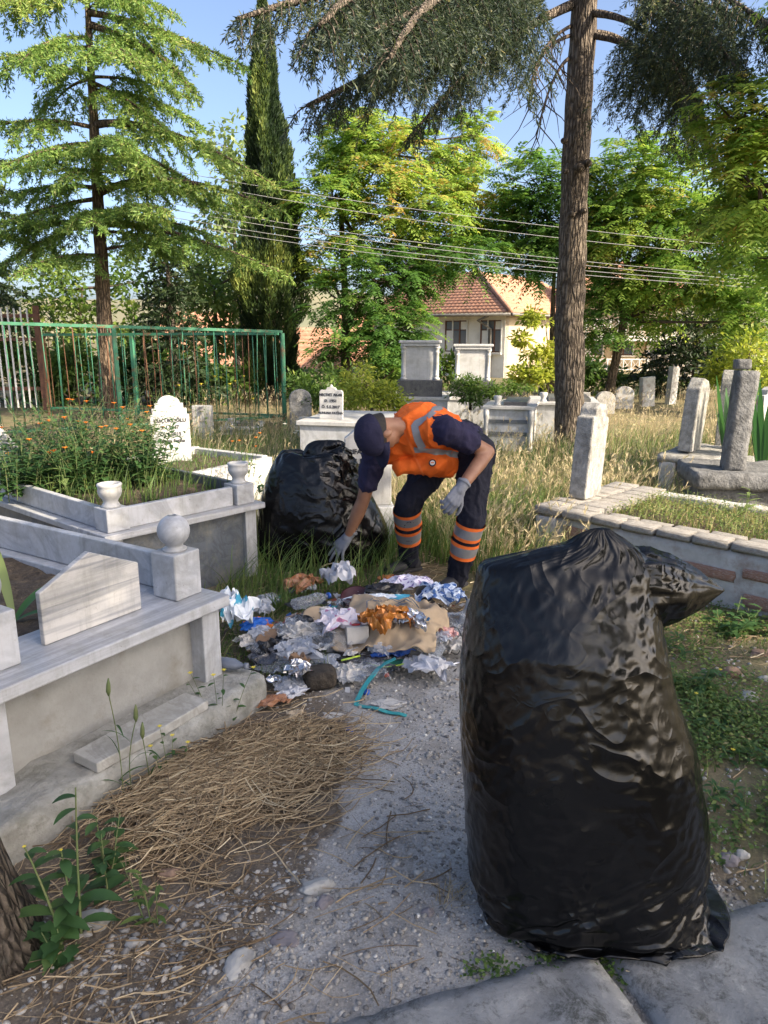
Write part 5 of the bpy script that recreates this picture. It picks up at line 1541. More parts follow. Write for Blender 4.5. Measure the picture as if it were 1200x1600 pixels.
# gloves
def hand(name, wrist, tip, back, thumb_side, curl, spread, parent, tcurl=.5, k=1.12):
    """wrist -> fingertips direction, back of the hand normal; curl per finger in degrees"""
    y = (tip - wrist).normalized()
    z = (back - y * back.dot(y)).normalized(); x = y.cross(z).normalized() * thumb_side
    W = lambda a, b_, c: wrist + (x * a + y * b_ + z * c) * k
    pr = [('c', wrist - y * .035, W(0, .01, 0), .037, .034), ('c', W(.018, .015, 0), W(.030, .080, .002), .022, .017), ('c', W(0, .015, 0), W(.010, .085, .004), .023, .017), ('c', W(-.01, .015, 0), W(-.010, .082, .003), .023, .016), ('c', W(-.018, .015, 0), W(-.029, .074, 0), .021, .015)]
    lens = ((.043, .026, .021), (.048, .030, .023), (.044, .028, .022), (.034, .021, .018))
    roots = (W(.031, .085, .001), W(.010, .091, .003), W(-.011, .087, .002), W(-.030, .077, -.001))
    for i in range(4):
        p = roots[i]; ang = 0
        sp = R(spread * (1.5 - i))
        for j in range(3):
            ang += R(curl[i] * (.7, 1.0, .8)[j])
            d_ = (y * math.cos(ang) - z * math.sin(ang)); d_ = (d_ * math.cos(sp) + x * math.sin(sp)).normalized()
            q = p + d_ * lens[i][j] * k
            pr.append(('c', p, q, (.0112, .0102, .0094)[j], (.0104, .0095, .0082)[j]))
            p = q
    p = W(.030, .030, -.006)
    for j, (l, a) in enumerate(((.042, 42), (.032, 42 - 22 * tcurl), (.026, 42 - 50 * tcurl))):
        d_ = (x * math.sin(R(a)) + y * math.cos(R(a)) - z * (.25 + .35 * tcurl * j)).normalized()
        q = p + d_ * l * k
        pr.append(('c', p, q, (.0150, .0122, .0108)[j], (.0125, .0110, .0090)[j])); p = q
    o = remeshed(name, pr, .0042, 2, M['glove'], parent)
    MB().tube([wrist - y * .052, wrist - y * .042, wrist - y * .034], [.041, .0425, .040], 20).build('cuff', M['glove'], o, True)
    return o
hand('glove', J['wrR'], J['tipR'], Vector((-.25, -.55, .75)), 1, (10, 8, 12, 20), 12, man, .3)
hand('glove', J['wrL'], J['tipL'], Vector((.35, -.75, .35)), -1, (44, 48, 50, 52), 3, man, .7)
# ------------------------------------------------------------------ black rubbish bags
def film(name, base=.0025, rough=.17, cr=1.0, bstr=.20):
    t = NT(name)
    v = t.mapping((1.0, 1.0, .8))
    ridg = t.math('POWER', t.math('SUBTRACT', 1.0, t.math('MULTIPLY', t.math('ABSOLUTE', t.math('SUBTRACT', t.noise(4.2 * cr, 2, .45, v, 1.2), .5)), 2.0)), 6.0)
    rid2 = t.math('POWER', t.math('SUBTRACT', 1.0, t.math('MULTIPLY', t.math('ABSOLUTE', t.math('SUBTRACT', t.noise(15 * cr, 2, .5, v, .6), .5)), 2.0)), 5.0)
    h = t.math('ADD', ridg, t.math('MULTIPLY', rid2, .14))
    col = t.mix((base, base, base * 1.15, 1), (.014, .013, .012, 1), t.ramp(t.noise(5, 8, .75), [(.58, 0.), (.8, .8)]))
    rg = t.ramp(t.noise(4, 6, .65), [(.3, rough * .8), (.7, rough * 1.8)])
    return t.done(t.pbr(col, rg, t.bump(h, bstr, .03), 0, .36))
M['bag'] = film('black_film')
def loft(rows, n, m, kz=1.0, kr=1.0, closed_top=True):
    zs = np.array([r[0] for r in rows])
    V=[];F=[]
    for i in range(m+1):
        z = zs[0]+(zs[-1]-zs[0])*i/m
        xl,xr,yc,hd,sq=(float(np.interp(z,zs,[r[k] for r in rows])) for k in range(1,6))
        cx,hw=(xl+xr)/2,(xr-xl)/2
        for k in range(n):
            w=6.28318*k/n;c,s=math.cos(w),math.sin(w)
            V.append((cx+(hw*kr)*math.copysign(abs(c)**sq,c), yc+(hd*kr)*math.copysign(abs(s)**sq,s), zs[0]+(z-zs[0])*kz))
    for i in range(m):
        for k in range(n): F.append((i*n+k,i*n+(k+1)%n,(i+1)*n+(k+1)%n,(i+1)*n+k))
    F.append(tuple(range(n-1,-1,-1)));F.append(tuple(m*n+k for k in range(n)))
    return V,F
def drape(rows, core_rows, n, m, frames, kz, kr, pin_rows=2, bend=.02, mass=.12, floor=0.0, lump=.03, lf=5, pinsel=None):
    """lets a slack film settle over its contents and returns the settled mesh"""
    V,F=loft(core_rows,48,40)
    V=[tuple(Vector(v)+Vector([fbm((v[0]+j*9,v[1],v[2]),lf,3)*lump for j in range(3)])) for v in V]
    cm=bpy.data.meshes.new('core');cm.from_pydata(V,[],F);cm.update()
    co=bpy.data.objects.new('core',cm);COL.objects.link(co)
    md=co.modifiers.new('c','COLLISION')
    co.collision.thickness_outer=.006; co.collision.cloth_friction=8
    fl=bpy.data.meshes.new('fl');fl.from_pydata([(-2,-2,floor),(2,-2,floor),(2,2,floor),(-2,2,floor)],[],[(0,1,2,3)]);fl.update()
    fo=bpy.data.objects.new('fl',fl);COL.objects.link(fo);fo.modifiers.new('c','COLLISION');fo.collision.thickness_outer=.003;fo.collision.cloth_friction=20
    V,F=loft(rows,n,m,kz,kr)
    rr=random.Random(3)
    V=[(x+rr.uniform(-.003,.003),y+rr.uniform(-.003,.003),z+.004) for x,y,z in V]
    me=bpy.data.meshes.new('bag');me.from_pydata(V,[],F);me.update()
    ob=bpy.data.objects.new('bag',me);COL.objects.link(ob)
    vg=ob.vertex_groups.new(name='pin')
    top=[i for i in range((m+1)*n) if i//n>m-pin_rows]
    vg.add(top,1.0,'REPLACE')
    # pinned rim comes down from the stretched height
    ob.shape_key_add(name='Basis'); sk=ob.shape_key_add(name='down')
    dz=(rows[-1][0]-rows[0][0])*(kz-1)
    for i in top: sk.data[i].co.z-=dz
    sk.value=0; sk.keyframe_insert('value',frame=1); sk.value=1; sk.keyframe_insert('value',frame=int(frames*.6))
    cl=ob.modifiers.new('cloth','CLOTH')
    st=cl.settings
    st.quality=5; st.mass=mass; st.tension_stiffness=12; st.compression_stiffness=8; st.shear_stiffness=6; st.bending_stiffness=bend
    st.air_damping=2.0; st.vertex_group_mass='pin'
    cl.collision_settings.collision_quality=2; cl.collision_settings.distance_min=.003; cl.collision_settings.use_self_collision=False
    cl.point_cache.frame_start=1; cl.point_cache.frame_end=frames
    SC.frame_start=1;SC.frame_end=frames
    for f in range(1,frames+1): SC.frame_set(f)
    dg=bpy.context.evaluated_depsgraph_get()
    out=bpy.data.meshes.new_from_object(ob.evaluated_get(dg))
    for o in (ob,co,fo): bpy.data.objects.remove(o)
    SC.frame_set(1)
    return out
YB_ = 1.80
rows = []
for (pyl, xl, pyr, xr, hd, sq) in ((1470, 790, 1470, 1104, .26, .55), (1456, 765, 1456, 1106, .262, .58), (1400, 742, 1400, 1106, .25, .62), (1330, 738, 1330, 1088, .25, .72), (1250, 737, 1250, 1090, .25, .76), (1130, 731, 1130, 1070, .24, .78),
                                 (1060, 728, 1060, 1042, .215, .8), (985, 734, 985, 1030, .185, .85), (930, 744, 930, 1024, .14, .9), (890, 753, 890, 1022, .10, .95), (876, 757, 876, 1016, .075, .95), (864, 850, 864, 1006, .05, .95), (850, 888, 850, 990, .035, 1.0), (838, 912, 838, 962, .016, 1.0), (830, 932, 830, 955, .006, 1.0)):
    a, b_ = at(xl, pyl, YB_), at(xr, pyr, YB_)
    rows.append([max(.0, a.z), a.x, b_.x, YB_ + .02, hd, sq])
z0 = rows[0][0]
for r_ in rows: r_[0] = r_[0] - z0 + .036 if r_[0] < .3 else r_[0]
rows.sort(key=lambda r_: r_[0])
bo = Vector((.55, YB_, .036))
Bag = empty('rubbish_bag', bo, 0, 'big full black plastic rubbish bag standing in the right foreground', 'rubbish bag', 'black rubbish bags')
rows = [[r_[0] - bo.z, r_[1] - bo.x, r_[2] - bo.x, r_[3] - bo.y, r_[4], r_[5]] for r_ in rows]
core = [[r_[0], r_[1] + .028, r_[2] - .028, r_[3], max(.004, r_[4] - .024), r_[5]] for r_ in rows if r_[0] < 1.03]
me = drape(rows, core, 140, 96, 34, 1.07, 1.055, 3, .02, .12, 0.0, .034, 4.2)
o = link('bag_body', me, M['bag'], Bag, True)
sb = o.modifiers.new('s', 'SUBSURF'); sb.levels = sb.render_levels = 1
# folded-over mouth pointing right
ax0, ax1 = at(925, 925, YB_ + .02) - bo, at(1130, 922, YB_ + .07) - bo
m, n = 50, 60
V, F = [], []
dirx = (ax1 - ax0).normalized(); upv = Vector((0, 0, 1)); upv = (upv - dirx * upv.dot(dirx)).normalized(); sdv = dirx.cross(upv)
for i in range(m + 1):
    f = i / m
    c = ax0.lerp(ax1, f) 
    hv = float(np.interp(f, [0, .2, .35, .55, .8, .95, 1], [.06, .105, .115, .096, .052, .016, .004])); hd = float(np.interp(f, [0, .25, .6, 1], [.05, .085, .075, .006]))
    for k in range(n):
        w = 6.28318 * k / n
        r_ = 1 + .13 * max(0, 1 - 2.6 * abs(mnoise.noise(Vector((math.cos(w) * 3.4, math.sin(w) * 3.4, f * 1.6 + 4))))) - .05 + .04 * (1 - 2 * abs(mnoise.noise(Vector((math.cos(w) * 5, math.sin(w) * 5, f * 5)))))
        V.append(c + upv * (math.sin(w) * hv * r_) + sdv * (math.cos(w) * hd * r_))
for i in range(m):
    for k in range(n): F.append((i * n + k, i * n + (k + 1) % n, (i + 1) * n + (k + 1) % n, (i + 1) * n + k))
F.append(tuple(range(n - 1, -1, -1))); F.append(tuple(m * n + k for k in range(n)))
me = bpy.data.meshes.new('bag_mouth'); me.from_pydata([tuple(v) for v in V], [], F); me.update()
bm = bmesh.new(); bm.from_mesh(me); bmesh.ops.recalc_face_normals(bm, faces=bm.faces); bm.to_mesh(me); bm.free()
link('bag_mouth', me, M['bag'], Bag, True)

# second bag beside the worker
YS = 5.02
rows = []
for (py, xl, xr, hd, sq) in ((888, 424, 572, .22, .8), (865, 412, 594, .25, .85), (825, 410, 598, .26, .9), (790, 414, 580, .24, .95), (760, 424, 562, .21, 1), (730, 434, 556, .15, 1), (712, 446, 550, .10, 1), (700, 468, 544, .05, 1), (688, 496, 532, .012, 1)):
    a, b_ = at(xl, py, YS), at(xr, py, YS)
    rows.append([a.z, a.x, b_.x, YS, hd, sq])
rows.sort(key=lambda r_: r_[0])
bo = Vector(((rows[0][1] + rows[0][2]) / 2, YS, 0))
zmin = rows[0][0]
rows = [[(r_[0] - zmin) * (rows[-1][0]) / (rows[-1][0] - zmin), r_[1] - bo.x, r_[2] - bo.x, 0, r_[4], r_[5]] for r_ in rows]
Bag2 = empty('rubbish_bag', bo, 0, 'crumpled black rubbish bag slumped behind the worker\'s reaching hand', 'rubbish bag', 'black rubbish bags')
core = [[r_[0], r_[1] + .03, r_[2] - .03, r_[3], max(.004, r_[4] - .03), r_[5]] for r_ in rows if r_[0] < .62]
me = drape(rows, core, 84, 70, 34, 1.26, 1.12, 3, .03, .12, 0.0, .05, 5)
o = link('bag_body', me, M['bag'], Bag2, True)
sb = o.modifiers.new('s', 'SUBSURF'); sb.levels = sb.render_levels = 1
ear = MB()
q = [at(552, 712, YS - .05) - bo, at(553, 745, YS - .1) - bo, at(540, 770, YS - .16) - bo, at(528, 705, YS - .12) - bo]
vs = []
for i in range(9):
    for j in range(9):
        p = q[0].lerp(q[1], j / 8).lerp(q[3].lerp(q[2], j / 8), i / 8)
        vs.append(p + Vector((0, -.03, .0)) * (1 - 2 * abs(mnoise.noise(p * 22))))
ear.add(vs, [(i * 9 + j, i * 9 + j + 1, i * 9 + j + 10, i * 9 + j + 9) for i in range(8) for j in range(8)])
ear.build('bag_mouth', M['bag'], Bag2, True)
# ------------------------------------------------------------------ the heap of rubbish, piece by piece
def shiny(name, c, rough=.3, c2=None, spec=.5, metal=0.0, bs=30, bump=.3):
    return plain(name, c, c2, 14, rough, bump, bs, metal, spec)
def clear_film(name, tint=(.85, .88, .92, 1), alpha=.35, rough=.12):
    t = NT(name)
    p = t.pbr(tint, rough, t.bump(t.noise(26, 4, .6, None, .5), .5, .01), 0, .9)
    tr = t.n('ShaderNodeBsdfTransparent'); tr.inputs[0].default_value = (.96, .97, .98, 1)
    mx = t.n('ShaderNodeMixShader')
    f = t.n('ShaderNodeLayerWeight'); f.inputs[0].default_value = .35
    fac = t.math('ADD', t.math('MULTIPLY', f.outputs['Facing'], .5), alpha)
    t.l(fac, mx.inputs[0]); t.l(tr.outputs[0], mx.inputs[1]); t.l(p, mx.inputs[2])
    return t.done(mx.outputs[0])
def printed(name, base, ink, scale=18, thr=.56, rough=.4, stretch=(1, 1, 1)):
    t = NT(name)
    col = t.mix(base, ink, t.ramp(t.noise(scale, 2, .5, t.mapping(stretch)), [(thr, 0.), (thr + .02, 1.)]))
    return t.done(t.pbr(col, rough, t.bump(t.noise(20, 5, .6, None, .5), .5, .012), 0, .5))
K = {}
K['clear'] = clear_film('clear_plastic', (.52, .56, .62, 1), .08, .08)
K['milky'] = clear_film('milky_plastic', (.55, .58, .64, 1), .42, .22)
K['white'] = shiny('white_plastic', (.50, .51, .55, 1), .4, (.38, .39, .43, 1))
K['paper'] = shiny('white_paper', (.52, .50, .47, 1), .9, (.42, .40, .37, 1))
K['kraft'] = shiny('kraft_paper', (.42, .32, .21, 1), .85, (.35, .26, .17, 1))
K['card'] = shiny('brown_card', (.27, .17, .10, 1), .9, (.20, .125, .075, 1))
K['orange_foil'] = shiny('orange_foil', (.50, .20, .035, 1), .22, (.30, .09, .015, 1), .6, .35)
K['silver'] = shiny('silver_foil', (.62, .62, .64, 1), .22, (.42, .42, .44, 1), .6, .85)
K['blue'] = shiny('blue_plastic', (.012, .07, .34, 1), .35, (.02, .10, .42, 1))
K['teal'] = shiny('teal_strap', (.035, .27, .29, 1), .45, (.05, .33, .34, 1))
K['lime'] = shiny('lime_cord', (.48, .66, .08, 1), .4, (.40, .58, .07, 1))
K['black'] = shiny('black_plastic', (.012, .012, .014, 1), .35, (.03, .03, .03, 1))
K['grey'] = shiny('grey_plastic', (.12, .14, .18, 1), .3, (.19, .21, .25, 1))
K['maroon'] = shiny('maroon_tray', (.08, .02, .03, 1), .4, (.05, .015, .02, 1))
K['pink'] = shiny('pink_wrapper', (.55, .22, .20, 1), .45, (.65, .45, .42, 1))
K['red'] = shiny('red_plastic', (.55, .04, .03, 1), .4)
K['peel'] = shiny('orange_peel', (.42, .17, .05, 1), .6, (.30, .12, .04, 1))
K['beige'] = shiny('beige_scrap', (.48, .40, .29, 1), .8, (.36, .29, .2, 1))
K['char'] = plain('charred_wood', (.030, .026, .022, 1), (.075, .06, .045, 1), 14, .9, 1.0, 30, dist=.02)
K['teal_bag'] = printed('teal_printed_film', (.70, .74, .78, 1), (.05, .30, .45, 1), 11, .55)
K['lilac_bag'] = printed('lilac_printed_film', (.62, .60, .70, 1), (.17, .12, .30, 1), 26, .57, .4, (1, 3, 1))
K['dot_bag'] = printed('blue_dotted_film', (.55, .62, .74, 1), (.06, .14, .36, 1), 38, .52)
K['blue_print'] = printed('blue_orange_wrapper', (.015, .12, .50, 1), (.62, .20, .03, 1), 9, .55)
K['pink_film'] = printed('pink_printed_film', (.66, .62, .68, 1), (.55, .22, .35, 1), 16, .60)
K['dark_film'] = clear_film('dark_film', (.05, .05, .06, 1), .75, .25)
K['brown_film'] = shiny('brown_film', (.30, .14, .07, 1), .35, (.22, .09, .04, 1))
def heap_z(x, y):
    """height of the heap's surface"""
    return .115 * math.exp(-((x + .02) / .42) ** 2 - ((y - 3.85) / .42) ** 2) + .055 * math.exp(-((x + .45) / .3) ** 2 - ((y - 3.55) / .3) ** 2)
def place(o, px, py, lift=0.0, rz=0.0, rx=0.0, ry=0.0):
    z = .04
    for _ in range(4):
        p = on(px, py, z); z = heap_z(p.x, p.y) + lift
    o.location = (p.x, p.y, z); o.rotation_euler = (R(rx), R(ry), R(rz))
    return o
def crumple(name, label, px, py, w, d, h, mat, seed, cat='rubbish', rz=0, n=26, fold=1.0, lift=.0, group='scattered rubbish pieces', solid=.0, freq=9):
    """a crumpled sheet: folded and creased film or paper, resting on what is under it"""
    vs, fs = [], []
    for j in range(n + 1):
        for i in range(n + 1):
            u, v = i / n - .5, j / n - .5
            q = Vector((u * 1.7 + seed * 3.1, v * 1.7, seed))
            r1 = 1 - 2 * abs(mnoise.noise(q * 2.1)); r2 = 1 - 2 * abs(mnoise.noise(q * 4.7 + Vector((3, 0, 1)))); r3 = 1 - 2 * abs(mnoise.noise(q * 10 + Vector((1, 5, 1))))
            dx, dy = mnoise.noise(q * 2.6 + Vector((7, 1, 0))), mnoise.noise(q * 2.6 + Vector((1, 9, 0)))
            edge = 1 - max(abs(u), abs(v)) * 2
            ro = 1 - .22 * (abs(u) * 2) ** 3 * (abs(v) * 2) ** 3
            mound = max(0, 1 - ((u * 2) ** 2 + (v * 2) ** 2) * .75)
            z = h * (.10 + .34 * mound + .42 * (r1 + .6) * fold * .6 + .26 * r2 * fold + .10 * r3 * fold) 
            vs.append(((u * ro + dx * .30 * fold) * w, (v * ro + dy * .30 * fold) * d, max(.004, z)))
    for j in range(n):
        for i in range(n):
            k = j * (n + 1) + i
            fs.append((k, k + 1, k + n + 2, k + n + 1))
    o = MB().add(vs, fs).build(name, mat, None, False)
    if solid:
        sd = o.modifiers.new('s', 'SOLIDIFY'); sd.thickness = solid
    return tag(place(o, px, py, lift, rz), label, cat, group)
G_ = 'scattered rubbish pieces'
# kraft paper sack, flattened
vs, fs = [], []
n = 36
for j in range(n + 1):
    for i in range(n + 1):
        u, v = i / n - .5, j / n - .5
        q = Vector((u * 3, v * 3, 2))
        z = .035 + .042 * (1 - 2 * abs(mnoise.noise(q * 1.3))) + .020 * (1 - 2 * abs(mnoise.noise(q * 3.3))) + .05 * (1 - (u * 2) ** 2) * (1 - (v * 2) ** 2)
        vs.append((u * .52 + .04 * mnoise.noise(q), v * .50 * (1 - .12 * u) + .04 * mnoise.noise(q + Vector((4, 0, 0))), z))
for j in range(n):
    for i in range(n):
        k = j * (n + 1) + i; fs.append((k, k + 1, k + n + 2, k + n + 1))
sack = MB().add(vs, fs).build('paper_sack', K['kraft'], None, True)
tag(place(sack, 612, 985, .045, -14, 7, 0), 'flattened brown paper sack with blue print on top of the heap', 'paper sack')
sd = sack.modifiers.new('s', 'SOLIDIFY'); sd.thickness = .006
def on_sack(u, v): # height on the sack
    q = Vector((u * 3, v * 3, 2))
    return .035 + .042 * (1 - 2 * abs(mnoise.noise(q * 1.3))) + .020 * (1 - 2 * abs(mnoise.noise(q * 3.3))) + .05 * (1 - (u * 2) ** 2) * (1 - (v * 2) ** 2)
M['blue_ink'] = plain('blue_ink', (.03, .12, .26, 1), rough=.8)
M['grey_ink'] = plain('grey_ink', (.10, .14, .19, 1), rough=.8)
def ink(u0, u1, v0, v1, mat, nm='print'):
    vs, fs = [], []
    m = 8
    for j in range(m + 1):
        for i in range(m + 1):
            u, v = u0 + (u1 - u0) * i / m, v0 + (v1 - v0) * j / m
            q = Vector((u * 3, v * 3, 2))
            vs.append((u * .52 + .04 * mnoise.noise(q), v * .50 * (1 - .12 * u) + .04 * mnoise.noise(q + Vector((4, 0, 0))), on_sack(u, v) + .0022))
    for j in range(m):
        for i in range(m): fs.append((j * (m + 1) + i, j * (m + 1) + i + 1, (j + 1) * (m + 1) + i + 1, (j + 1) * (m + 1) + i))
    MB().add(vs, fs).build(nm, mat, sack, True)
ink(.30, .325, -.24, .02, M['blue_ink']); ink(.33, .36, -.09, -.06, M['blue_ink']); ink(.36, .39, -.03, .02, M['blue_ink']); ink(.36, .39, -.20, -.14, M['blue_ink']); ink(.335, .365, -.14, -.11, M['blue_ink'])
for k in range(7): ink(.06 + .0 * k, .30 - .03 * (k % 3), .36 - k * .035, .372 - k * .035, M['grey_ink'])
for k in range(3): ink(-.25, .0 - .04 * k, .34 - k * .05, .352 - k * .05, M['grey_ink'])
ink(-.27, -.262, .0, .36, M['grey_ink']); ink(.03, .038, .0, .38, M['grey_ink']); ink(-.27, .03, .378, .386, M['grey_ink'])
crumple('foil_packet', 'crumpled orange foil packet lying on the paper sack', 604, 982, .24, .18, .13, K['orange_foil'], 4, 'packet', 20, lift=.125)
crumple('foil_wrapper', 'crinkled silver foil wrapper beside the orange packet on the sack', 640, 982, .17, .13, .10, K['silver'], 7, 'wrapper', -30, lift=.135)
crumple('plastic_scrap', 'small round orange plastic scrap above the foil packet', 614, 964, .08, .07, .06, K['peel'], 9, 'rubbish', lift=.15)
# white carton with red lid
o = empty('carton', (0, 0, 0), 0, 'small white carton with a red spot left of the orange packet', 'carton', G_)
MB().box(-.055, .055, -.04, .04, 0, .085).build('box', K['paper'], o, bevel=.004)
MB().lathe([(.022, 0), (.021, .005), (.018, .006)], (0, .01, .086), 16).build('lid', K['red'], o, True)
place(o, 558, 1000, .07, 12, -14)
# teal strap, bent
pts = [on(635, 1119, .004), on(600, 1111, .012), on(556, 1103, .006), on(565, 1080, .03), on(590, 1045, .075), on(618, 1028, .12)]
pts[2] = on(556, 1101, .005)
def strap(name, pts, w, th, mat, label, cat):
    c = sum(pts, Vector()) / len(pts); c.z = 0
    dense = []
    for a, b_ in zip(pts[:-1], pts[1:]):
        for i in range(6): dense.append(a.lerp(b_, i / 6))
    dense.append(pts[-1])
    vs, fs = [], []
    for i, p in enumerate(dense):
        tn = (dense[min(i + 1, len(dense) - 1)] - dense[max(i - 1, 0)]).normalized()
        sd = tn.cross(Vector((0, 0, 1))).normalized()
        p = p + Vector((0, 0, .003 * math.sin(i))) - c
        vs += [p - sd * w / 2, p + sd * w / 2, p + sd * w / 2 + Vector((0, 0, th)), p - sd * w / 2 + Vector((0, 0, th))]
    for i in range(len(dense) - 1):
        for k in range(4): fs.append((i * 4 + k, i * 4 + (k + 1) % 4, i * 4 + 4 + (k + 1) % 4, i * 4 + 4 + k))
    fs += [(3, 2, 1, 0), tuple(len(vs) - 4 + k for k in range(4))]
    o = MB().add([tuple(v) for v in vs], fs).build(name, mat)
    o.location = c
    return tag(o, label, cat, G_)
strap('plastic_strap', pts, .022, .003, K['teal'], 'teal plastic strap bent into an L on the path', 'strap')
pts = [on(560, 1030, .06), on(600, 1042, .05), on(640, 1034, .075), on(668, 1018, .09), on(683, 998, .11)]
def cord(name, pts, r_, mat, label, cat='cord'):
    c = sum(pts, Vector()) / len(pts); c.z = 0
    ps = []
    for i in range(len(pts) * 6):
        f = i / (len(pts) * 6 - 1) * (len(pts) - 1); k = min(int(f), len(pts) - 2); u = f - k
        p0, p1, p2, p3 = pts[max(k - 1, 0)], pts[k], pts[k + 1], pts[min(k + 2, len(pts) - 1)]
        ps.append(.5 * ((2 * p1) + (p2 - p0) * u + (2 * p0 - 5 * p1 + 4 * p2 - p3) * u * u + (3 * p1 - p0 - 3 * p2 + p3) * u ** 3) - c)
    o = MB().tube(ps, r_, 7).build(name, mat, None, True); o.location = c
    return tag(o, label, cat, G_)
cord('lime_rope', pts, .0035, K['lime'], 'curved lime green cord lying across the front of the heap')
cord('wire', [on(690, 985, .08), on(712, 980, .10), on(722, 1000, .06), on(715, 1022, .03), on(700, 1016, .06)], .003, K['black'], 'thin black wire loop at the right end of the heap', 'wire')
# caps
for (px, py, lab) in ((546, 1144, 'blue bottle cap lying alone on the path'), (572, 1083, 'blue bottle cap at the bend of the teal strap')):
    o = MB().lathe([(.017, 0), (.0175, .002), (.0175, .012), (.016, .0145), (.004, .015)], (0, 0, 0), 20).build('bottle_cap', K['blue'], None, True)
    tag(place(o, px, py, .004, 0, 8), lab, 'bottle cap', G_)
def bottle(name, label, px, py, L, r_, mat, capm, rz, lift, crush, seed, neck=True):
    o = empty(name, (0, 0, 0), 0, label, 'bottle', G_)
    prof = [(r_ * .6, 0), (r_ * .96, .006), (r_, .02), (r_ * .94, L * .2), (r_, L * .25), (r_ * .94, L * .45), (r_, L * .5), (r_, L * .68), (r_ * .75, L * .80), (r_ * .35, L * .90), (r_ * .33, L)]
    mb = MB().lathe(prof, (0, 0, 0), 26)
    vs = []
    for v in mb.v:
        q = Vector(v) * 14 + Vector((seed, 0, 0)); f = 1 - crush * (.5 + abs(mnoise.noise(q)) * 1.6)
        vs.append((v[2] - L / 2, v[0] * f, max(-r_, v[1]) * f * .85 + r_ * .8))
    mb.v = vs
    mb.build('shell', mat, o, True)
    mc = MB().lathe([(r_ * .40, 0), (r_ * .40, .014), (r_ * .36, .016)], (0, 0, 0), 18)
    mc.v = [(L / 2 + v[2] - .012, v[0], v[1] + r_ * .8) for v in mc.v]
    mc.build('neck_ring', capm, o, True)
    place(o, px, py, lift, rz)
    return o
bottle('plastic_bottle', 'squashed grey plastic bottle lying on the concrete footing of the near tomb', 352, 1045, .22, .036, K['grey'], K['grey'], -18, .135, .18, 2)
bottle('plastic_bottle', 'clear crushed plastic bottle at the back left of the heap', 487, 948, .24, .045, K['clear'], K['blue'], 40, .05, .18, 3)
bottle('plastic_bottle', 'clear plastic bottle half hidden at the right end of the heap', 684, 1024, .20, .033, K['clear'], K['white'], 70, .04, .15, 5)
# charred block
mb = rough_block(MB(), -.075, .075, -.05, .05, 0, .085, .025, .012, 77)
o = mb.build('charred_block', K['char'], None, True)
tag(place(o, 499, 1070, .0, 14), 'charred black wooden block at the front of the heap', 'wood block', G_)
# cups and trays
def tub(name, label, px, py, r_, h_, mat, rz, rx, lift, cat='cup'):
    mb = MB(); n = 22
    mb.lathe([(r_ * .72, 0), (r_ * .74, .002), (r_, h_), (r_ * 1.05, h_ + .003), (r_ * .97, h_ + .002), (r_ * .70, .005)], (0, 0, 0), n)
    o = mb.build(name, mat, None, True)
    return tag(place(o, px, py, lift, rz, rx), label, cat, G_)
tub('plastic_cup', 'clear plastic cup tipped over at the back of the heap', 590, 922, .045, .10, K['clear'], 30, 70, .05)
tub('black_tub_cover', 'black plastic lid leaning near the dotted blue bag', 662, 930, .05, .012, K['black'], 10, 60, .06, 'lid')
tub('food_tray', 'dark maroon food tray under the white paper, back left', 556, 938, .085, .02, K['maroon'], 0, 24, .02, 'tray')
tub('food_tub', 'clear square-ish food tub in the grass by the tomb', 422, 942, .05, .05, K['milky'], 20, 60, .03, 'tub')
o = MB().lathe([(.10, 0), (.10, .004), (.092, .006)], (0, 0, 0), 26).build('cardboard_disc', K['card'], None, True)
tag(place(o, 430, 1005, .04, 0, 22, 10), 'round brown cardboard disc at the left of the heap', 'cardboard', G_)
o = MB().lathe([(.085, 0), (.085, .003), (.075, .005)], (0, 0, 0), 24).build('cardboard_disc', K['kraft'], None, True)
tag(place(o, 497, 968, .05, 0, 30, 20), 'tan cardboard disc under the crushed clear bottle', 'cardboard', G_)
# pen-like tube
o = MB().tube([(-.06, 0, .008), (.06, .0, .008)], .008, 10).build('metal_tube', K['silver'], None, True)
tag(place(o, 705, 1040, .005, 20), 'short silver tube at the right front of the heap', 'tube', G_)
o = MB().tube([(-.05, 0, .008), (.05, .0, .008)], .005, 8).build('marker_pen', K['lime'], None, True)
tag(place(o, 548, 1030, .055, 30), 'short yellow-green stick among the clear films', 'stick', G_)
o = MB().box(-.13, .13, -.018, .018, 0, .004).build('green_strip', shiny('green_strip', (.02, .14, .10, 1), .5), None)
tag(place(o, 640, 1034, .05, 3, 10), 'flat dark green plastic strip under the sack edge', 'strip', G_)
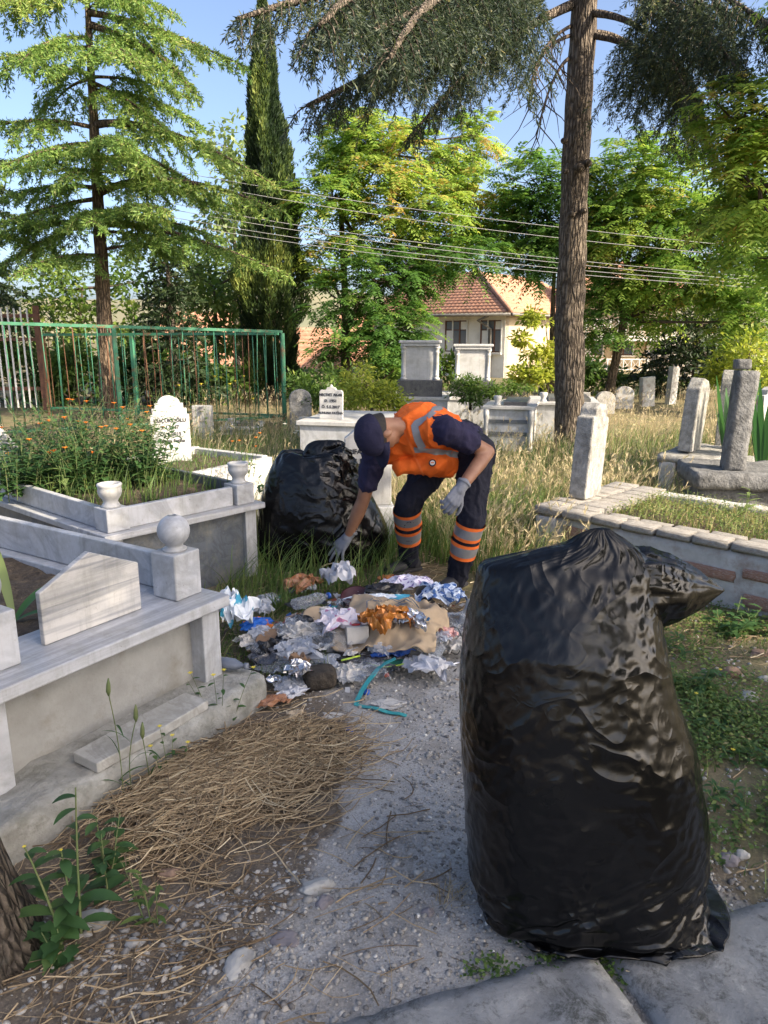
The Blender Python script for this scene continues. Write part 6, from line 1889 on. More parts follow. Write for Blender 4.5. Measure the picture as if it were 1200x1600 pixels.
# crumpled films and papers: (kind, label, px, py, w, d, h, mat, seed, rz, lift)
for a in (
    ('plastic_bag', 'white and teal printed plastic bag against the tomb footing', 360, 992, .20, .20, .17, 'teal_bag', 11, 0, .03),
    ('wrapper', 'blue and orange printed wrapper at the left of the heap', 403, 985, .15, .13, .07, 'blue_print', 12, 20, .02),
    ('paper_scrap', 'white paper flap below the blue and orange wrapper', 395, 1010, .13, .10, .06, 'paper', 13, 40, .01),
    ('plastic_film', 'dark grey torn film left of the clear films', 435, 1032, .22, .17, .09, 'dark_film', 14, 10, .0),
    ('paper_scrap', 'two white paper flaps in the middle left of the heap', 468, 1000, .15, .10, .07, 'paper', 15, -15, .03),
    ('plastic_film', 'large crinkled clear film in the middle of the heap', 512, 1010, .24, .22, .15, 'clear', 16, 0, .02),
    ('plastic_film', 'pink printed clear film beside the white carton', 535, 990, .20, .16, .12, 'pink_film', 17, 30, .04),
    ('plastic_film', 'long clear film at the front left of the heap', 455, 1048, .26, .15, .08, 'clear', 18, 12, .0),
    ('plastic_film', 'milky film above the charred block', 475, 1030, .20, .13, .08, 'milky', 19, -20, .02),
    ('paper_scrap', 'white paper sheet right of the charred block', 545, 1062, .15, .13, .08, 'paper', 20, 55, .0),
    ('plastic_film', 'clear film spilling towards the teal strap', 570, 1058, .20, .18, .06, 'clear', 21, 10, .0),
    ('plastic_bag', 'white crumpled plastic bag on the path right of the strap', 668, 1058, .19, .14, .10, 'white', 22, -8, .0),
    ('paper_scrap', 'crumpled white paper at the back of the heap', 530, 928, .15, .13, .13, 'white', 23, 10, .06),
    ('plastic_bag', 'white lilac-printed plastic bag at the back of the heap', 636, 925, .28, .15, .11, 'lilac_bag', 24, 14, .04),
    ('plastic_bag', 'blue dotted plastic bag at the back right of the heap', 688, 950, .18, .22, .11, 'dot_bag', 25, 70, .0),
    ('plastic_film', 'black film scrap behind the paper sack', 602, 935, .18, .10, .09, 'black', 26, 0, .03),
    ('wrapper', 'pink wrapper at the right front of the heap', 690, 1008, .12, .10, .07, 'pink', 27, 20, .02),
    ('plastic_film', 'clear film heap on the right beside the dotted bag', 712, 985, .18, .22, .12, 'clear', 28, 60, .02),
    ('paper_scrap', 'brown torn paper just under the worker\'s hand', 524, 895, .16, .11, .10, 'beige', 29, 0, .0),
    ('plastic_film', 'rust-brown torn packet behind the crushed clear bottle', 470, 925, .20, .15, .12, 'brown_film', 30, 60, .03),
    ('paper_scrap', 'flat white paper scrap beside the end of the strap', 606, 1103, .11, .07, .012, 'paper', 31, 6, .0),
    ('plastic_film', 'small clear film in the grass before the charred block', 455, 1075, .12, .12, .06, 'milky', 32, 0, .0),
    ('plastic_scrap', 'curved white plastic shard near the footing corner', 456, 1092, .11, .07, .04, 'white', 33, 30, .0),
    ('wrapper', 'dark brown wrapper at the footing corner', 428, 1104, .13, .07, .05, 'brown_film', 34, 25, .0),
    ('peel', 'small tan fruit peel below the footing corner', 460, 1127, .06, .05, .035, 'beige', 35, 0, .0),
    ('plastic_film', 'dark film under the paper sack front edge', 580, 1030, .26, .12, .06, 'dark_film', 36, 0, .02),
    ('wrapper', 'blue film scrap under the strap', 610, 1030, .16, .07, .05, 'blue', 37, 10, .03),
    ('paper_scrap', 'small white torn scrap on the path below the heap', 520, 1122, .08, .05, .015, 'paper', 38, 0, .0),
    ('peel', 'dried orange peel on the back of the heap', 610, 915, .10, .06, .05, 'peel', 39, 0, .05),
    ('plastic_film', 'clear film bulging at the heap\'s right front corner', 664, 1030, .16, .12, .07, 'clear', 40, 0, .02),
    ('paper_scrap', 'dirty white tissue under the dotted blue bag', 712, 1020, .12, .12, .06, 'paper', 41, 0, .0),
    ('plastic_film', 'blue-grey flat film between the cup and the sack', 590, 942, .24, .07, .05, 'teal_bag', 42, 4, .05),
):
    kind, lab, px, py, w, d_, h_, mt, sd_, rz, lift = a
    cat = {'plastic_bag': 'plastic bag', 'wrapper': 'wrapper', 'paper_scrap': 'paper', 'plastic_film': 'plastic film', 'plastic_scrap': 'plastic scrap', 'peel': 'peel'}[kind]
    fk = (.6, 1.15, .85, 1.3)[sd_ % 4]; sw = 1.25 if kind == 'plastic_film' else 1.12
    crumple(kind, lab, px, py, w * sw, d_ * sw, h_ * (.95 if kind == 'plastic_film' else 1.1), K[mt], sd_, cat, rz, 18, fk, lift)

# many small look-alike pieces
rs = random.Random(21)
kinds = (('plastic_film', 'small crumpled clear plastic piece in the rubbish heap', 'plastic film', 'clear'), ('paper_scrap', 'small crumpled white paper piece in the rubbish heap', 'paper', 'paper'), ('plastic_film', 'small torn grey-blue film piece in the rubbish heap', 'plastic film', 'milky'), ('wrapper', 'small dark crumpled wrapper in the rubbish heap', 'wrapper', 'black'), ('wrapper', 'small brown crumpled wrapper in the rubbish heap', 'wrapper', 'card'), ('wrapper', 'small crumpled silver wrapper in the rubbish heap', 'wrapper', 'silver'))
marks = {'the charred block': (499, 1070), 'the paper sack': (612, 985), 'the blue dotted bag': (686, 945), 'the lilac-printed bag': (640, 925), 'the crushed clear bottle': (487, 948), 'the grey bottle': (352, 1045), 'the teal-printed bag': (360, 992), 'the blue and orange wrapper': (403, 985), 'the round brown cardboard': (430, 1005), 'the white carton': (558, 1000), 'the pink wrapper': (690, 1008), 'the white bag on the path': (668, 1058), 'the teal strap': (590, 1045), 'the maroon tray': (556, 938), 'the white paper flaps': (468, 1000), 'the tan cardboard disc': (497, 968), 'the pink printed film': (535, 990)}
used = set()
for i in range(52):
    kd = kinds[(0, 1, 2, 0, 3, 2, 4, 1, 0, 5, 2, 3)[i % 12]]
    a_ = rs.uniform(0, 6.28); q = math.sqrt(rs.random())
    px, py = (555 + 160 * q * math.cos(a_), 985 + 75 * q * math.sin(a_)) if i % 3 else (430 + 75 * q * math.cos(a_), 1020 + 50 * q * math.sin(a_))
    if abs(px - 610) < 75 and 950 < py < 1015: px -= 150
    s_ = rs.uniform(.06, .13)
    lab = kd[1]
    for nm, (mx_, my_) in sorted(marks.items(), key=lambda kv: (kv[1][0] - px) ** 2 + (2 * (kv[1][1] - py)) ** 2):
        rel = ('left of' if px < mx_ else 'right of') if abs(px - mx_) > 2 * abs(py - my_) else ('behind' if py < my_ else 'in front of')
        lab = kd[1].replace('in the rubbish heap', rel + ' ' + nm)
        if lab not in used: break
    used.add(lab)
    crumple(kd[0], lab, px, py, s_, s_ * rs.uniform(.6, 1.1), s_ * rs.uniform(.35, .7), K[kd[3]], 60 + i, kd[2], rs.uniform(0, 180), 10, rs.uniform(.7, 1.4), rs.uniform(.01, .05))
# tiny scraps too small to tell apart
rng = np.random.default_rng(9)
n = 420
x = np.concatenate([rng.normal(-.02, .26, n - 120), rng.normal(-.40, .16, 120)]); y = np.concatenate([rng.normal(3.72, .26, n - 120), rng.normal(3.55, .18, 120)])
P = np.stack([x, y, np.array([heap_z(a, b_) for a, b_ in zip(x, y)]) + rng.uniform(.01, .05, n)], -1)
D = rng.normal(0, 1, (n, 3)); D[:, 2] *= .35
Nn = rng.normal(0, .5, (n, 3)); Nn[:, 2] += 1
V, F = cards(P, D, Nn, rng.uniform(.015, .07, n), rng.uniform(.012, .05, n), .5)
t = NT('scrap_mix')
col = t.ramp(t.attr('rnd'), [(0, (.015, .015, .018, 1)), (.22, (.06, .05, .045, 1)), (.34, (.55, .54, .53, 1)), (.55, (.36, .38, .42, 1)), (.66, (.30, .20, .12, 1)), (.76, (.02, .10, .34, 1)), (.82, (.5, .5, .5, 1)), (.9, (.45, .10, .04, 1)), (.96, (.05, .30, .30, 1))], 'CONSTANT')
o = np_mesh('rubbish_scraps', V, F, rng.random(n), t.done(t.pbr(col, .45)))
o['label'] = 'tiny torn scraps mixed through the rubbish heap'
tag(o, kind='stuff')
# ------------------------------------------------------------------ grass, straw, gravel (stuff) and single plants
def rects_mask(x, y):
    """True where a tomb, bag or box stands"""
    m = np.zeros(len(x), bool)
    for (ox, oy, a, x0, x1, y0, y1) in ((-.69, 3.0, AA, -.10, 1.5, -2.1, .18), (-.82, 4.78, AB, -.03, 1.13, -2.2, .02), (1.12, 5.08, RG, -.03, 2.7, -.03, 1.2)):
        lx = (x - ox) * math.cos(a) + (y - oy) * math.sin(a); ly = -(x - ox) * math.sin(a) + (y - oy) * math.cos(a)
        m |= (lx > x0) & (lx < x1) & (ly > y0) & (ly < y1)
    for (o, w0, w1, d0, d1) in ((N, -.32, .82, -.3, .92), (G2, -.06, .75, 0, 1.0), (G3, 0, 1.6, 0, .7), (Cg, -.55, .75, -.28, .82)):
        a = o.rotation_euler.z
        lx = (x - o.location.x) * math.cos(a) + (y - o.location.y) * math.sin(a); ly = -(x - o.location.x) * math.sin(a) + (y - o.location.y) * math.cos(a)
        m |= (lx > w0) & (lx < w1) & (ly > d0) & (ly < d1)
    return m
def blades(name, label, pts, h, wd, mat, rng, lean=.35, k=5, base=.4, heads=0.0, headmat=None, zoff=None, windx=.25, rn=None):
    n = len(pts)
    H = h[0] + (h[1] - h[0]) * rng.random(n) ** 1.3
    az = rng.random(n) * 6.283
    le = lean * (.4 + rng.random(n))
    t = np.linspace(0, 1, k)
    dirx = np.stack([np.cos(az) * le + windx * rng.random(n), np.sin(az) * le, np.zeros(n)], -1)
    path = pts[:, None, :] + dirx[:, None, :] * (H[:, None] * t[None, :] ** 2)[..., None]
    path[..., 2] += (H[:, None] * (t[None, :] - .22 * np.linalg.norm(dirx, axis=1)[:, None] * t[None, :] ** 2))
    side = np.stack([-np.sin(az + .6), np.cos(az + .6), np.zeros(n)], -1)
    W = wd * rng.uniform(.6, 1.4, n)
    V, F = ribbons(pts, path, W, side)
    val = np.clip(base + rng.normal(0, .22, n), 0, 1) if rn is None else rn
    R_ = np.repeat(val, k - 1)
    if heads:
        m = rng.random(n) < heads
        P = path[m, -1]; D = nrm(path[m, -1] - path[m, -2])
        rep = 7
        PP = np.repeat(P, rep, 0) - np.repeat(D, rep, 0) * np.tile(np.linspace(0, .055, rep), m.sum())[:, None]
        DD = np.repeat(D, rep, 0) + rng.normal(0, .28, PP.shape)
        V2, F2 = cards(PP, DD, rng.normal(0, 1, PP.shape), rng.uniform(.03, .06, len(PP)), .007)
        F = np.concatenate([F, F2 + len(V)]); V = np.concatenate([V, V2]); R_ = np.concatenate([R_, np.clip(rng.normal(.8, .1, len(PP)), 0, .93)])
    o = np_mesh(name, V, F, R_, mat)
    if label: tag(o, kind='stuff'); o['label'] = label
    return o
def scatter(n, x0, x1, y0, y1, rng, keep=None):
    x = rng.uniform(x0, x1, n); y = rng.uniform(y0, y1, n)
    m = ~rects_mask(x, y)
    if keep is not None: m &= keep(x, y, rng)
    x, y = x[m], y[m]
    z = np.array([ground_z(a, b_) for a, b_ in zip(x, y)])
    return np.stack([x, y, z - .005], -1)
def cl(s, t0, seed):
    return lambda x, y, rng: np.array([mnoise.noise(Vector((a * s, b_ * s, seed))) for a, b_ in zip(x, y)]) > t0 - rng.random(len(x)) * .35
rng = np.random.default_rng(77)
man_clear = lambda x, y: (((x - .33) / .30) ** 2 + ((y - 4.55) / .42) ** 2) > 1
# tall dry grass right of the worker and across the meadow
def keep1(x, y, r): return ((x > .55 - (y - 4.6) * .25) | (y > 5.6)) & man_clear(x, y) & (np.array([mnoise.noise(Vector((a * .9, b_ * .9, 3))) for a, b_ in zip(x, y)]) > -.28)
P = np.concatenate([scatter(3600, -.2, 2.3, 4.6, 7.2, rng, keep1), scatter(4200, -1.2, 6.2, 6.2, 11.5, rng, keep1), scatter(4500, -4, 9, 10.5, 18, rng, keep1)])
blades('dry_grass', 'tall dry barley-like grass between the graves', P, (.22, .52), .006, M['grass_dry'], rng, .40, 5, .5, .55)
P = np.concatenate([scatter(8000, -.1, 2.2, 4.5, 7.0, rng, lambda x, y, r: man_clear(x, y) & (x > .45 - (y - 4.6) * .2)), scatter(12500, -3, 6.5, 6.0, 11.5, rng), scatter(2200, -1.0, .5, 4.25, 6.2, rng, lambda x, y, r: ((x + .35) ** 2 + (y - 5.0) ** 2 > .10) & man_clear(x, y))])
blades('green_grass', 'green grass growing among the dry stalks', P, (.12, .44), .008, M['grass_green'], rng, .55, 5, .42)
P = scatter(4200, -1.35, -.2, 3.15, 4.7, rng, lambda x, y, r: (x < -.25 - (y - 3.2) * .10) | (y > 4.25))
P2 = P[RNG.random(len(P)) < .75]
blades('low_grass', 'low trampled grass round the rubbish and the tomb corner', P2, (.04, .16), .006, M['grass_green'], rng, .9, 4, .45)
P = np.concatenate([scatter(2600, .75, 2.6, 1.7, 4.2, rng, cl(1.3, .05, 8)), scatter(900, 1.0, 2.4, 3.4, 4.6, rng)])
blades('low_grass', 'low grass at the right side of the path', P, (.03, .11), .005, M['grass_green'], rng, .9, 4, .42)
P = scatter(1500, -5, -.9, 7.8, 12.6, rng)
blades('dry_grass', 'sunlit dry grass in front of the green fence', P, (.2, .5), .009, M['grass_dry'], rng, .45, 5, .6, .3)
# clover-like ground cover, right foreground
def cover(name, label, P, mat, rng, L=.018, per=5, h=.05, base=.45):
    n = len(P)
    az = rng.random((n, per)) * 6.283
    C = np.repeat(P, per, 0) + np.stack([np.cos(az.ravel()), np.sin(az.ravel()), np.zeros(n * per)], -1) * rng.uniform(.004, .022, (n * per, 1))
    C[:, 2] += rng.uniform(.008, h, n * per)
    D = np.stack([np.cos(az.ravel()), np.sin(az.ravel()), rng.uniform(-.2, .5, n * per)], -1)
    N_ = rng.normal(0, .35, C.shape); N_[:, 2] += 1
    V, F = cards(C, D, N_, L * rng.uniform(.6, 1.5, len(C)), L * .75 * rng.uniform(.7, 1.3, len(C)), .55)
    o = np_mesh(name, V, F, np.clip(np.repeat(base + rng.normal(0, .2, n), per) + rng.normal(0, .1, n * per), 0, 1), mat)
    o['label'] = label
    return tag(o, kind='stuff')
P = np.concatenate([scatter(4600, .80, 1.9, 1.72, 3.2, rng, cl(2.0, .10, 4)), scatter(2200, 1.0, 2.6, 2.8, 4.5, rng, cl(1.6, .1, 5))])
cover('ground_cover', 'small clover-like ground cover at the right of the path', P, M['grass_green'], rng)
P = scatter(2200, .1, .95, 1.52, 1.95, rng, cl(5, .25, 6))
cover('ground_cover', 'sparse moss and tiny weeds round the bag and kerb', P[np.abs(P[:, 1] - (1.43 + .32 * (P[:, 0] - .03))) < .09], M['grass_green'], rng, .012, 4, .02, .35)
# dry grey brambles on the soil of the graves
def on_local(o, n, x0, x1, y0, y1, z, rng):
    x, y = rng.uniform(x0, x1, n), rng.uniform(y0, y1, n)
    Mx_ = o.matrix_basis if o.parent is None else o.matrix_world
    a = o.rotation_euler.z; l = o.location
    return np.stack([l.x + x * math.cos(a) - y * math.sin(a), l.y + x * math.sin(a) + y * math.cos(a), np.full(n, z)], -1)
P = on_local(G1, 2600, .4, 2.55, .2, .98, .37, rng)
blades('weed_mat', 'low yellowish weeds on the brick grave', P, (.03, .13), .006, M['grass_green'], rng, .9, 4, .78)
cover('weed_mat', 'small yellow-green leaves on the brick grave', on_local(G1, 1300, .4, 2.55, .2, .98, .37, rng), M['grass_green'], rng, .016, 4, .09, .7)
P = on_local(B, 1000, .1, 1.0, -2.1, -.15, .56, rng)
blades('weed_mat', 'thin grass on the marigold tomb', P, (.05, .28), .006, M['grass_green'], rng, .6, 5, .4)
P = on_local(Cg, 700, -.45, .7, -.18, .7, .36, rng)
blades('weed_mat', 'short green weeds on the low grave', P, (.04, .15), .007, M['grass_green'], rng, .8, 4, .35)

# ---- raked straw
def straw(name, label, n, fx, rng, L=(.04, .30), w=.0028, lift=1.0):
    P = fx(n, rng)
    n = len(P)
    az = rng.normal(.55, .75, n) + (rng.random(n) < .25) * rng.uniform(-1.5, 1.5, n)
    ln = rng.uniform(L[0], L[1], n); cv = rng.normal(0, .7, n)
    k = 5
    t = np.linspace(-.5, .5, k)
    ang = az[:, None] + cv[:, None] * t[None, :]
    dx, dy = np.cos(ang) * (ln[:, None] / k), np.sin(ang) * (ln[:, None] / k)
    X_ = P[:, 0:1] + np.cumsum(dx, 1) - dx.sum(1, keepdims=True) / 2; Y_ = P[:, 1:2] + np.cumsum(dy, 1) - dy.sum(1, keepdims=True) / 2
    gz = np.array([ground_z(a, b_) for a, b_ in zip(X_.ravel(), Y_.ravel())]).reshape(X_.shape)
    tilt = rng.normal(0, .10, n)
    Z_ = gz + straw_h(X_, Y_) * .82 + P[:, 2:3] * lift + .004 + np.abs(tilt[:, None] * t[None, :] * ln[:, None])
    path = np.stack([X_, Y_, Z_], -1)
    sd = np.stack([-np.sin(az), np.cos(az), np.zeros(n)], -1)
    W = w * rng.uniform(.3, 1.7, n)
    V1, F1 = ribbons(P, path, W, sd, False)
    V2, F2 = ribbons(P, path + np.array([0, 0, .0005]), W, np.tile(np.array([[0, 0, 1.0]]), (n, 1)), False)
    V = np.concatenate([V1, V2]); F = np.concatenate([F1, F2 + len(V1)])
    val = np.clip(rng.normal(.5, .22, n) - .3 * (P[:, 2] < .006), 0, 1)
    r_ = np.repeat(val, k - 1)
    o = np_mesh(name, V, F, np.concatenate([r_, r_]), M['straw']); o['label'] = label
    return tag(o, kind='stuff')
def heap_pts(n, rng):
    a = rng.normal(0, .22, n); b_ = rng.normal(0, .125, n)
    x, y = -.54 + a * .70 - b_ * .71, 2.34 + a * .71 + b_ * .70
    m = ~rects_mask(x, y) & (np.array([mnoise.noise(Vector((a_ * 4.2, c_ * 4.2, 5))) for a_, c_ in zip(x, y)]) > rng.uniform(-.75, .12, n))
    return np.stack([x, y, rng.random(n) ** 2 * .035], -1)[m]
straw('straw_heap', 'heap of raked dry straw beside the tomb footing', 6800, heap_pts, rng)
def loose(n, rng):
    x = np.concatenate([rng.normal(-.68, .20, n // 2), rng.uniform(-.9, .1, n // 4), rng.uniform(-.3, 1.6, n // 4)]); y = np.concatenate([rng.normal(1.75, .32, n // 2), rng.uniform(1.4, 3.4, n // 4), rng.uniform(1.5, 4.4, n // 4)])
    m = ~rects_mask(x, y) & (y > 1.2) & ~((x > -.3) & (y > 2.6))
    return np.stack([x, y, rng.random(len(x)) ** 3 * .012], -1)[m]
straw('loose_straw', 'loose straw and dead stems strewn over the path edge', 850, loose, rng, (.03, .26), .0032)
def litter(n, rng):
    x, y = rng.uniform(-1.4, 2.4, n), rng.uniform(3.4, 5.4, n)
    m = ~rects_mask(x, y) & (((x + .08) / .52) ** 2 + ((y - 3.75) / .55) ** 2 > 1)
    return np.stack([x, y, rng.random(len(x)) * .012], -1)[m]
straw('loose_straw', 'dead grass litter round the rubbish heap', 2400, litter, rng, (.03, .20), .004)

# ---- gravel
ico = bmesh.new(); bmesh.ops.create_icosphere(ico, subdivisions=1, radius=1)
iv = np.array([v.co[:] for v in ico.verts]); fi = np.array([[v.index for v in f.verts] for f in ico.faces]); ico.free()
def pebbles(name, label, n, x0, x1, y0, y1, size, rng, mat, keep=None):
    P = scatter(n, x0, x1, y0, y1, rng, keep)
    n = len(P)
    s = size[0] + (size[1] - size[0]) * rng.random(n) ** 3.2
    sc = np.stack([rng.uniform(.7, 1.3, n), rng.uniform(.7, 1.3, n), rng.uniform(.4, .8, n)], -1) * s[:, None]
    az = rng.random(n) * 6.28
    v = iv[None] * (1 + rng.normal(0, .20, (n, 12, 1))) * sc[:, None, :]
    x = v[..., 0] * np.cos(az)[:, None] - v[..., 1] * np.sin(az)[:, None]; y = v[..., 0] * np.sin(az)[:, None] + v[..., 1] * np.cos(az)[:, None]
    V = np.stack([x, y, v[..., 2]], -1) + (P + np.array([0, 0, .006]))[:, None, :]
    F = (np.arange(n) * 12)[:, None, None] + fi[None]
    o = np_mesh(name, V.reshape(-1, 3), F.reshape(-1, 3), np.repeat(np.clip(rng.normal(.45, .25, n), 0, 1), 20), mat, None, False)
    o['label'] = label
    return tag(o, kind='stuff')
t = NT('gravel')
col = t.ramp(t.attr('rnd'), [(0, (.16, .15, .14, 1)), (.4, (.31, .295, .27, 1)), (.75, (.44, .42, .39, 1)), (.9, (.46, .41, .34, 1)), (1, (.64, .63, .60, 1))])
M['gravel'] = t.done(t.pbr(col, .9, t.bump(t.noise(160, 4), .8, .004), 0, .08))
onp = lambda x, y, r: (x > pth_edges(y)[0] - .10 - .25 * r.random(len(x)) ** 2) & (x < pth_edges(y)[1] + .3 * r.random(len(x)))
pebbles('gravel', 'fine loose gravel on the path', 15000, -.75, 1.3, 1.25, 2.6, (.0022, .010), rng, M['gravel'], onp)
pebbles('gravel', 'loose gravel on the far part of the path', 7500, -.7, 1.1, 2.5, 4.4, (.003, .012), rng, M['gravel'], onp)
pebbles('gravel', 'pebbles in the soil at the right of the path', 2600, .7, 2.4, 1.7, 4.3, (.003, .014), rng, M['gravel'])
pebbles('gravel', 'pebbles in the soil by the tomb footing', 1500, -1.0, -.2, 1.4, 2.3, (.003, .016), rng, M['gravel'])
# ---- stones one can pick out
M['stone_pale'] = plain('stone_pale', (.44, .43, .40, 1), (.30, .29, .27, 1), 14, .9, .6, 50, dirt=(.20, .19, .17, 1), dscale=12)
M['stone_mauve'] = plain('stone_mauve', (.22, .20, .21, 1), (.16, .145, .15, 1), 14, .85, .4, 50)
M['stone_brown'] = plain('stone_brown', (.30, .20, .14, 1), (.20, .13, .09, 1), 14, .9, .6, 50)
def stone(label, px, py, sx, sy, sz, mat, seed, rz=0, group='loose stones on the path'):
    bm = bmesh.new(); bmesh.ops.create_icosphere(bm, subdivisions=4, radius=1)
    for v in bm.verts:
        q = v.co.normalized()
        d_ = 1 + .30 * fbm(q + Vector((seed, 0, 0)), .9, 3) + .08 * fbm(q + Vector((0, seed, 0)), 3.5, 3)
        v.co = Vector((q.x * sx * d_, q.y * sy * d_, max(-.25, q.z) * sz * d_))
    me = bpy.data.meshes.new('stone'); bm.to_mesh(me); bm.free()
    o = link('stone', me, mat, None, True)
    p = on(px, py); o.location = (p.x, p.y, ground_z(p.x, p.y) + .1 * sz); o.rotation_euler = (0, 0, R(rz))
    return tag(o, label, 'stone', group)
for i, a in enumerate((('pale flat stone tufted with grass, in the middle of the path', 497, 1392, .052, .028, .022, 'stone_pale', 20), ('smooth mauve pebble touching the pale flat stone', 507, 1414, .028, .02, .016, 'stone_mauve', 50),
        ('pale rock half hidden behind the big bag', 742, 975, .075, .06, .15, 'stone_pale', 0), ('brownish stone at the lower edge of the straw heap', 268, 1372, .04, .028, .026, 'stone_brown', 0),
        ('rounded pale stone behind the thistle by the trunk', 150, 1440, .045, .04, .03, 'stone_pale', 10), ('white stone left of the path, below the straw', 210, 1477, .022, .018, .016, 'stone_pale', 0),
        ('small white stone at the path\'s lower left', 278, 1518, .016, .014, .012, 'stone_pale', 30), ('grey flat stone embedded in the lower path', 372, 1510, .05, .035, .012, 'stone_pale', 70),
        ('grey embedded stone in the mid path', 447, 1470, .04, .03, .010, 'stone_mauve', 0), ('white pebble near the big bag\'s left side', 655, 1371, .016, .013, .012, 'stone_pale', 0),
        ('dark pebble near the big bag\'s left side', 668, 1432, .018, .014, .012, 'stone_mauve', 0), ('small pale stone centre left of the bag base', 690, 1342, .012, .01, .010, 'stone_pale', 0),
        ('mauve stone right of the bag on the grass edge', 1138, 1342, .035, .028, .02, 'stone_mauve', 0), ('pale stone beside the mauve stone right of the bag', 1158, 1335, .025, .02, .018, 'stone_pale', 0),
        ('brown stone among the weeds right of the bag mouth', 1142, 1052, .05, .04, .035, 'stone_brown', 0), ('tan flat stone at the right edge under the brick grave', 1190, 1020, .06, .04, .022, 'stone_brown', 0),
        ('white stone at the right edge below the tan one', 1196, 1060, .035, .025, .02, 'stone_pale', 0), ('broken grey stone in the soil right of the bag', 1170, 1090, .05, .04, .025, 'stone_pale', 40))):
    stone(a[0], a[1], a[2], a[3], a[4], a[5], M[a[6]], i * 3.7, a[7])

# ---- single plants
def broad_leaf(mb_list, base, d, L, W, rng, curl=.5, k=6, fold=.15, lobes=0):
    """one large leaf as a small grid"""
    d = Vector(d).normalized(); sd = d.cross(Vector((0, 0, 1))).normalized()
    if sd.length < .1: sd = Vector((1, 0, 0))
    V, F = mb_list
    b = len(V)
    p = Vector(base); dd = d.copy()
    for i in range(k + 1):
        f = i / k
        w = W * (math.sin(math.pi * min(.98, .08 + f * .92)) ** .8)
        if lobes: w *= 1 + .45 * math.sin(f * lobes * 6.28)
        up = sd.cross(dd).normalized()
        V += [tuple(p - sd * w / 2 + up * fold * w), tuple(p), tuple(p + sd * w / 2 + up * fold * w)]
        dd = (dd + Vector((0, 0, -curl / k))).normalized()
        p = p + dd * L / k
    for i in range(k):
        for q in (0, 1): F.append((b + i * 3 + q, b + i * 3 + q + 1, b + i * 3 + 4 + q, b + i * 3 + 3 + q))
def plant(name, label, loc, n_st, h, leafL, leafW, mat, seed, cat='plant', group=None, per=7, lean=.3, flowers=None, lobes=0, curl=.7, spread=.05, stem_m=None, stem_r=.004, low=.1):
    rng = np.random.default_rng(seed); rr = random.Random(seed)
    o = empty(name, loc, 0, label, cat, group)
    st = MB(); V, F, A = [], [], []
    fl = MB()
    for s in range(n_st):
        a = rr.uniform(0, 6.28); hh = h * rr.uniform(.6, 1.1); l = lean * rr.uniform(.2, 1.2)
        p0 = Vector((math.cos(a) * spread * rr.random(), math.sin(a) * spread * rr.random(), -.02))
        top = p0 + Vector((math.cos(a) * l * hh, math.sin(a) * l * hh, hh))
        mid_ = (p0 + top) / 2 + Vector((-math.cos(a) * l * hh * .18, -math.sin(a) * l * hh * .18, 0))
        cv = bez(p0, mid_, top, 7)
        st.tube([Vector(c) for c in cv], [stem_r * (1 - .1 * i) for i in range(7)], 5, False)
        for j in range(per):
            f = low + (1 - low) * (j + rr.random() * .6) / per
            i0 = min(5, int(f * 6)); p = cv[i0] + (cv[i0 + 1] - cv[i0]) * (f * 6 - i0)
            aa = rr.uniform(0, 6.28)
            b0 = len(F)
            broad_leaf((V, F), p, (math.cos(aa), math.sin(aa), rr.uniform(.1, .8)), leafL * rr.uniform(.6, 1.15) * (1.1 - .5 * f), leafW * rr.uniform(.7, 1.15) * (1.1 - .5 * f), rr, curl, 6, .12, lobes)
            A += [min(1, max(0, rr.gauss(.45, .2)))] * (len(F) - b0)
        if flowers and rr.random() < flowers[1]:
            nf = flowers[3]
            for q in range(nf):
                w = 6.28 * q / nf
                d_ = Vector((math.cos(w), math.sin(w), .25)); sdv_ = Vector((-math.sin(w), math.cos(w), 0)); r_ = flowers[2]
                fl.add([top, top + d_ * r_ * .6 + sdv_ * r_ * .28, top + d_ * r_, top + d_ * r_ * .6 - sdv_ * r_ * .28], [(0, 1, 2, 3)])
            fl.ball(top, flowers[2] * .35, 7, 5)
    st.build('stem', stem_m or M['weed_leaf_stem'], o, True)
    np_mesh('foliage', np.array(V), np.array(F), A, mat, o, True)
    if fl.v: fl.build('flower', flowers[0], o, True)
    return o
M['weed_leaf_stem'] = plain('green_stem', (.10, .15, .05, 1), (.16, .17, .07, 1), 10, .7)
M['petal_orange'] = plain('petal_orange', (.75, .24, .02, 1), (.62, .15, .01, 1), 10, .6)
M['petal_yellow'] = plain('petal_yellow', (.72, .58, .06, 1), (.6, .5, .05, 1), 10, .6)
M['petal_white'] = plain('petal_white', (.75, .73, .62, 1), (.65, .62, .5, 1), 10, .6)
def L3(o, x, y, z):
    a = o.rotation_euler.z
    return (o.location.x + x * math.cos(a) - y * math.sin(a), o.location.y + x * math.sin(a) + y * math.cos(a), z)
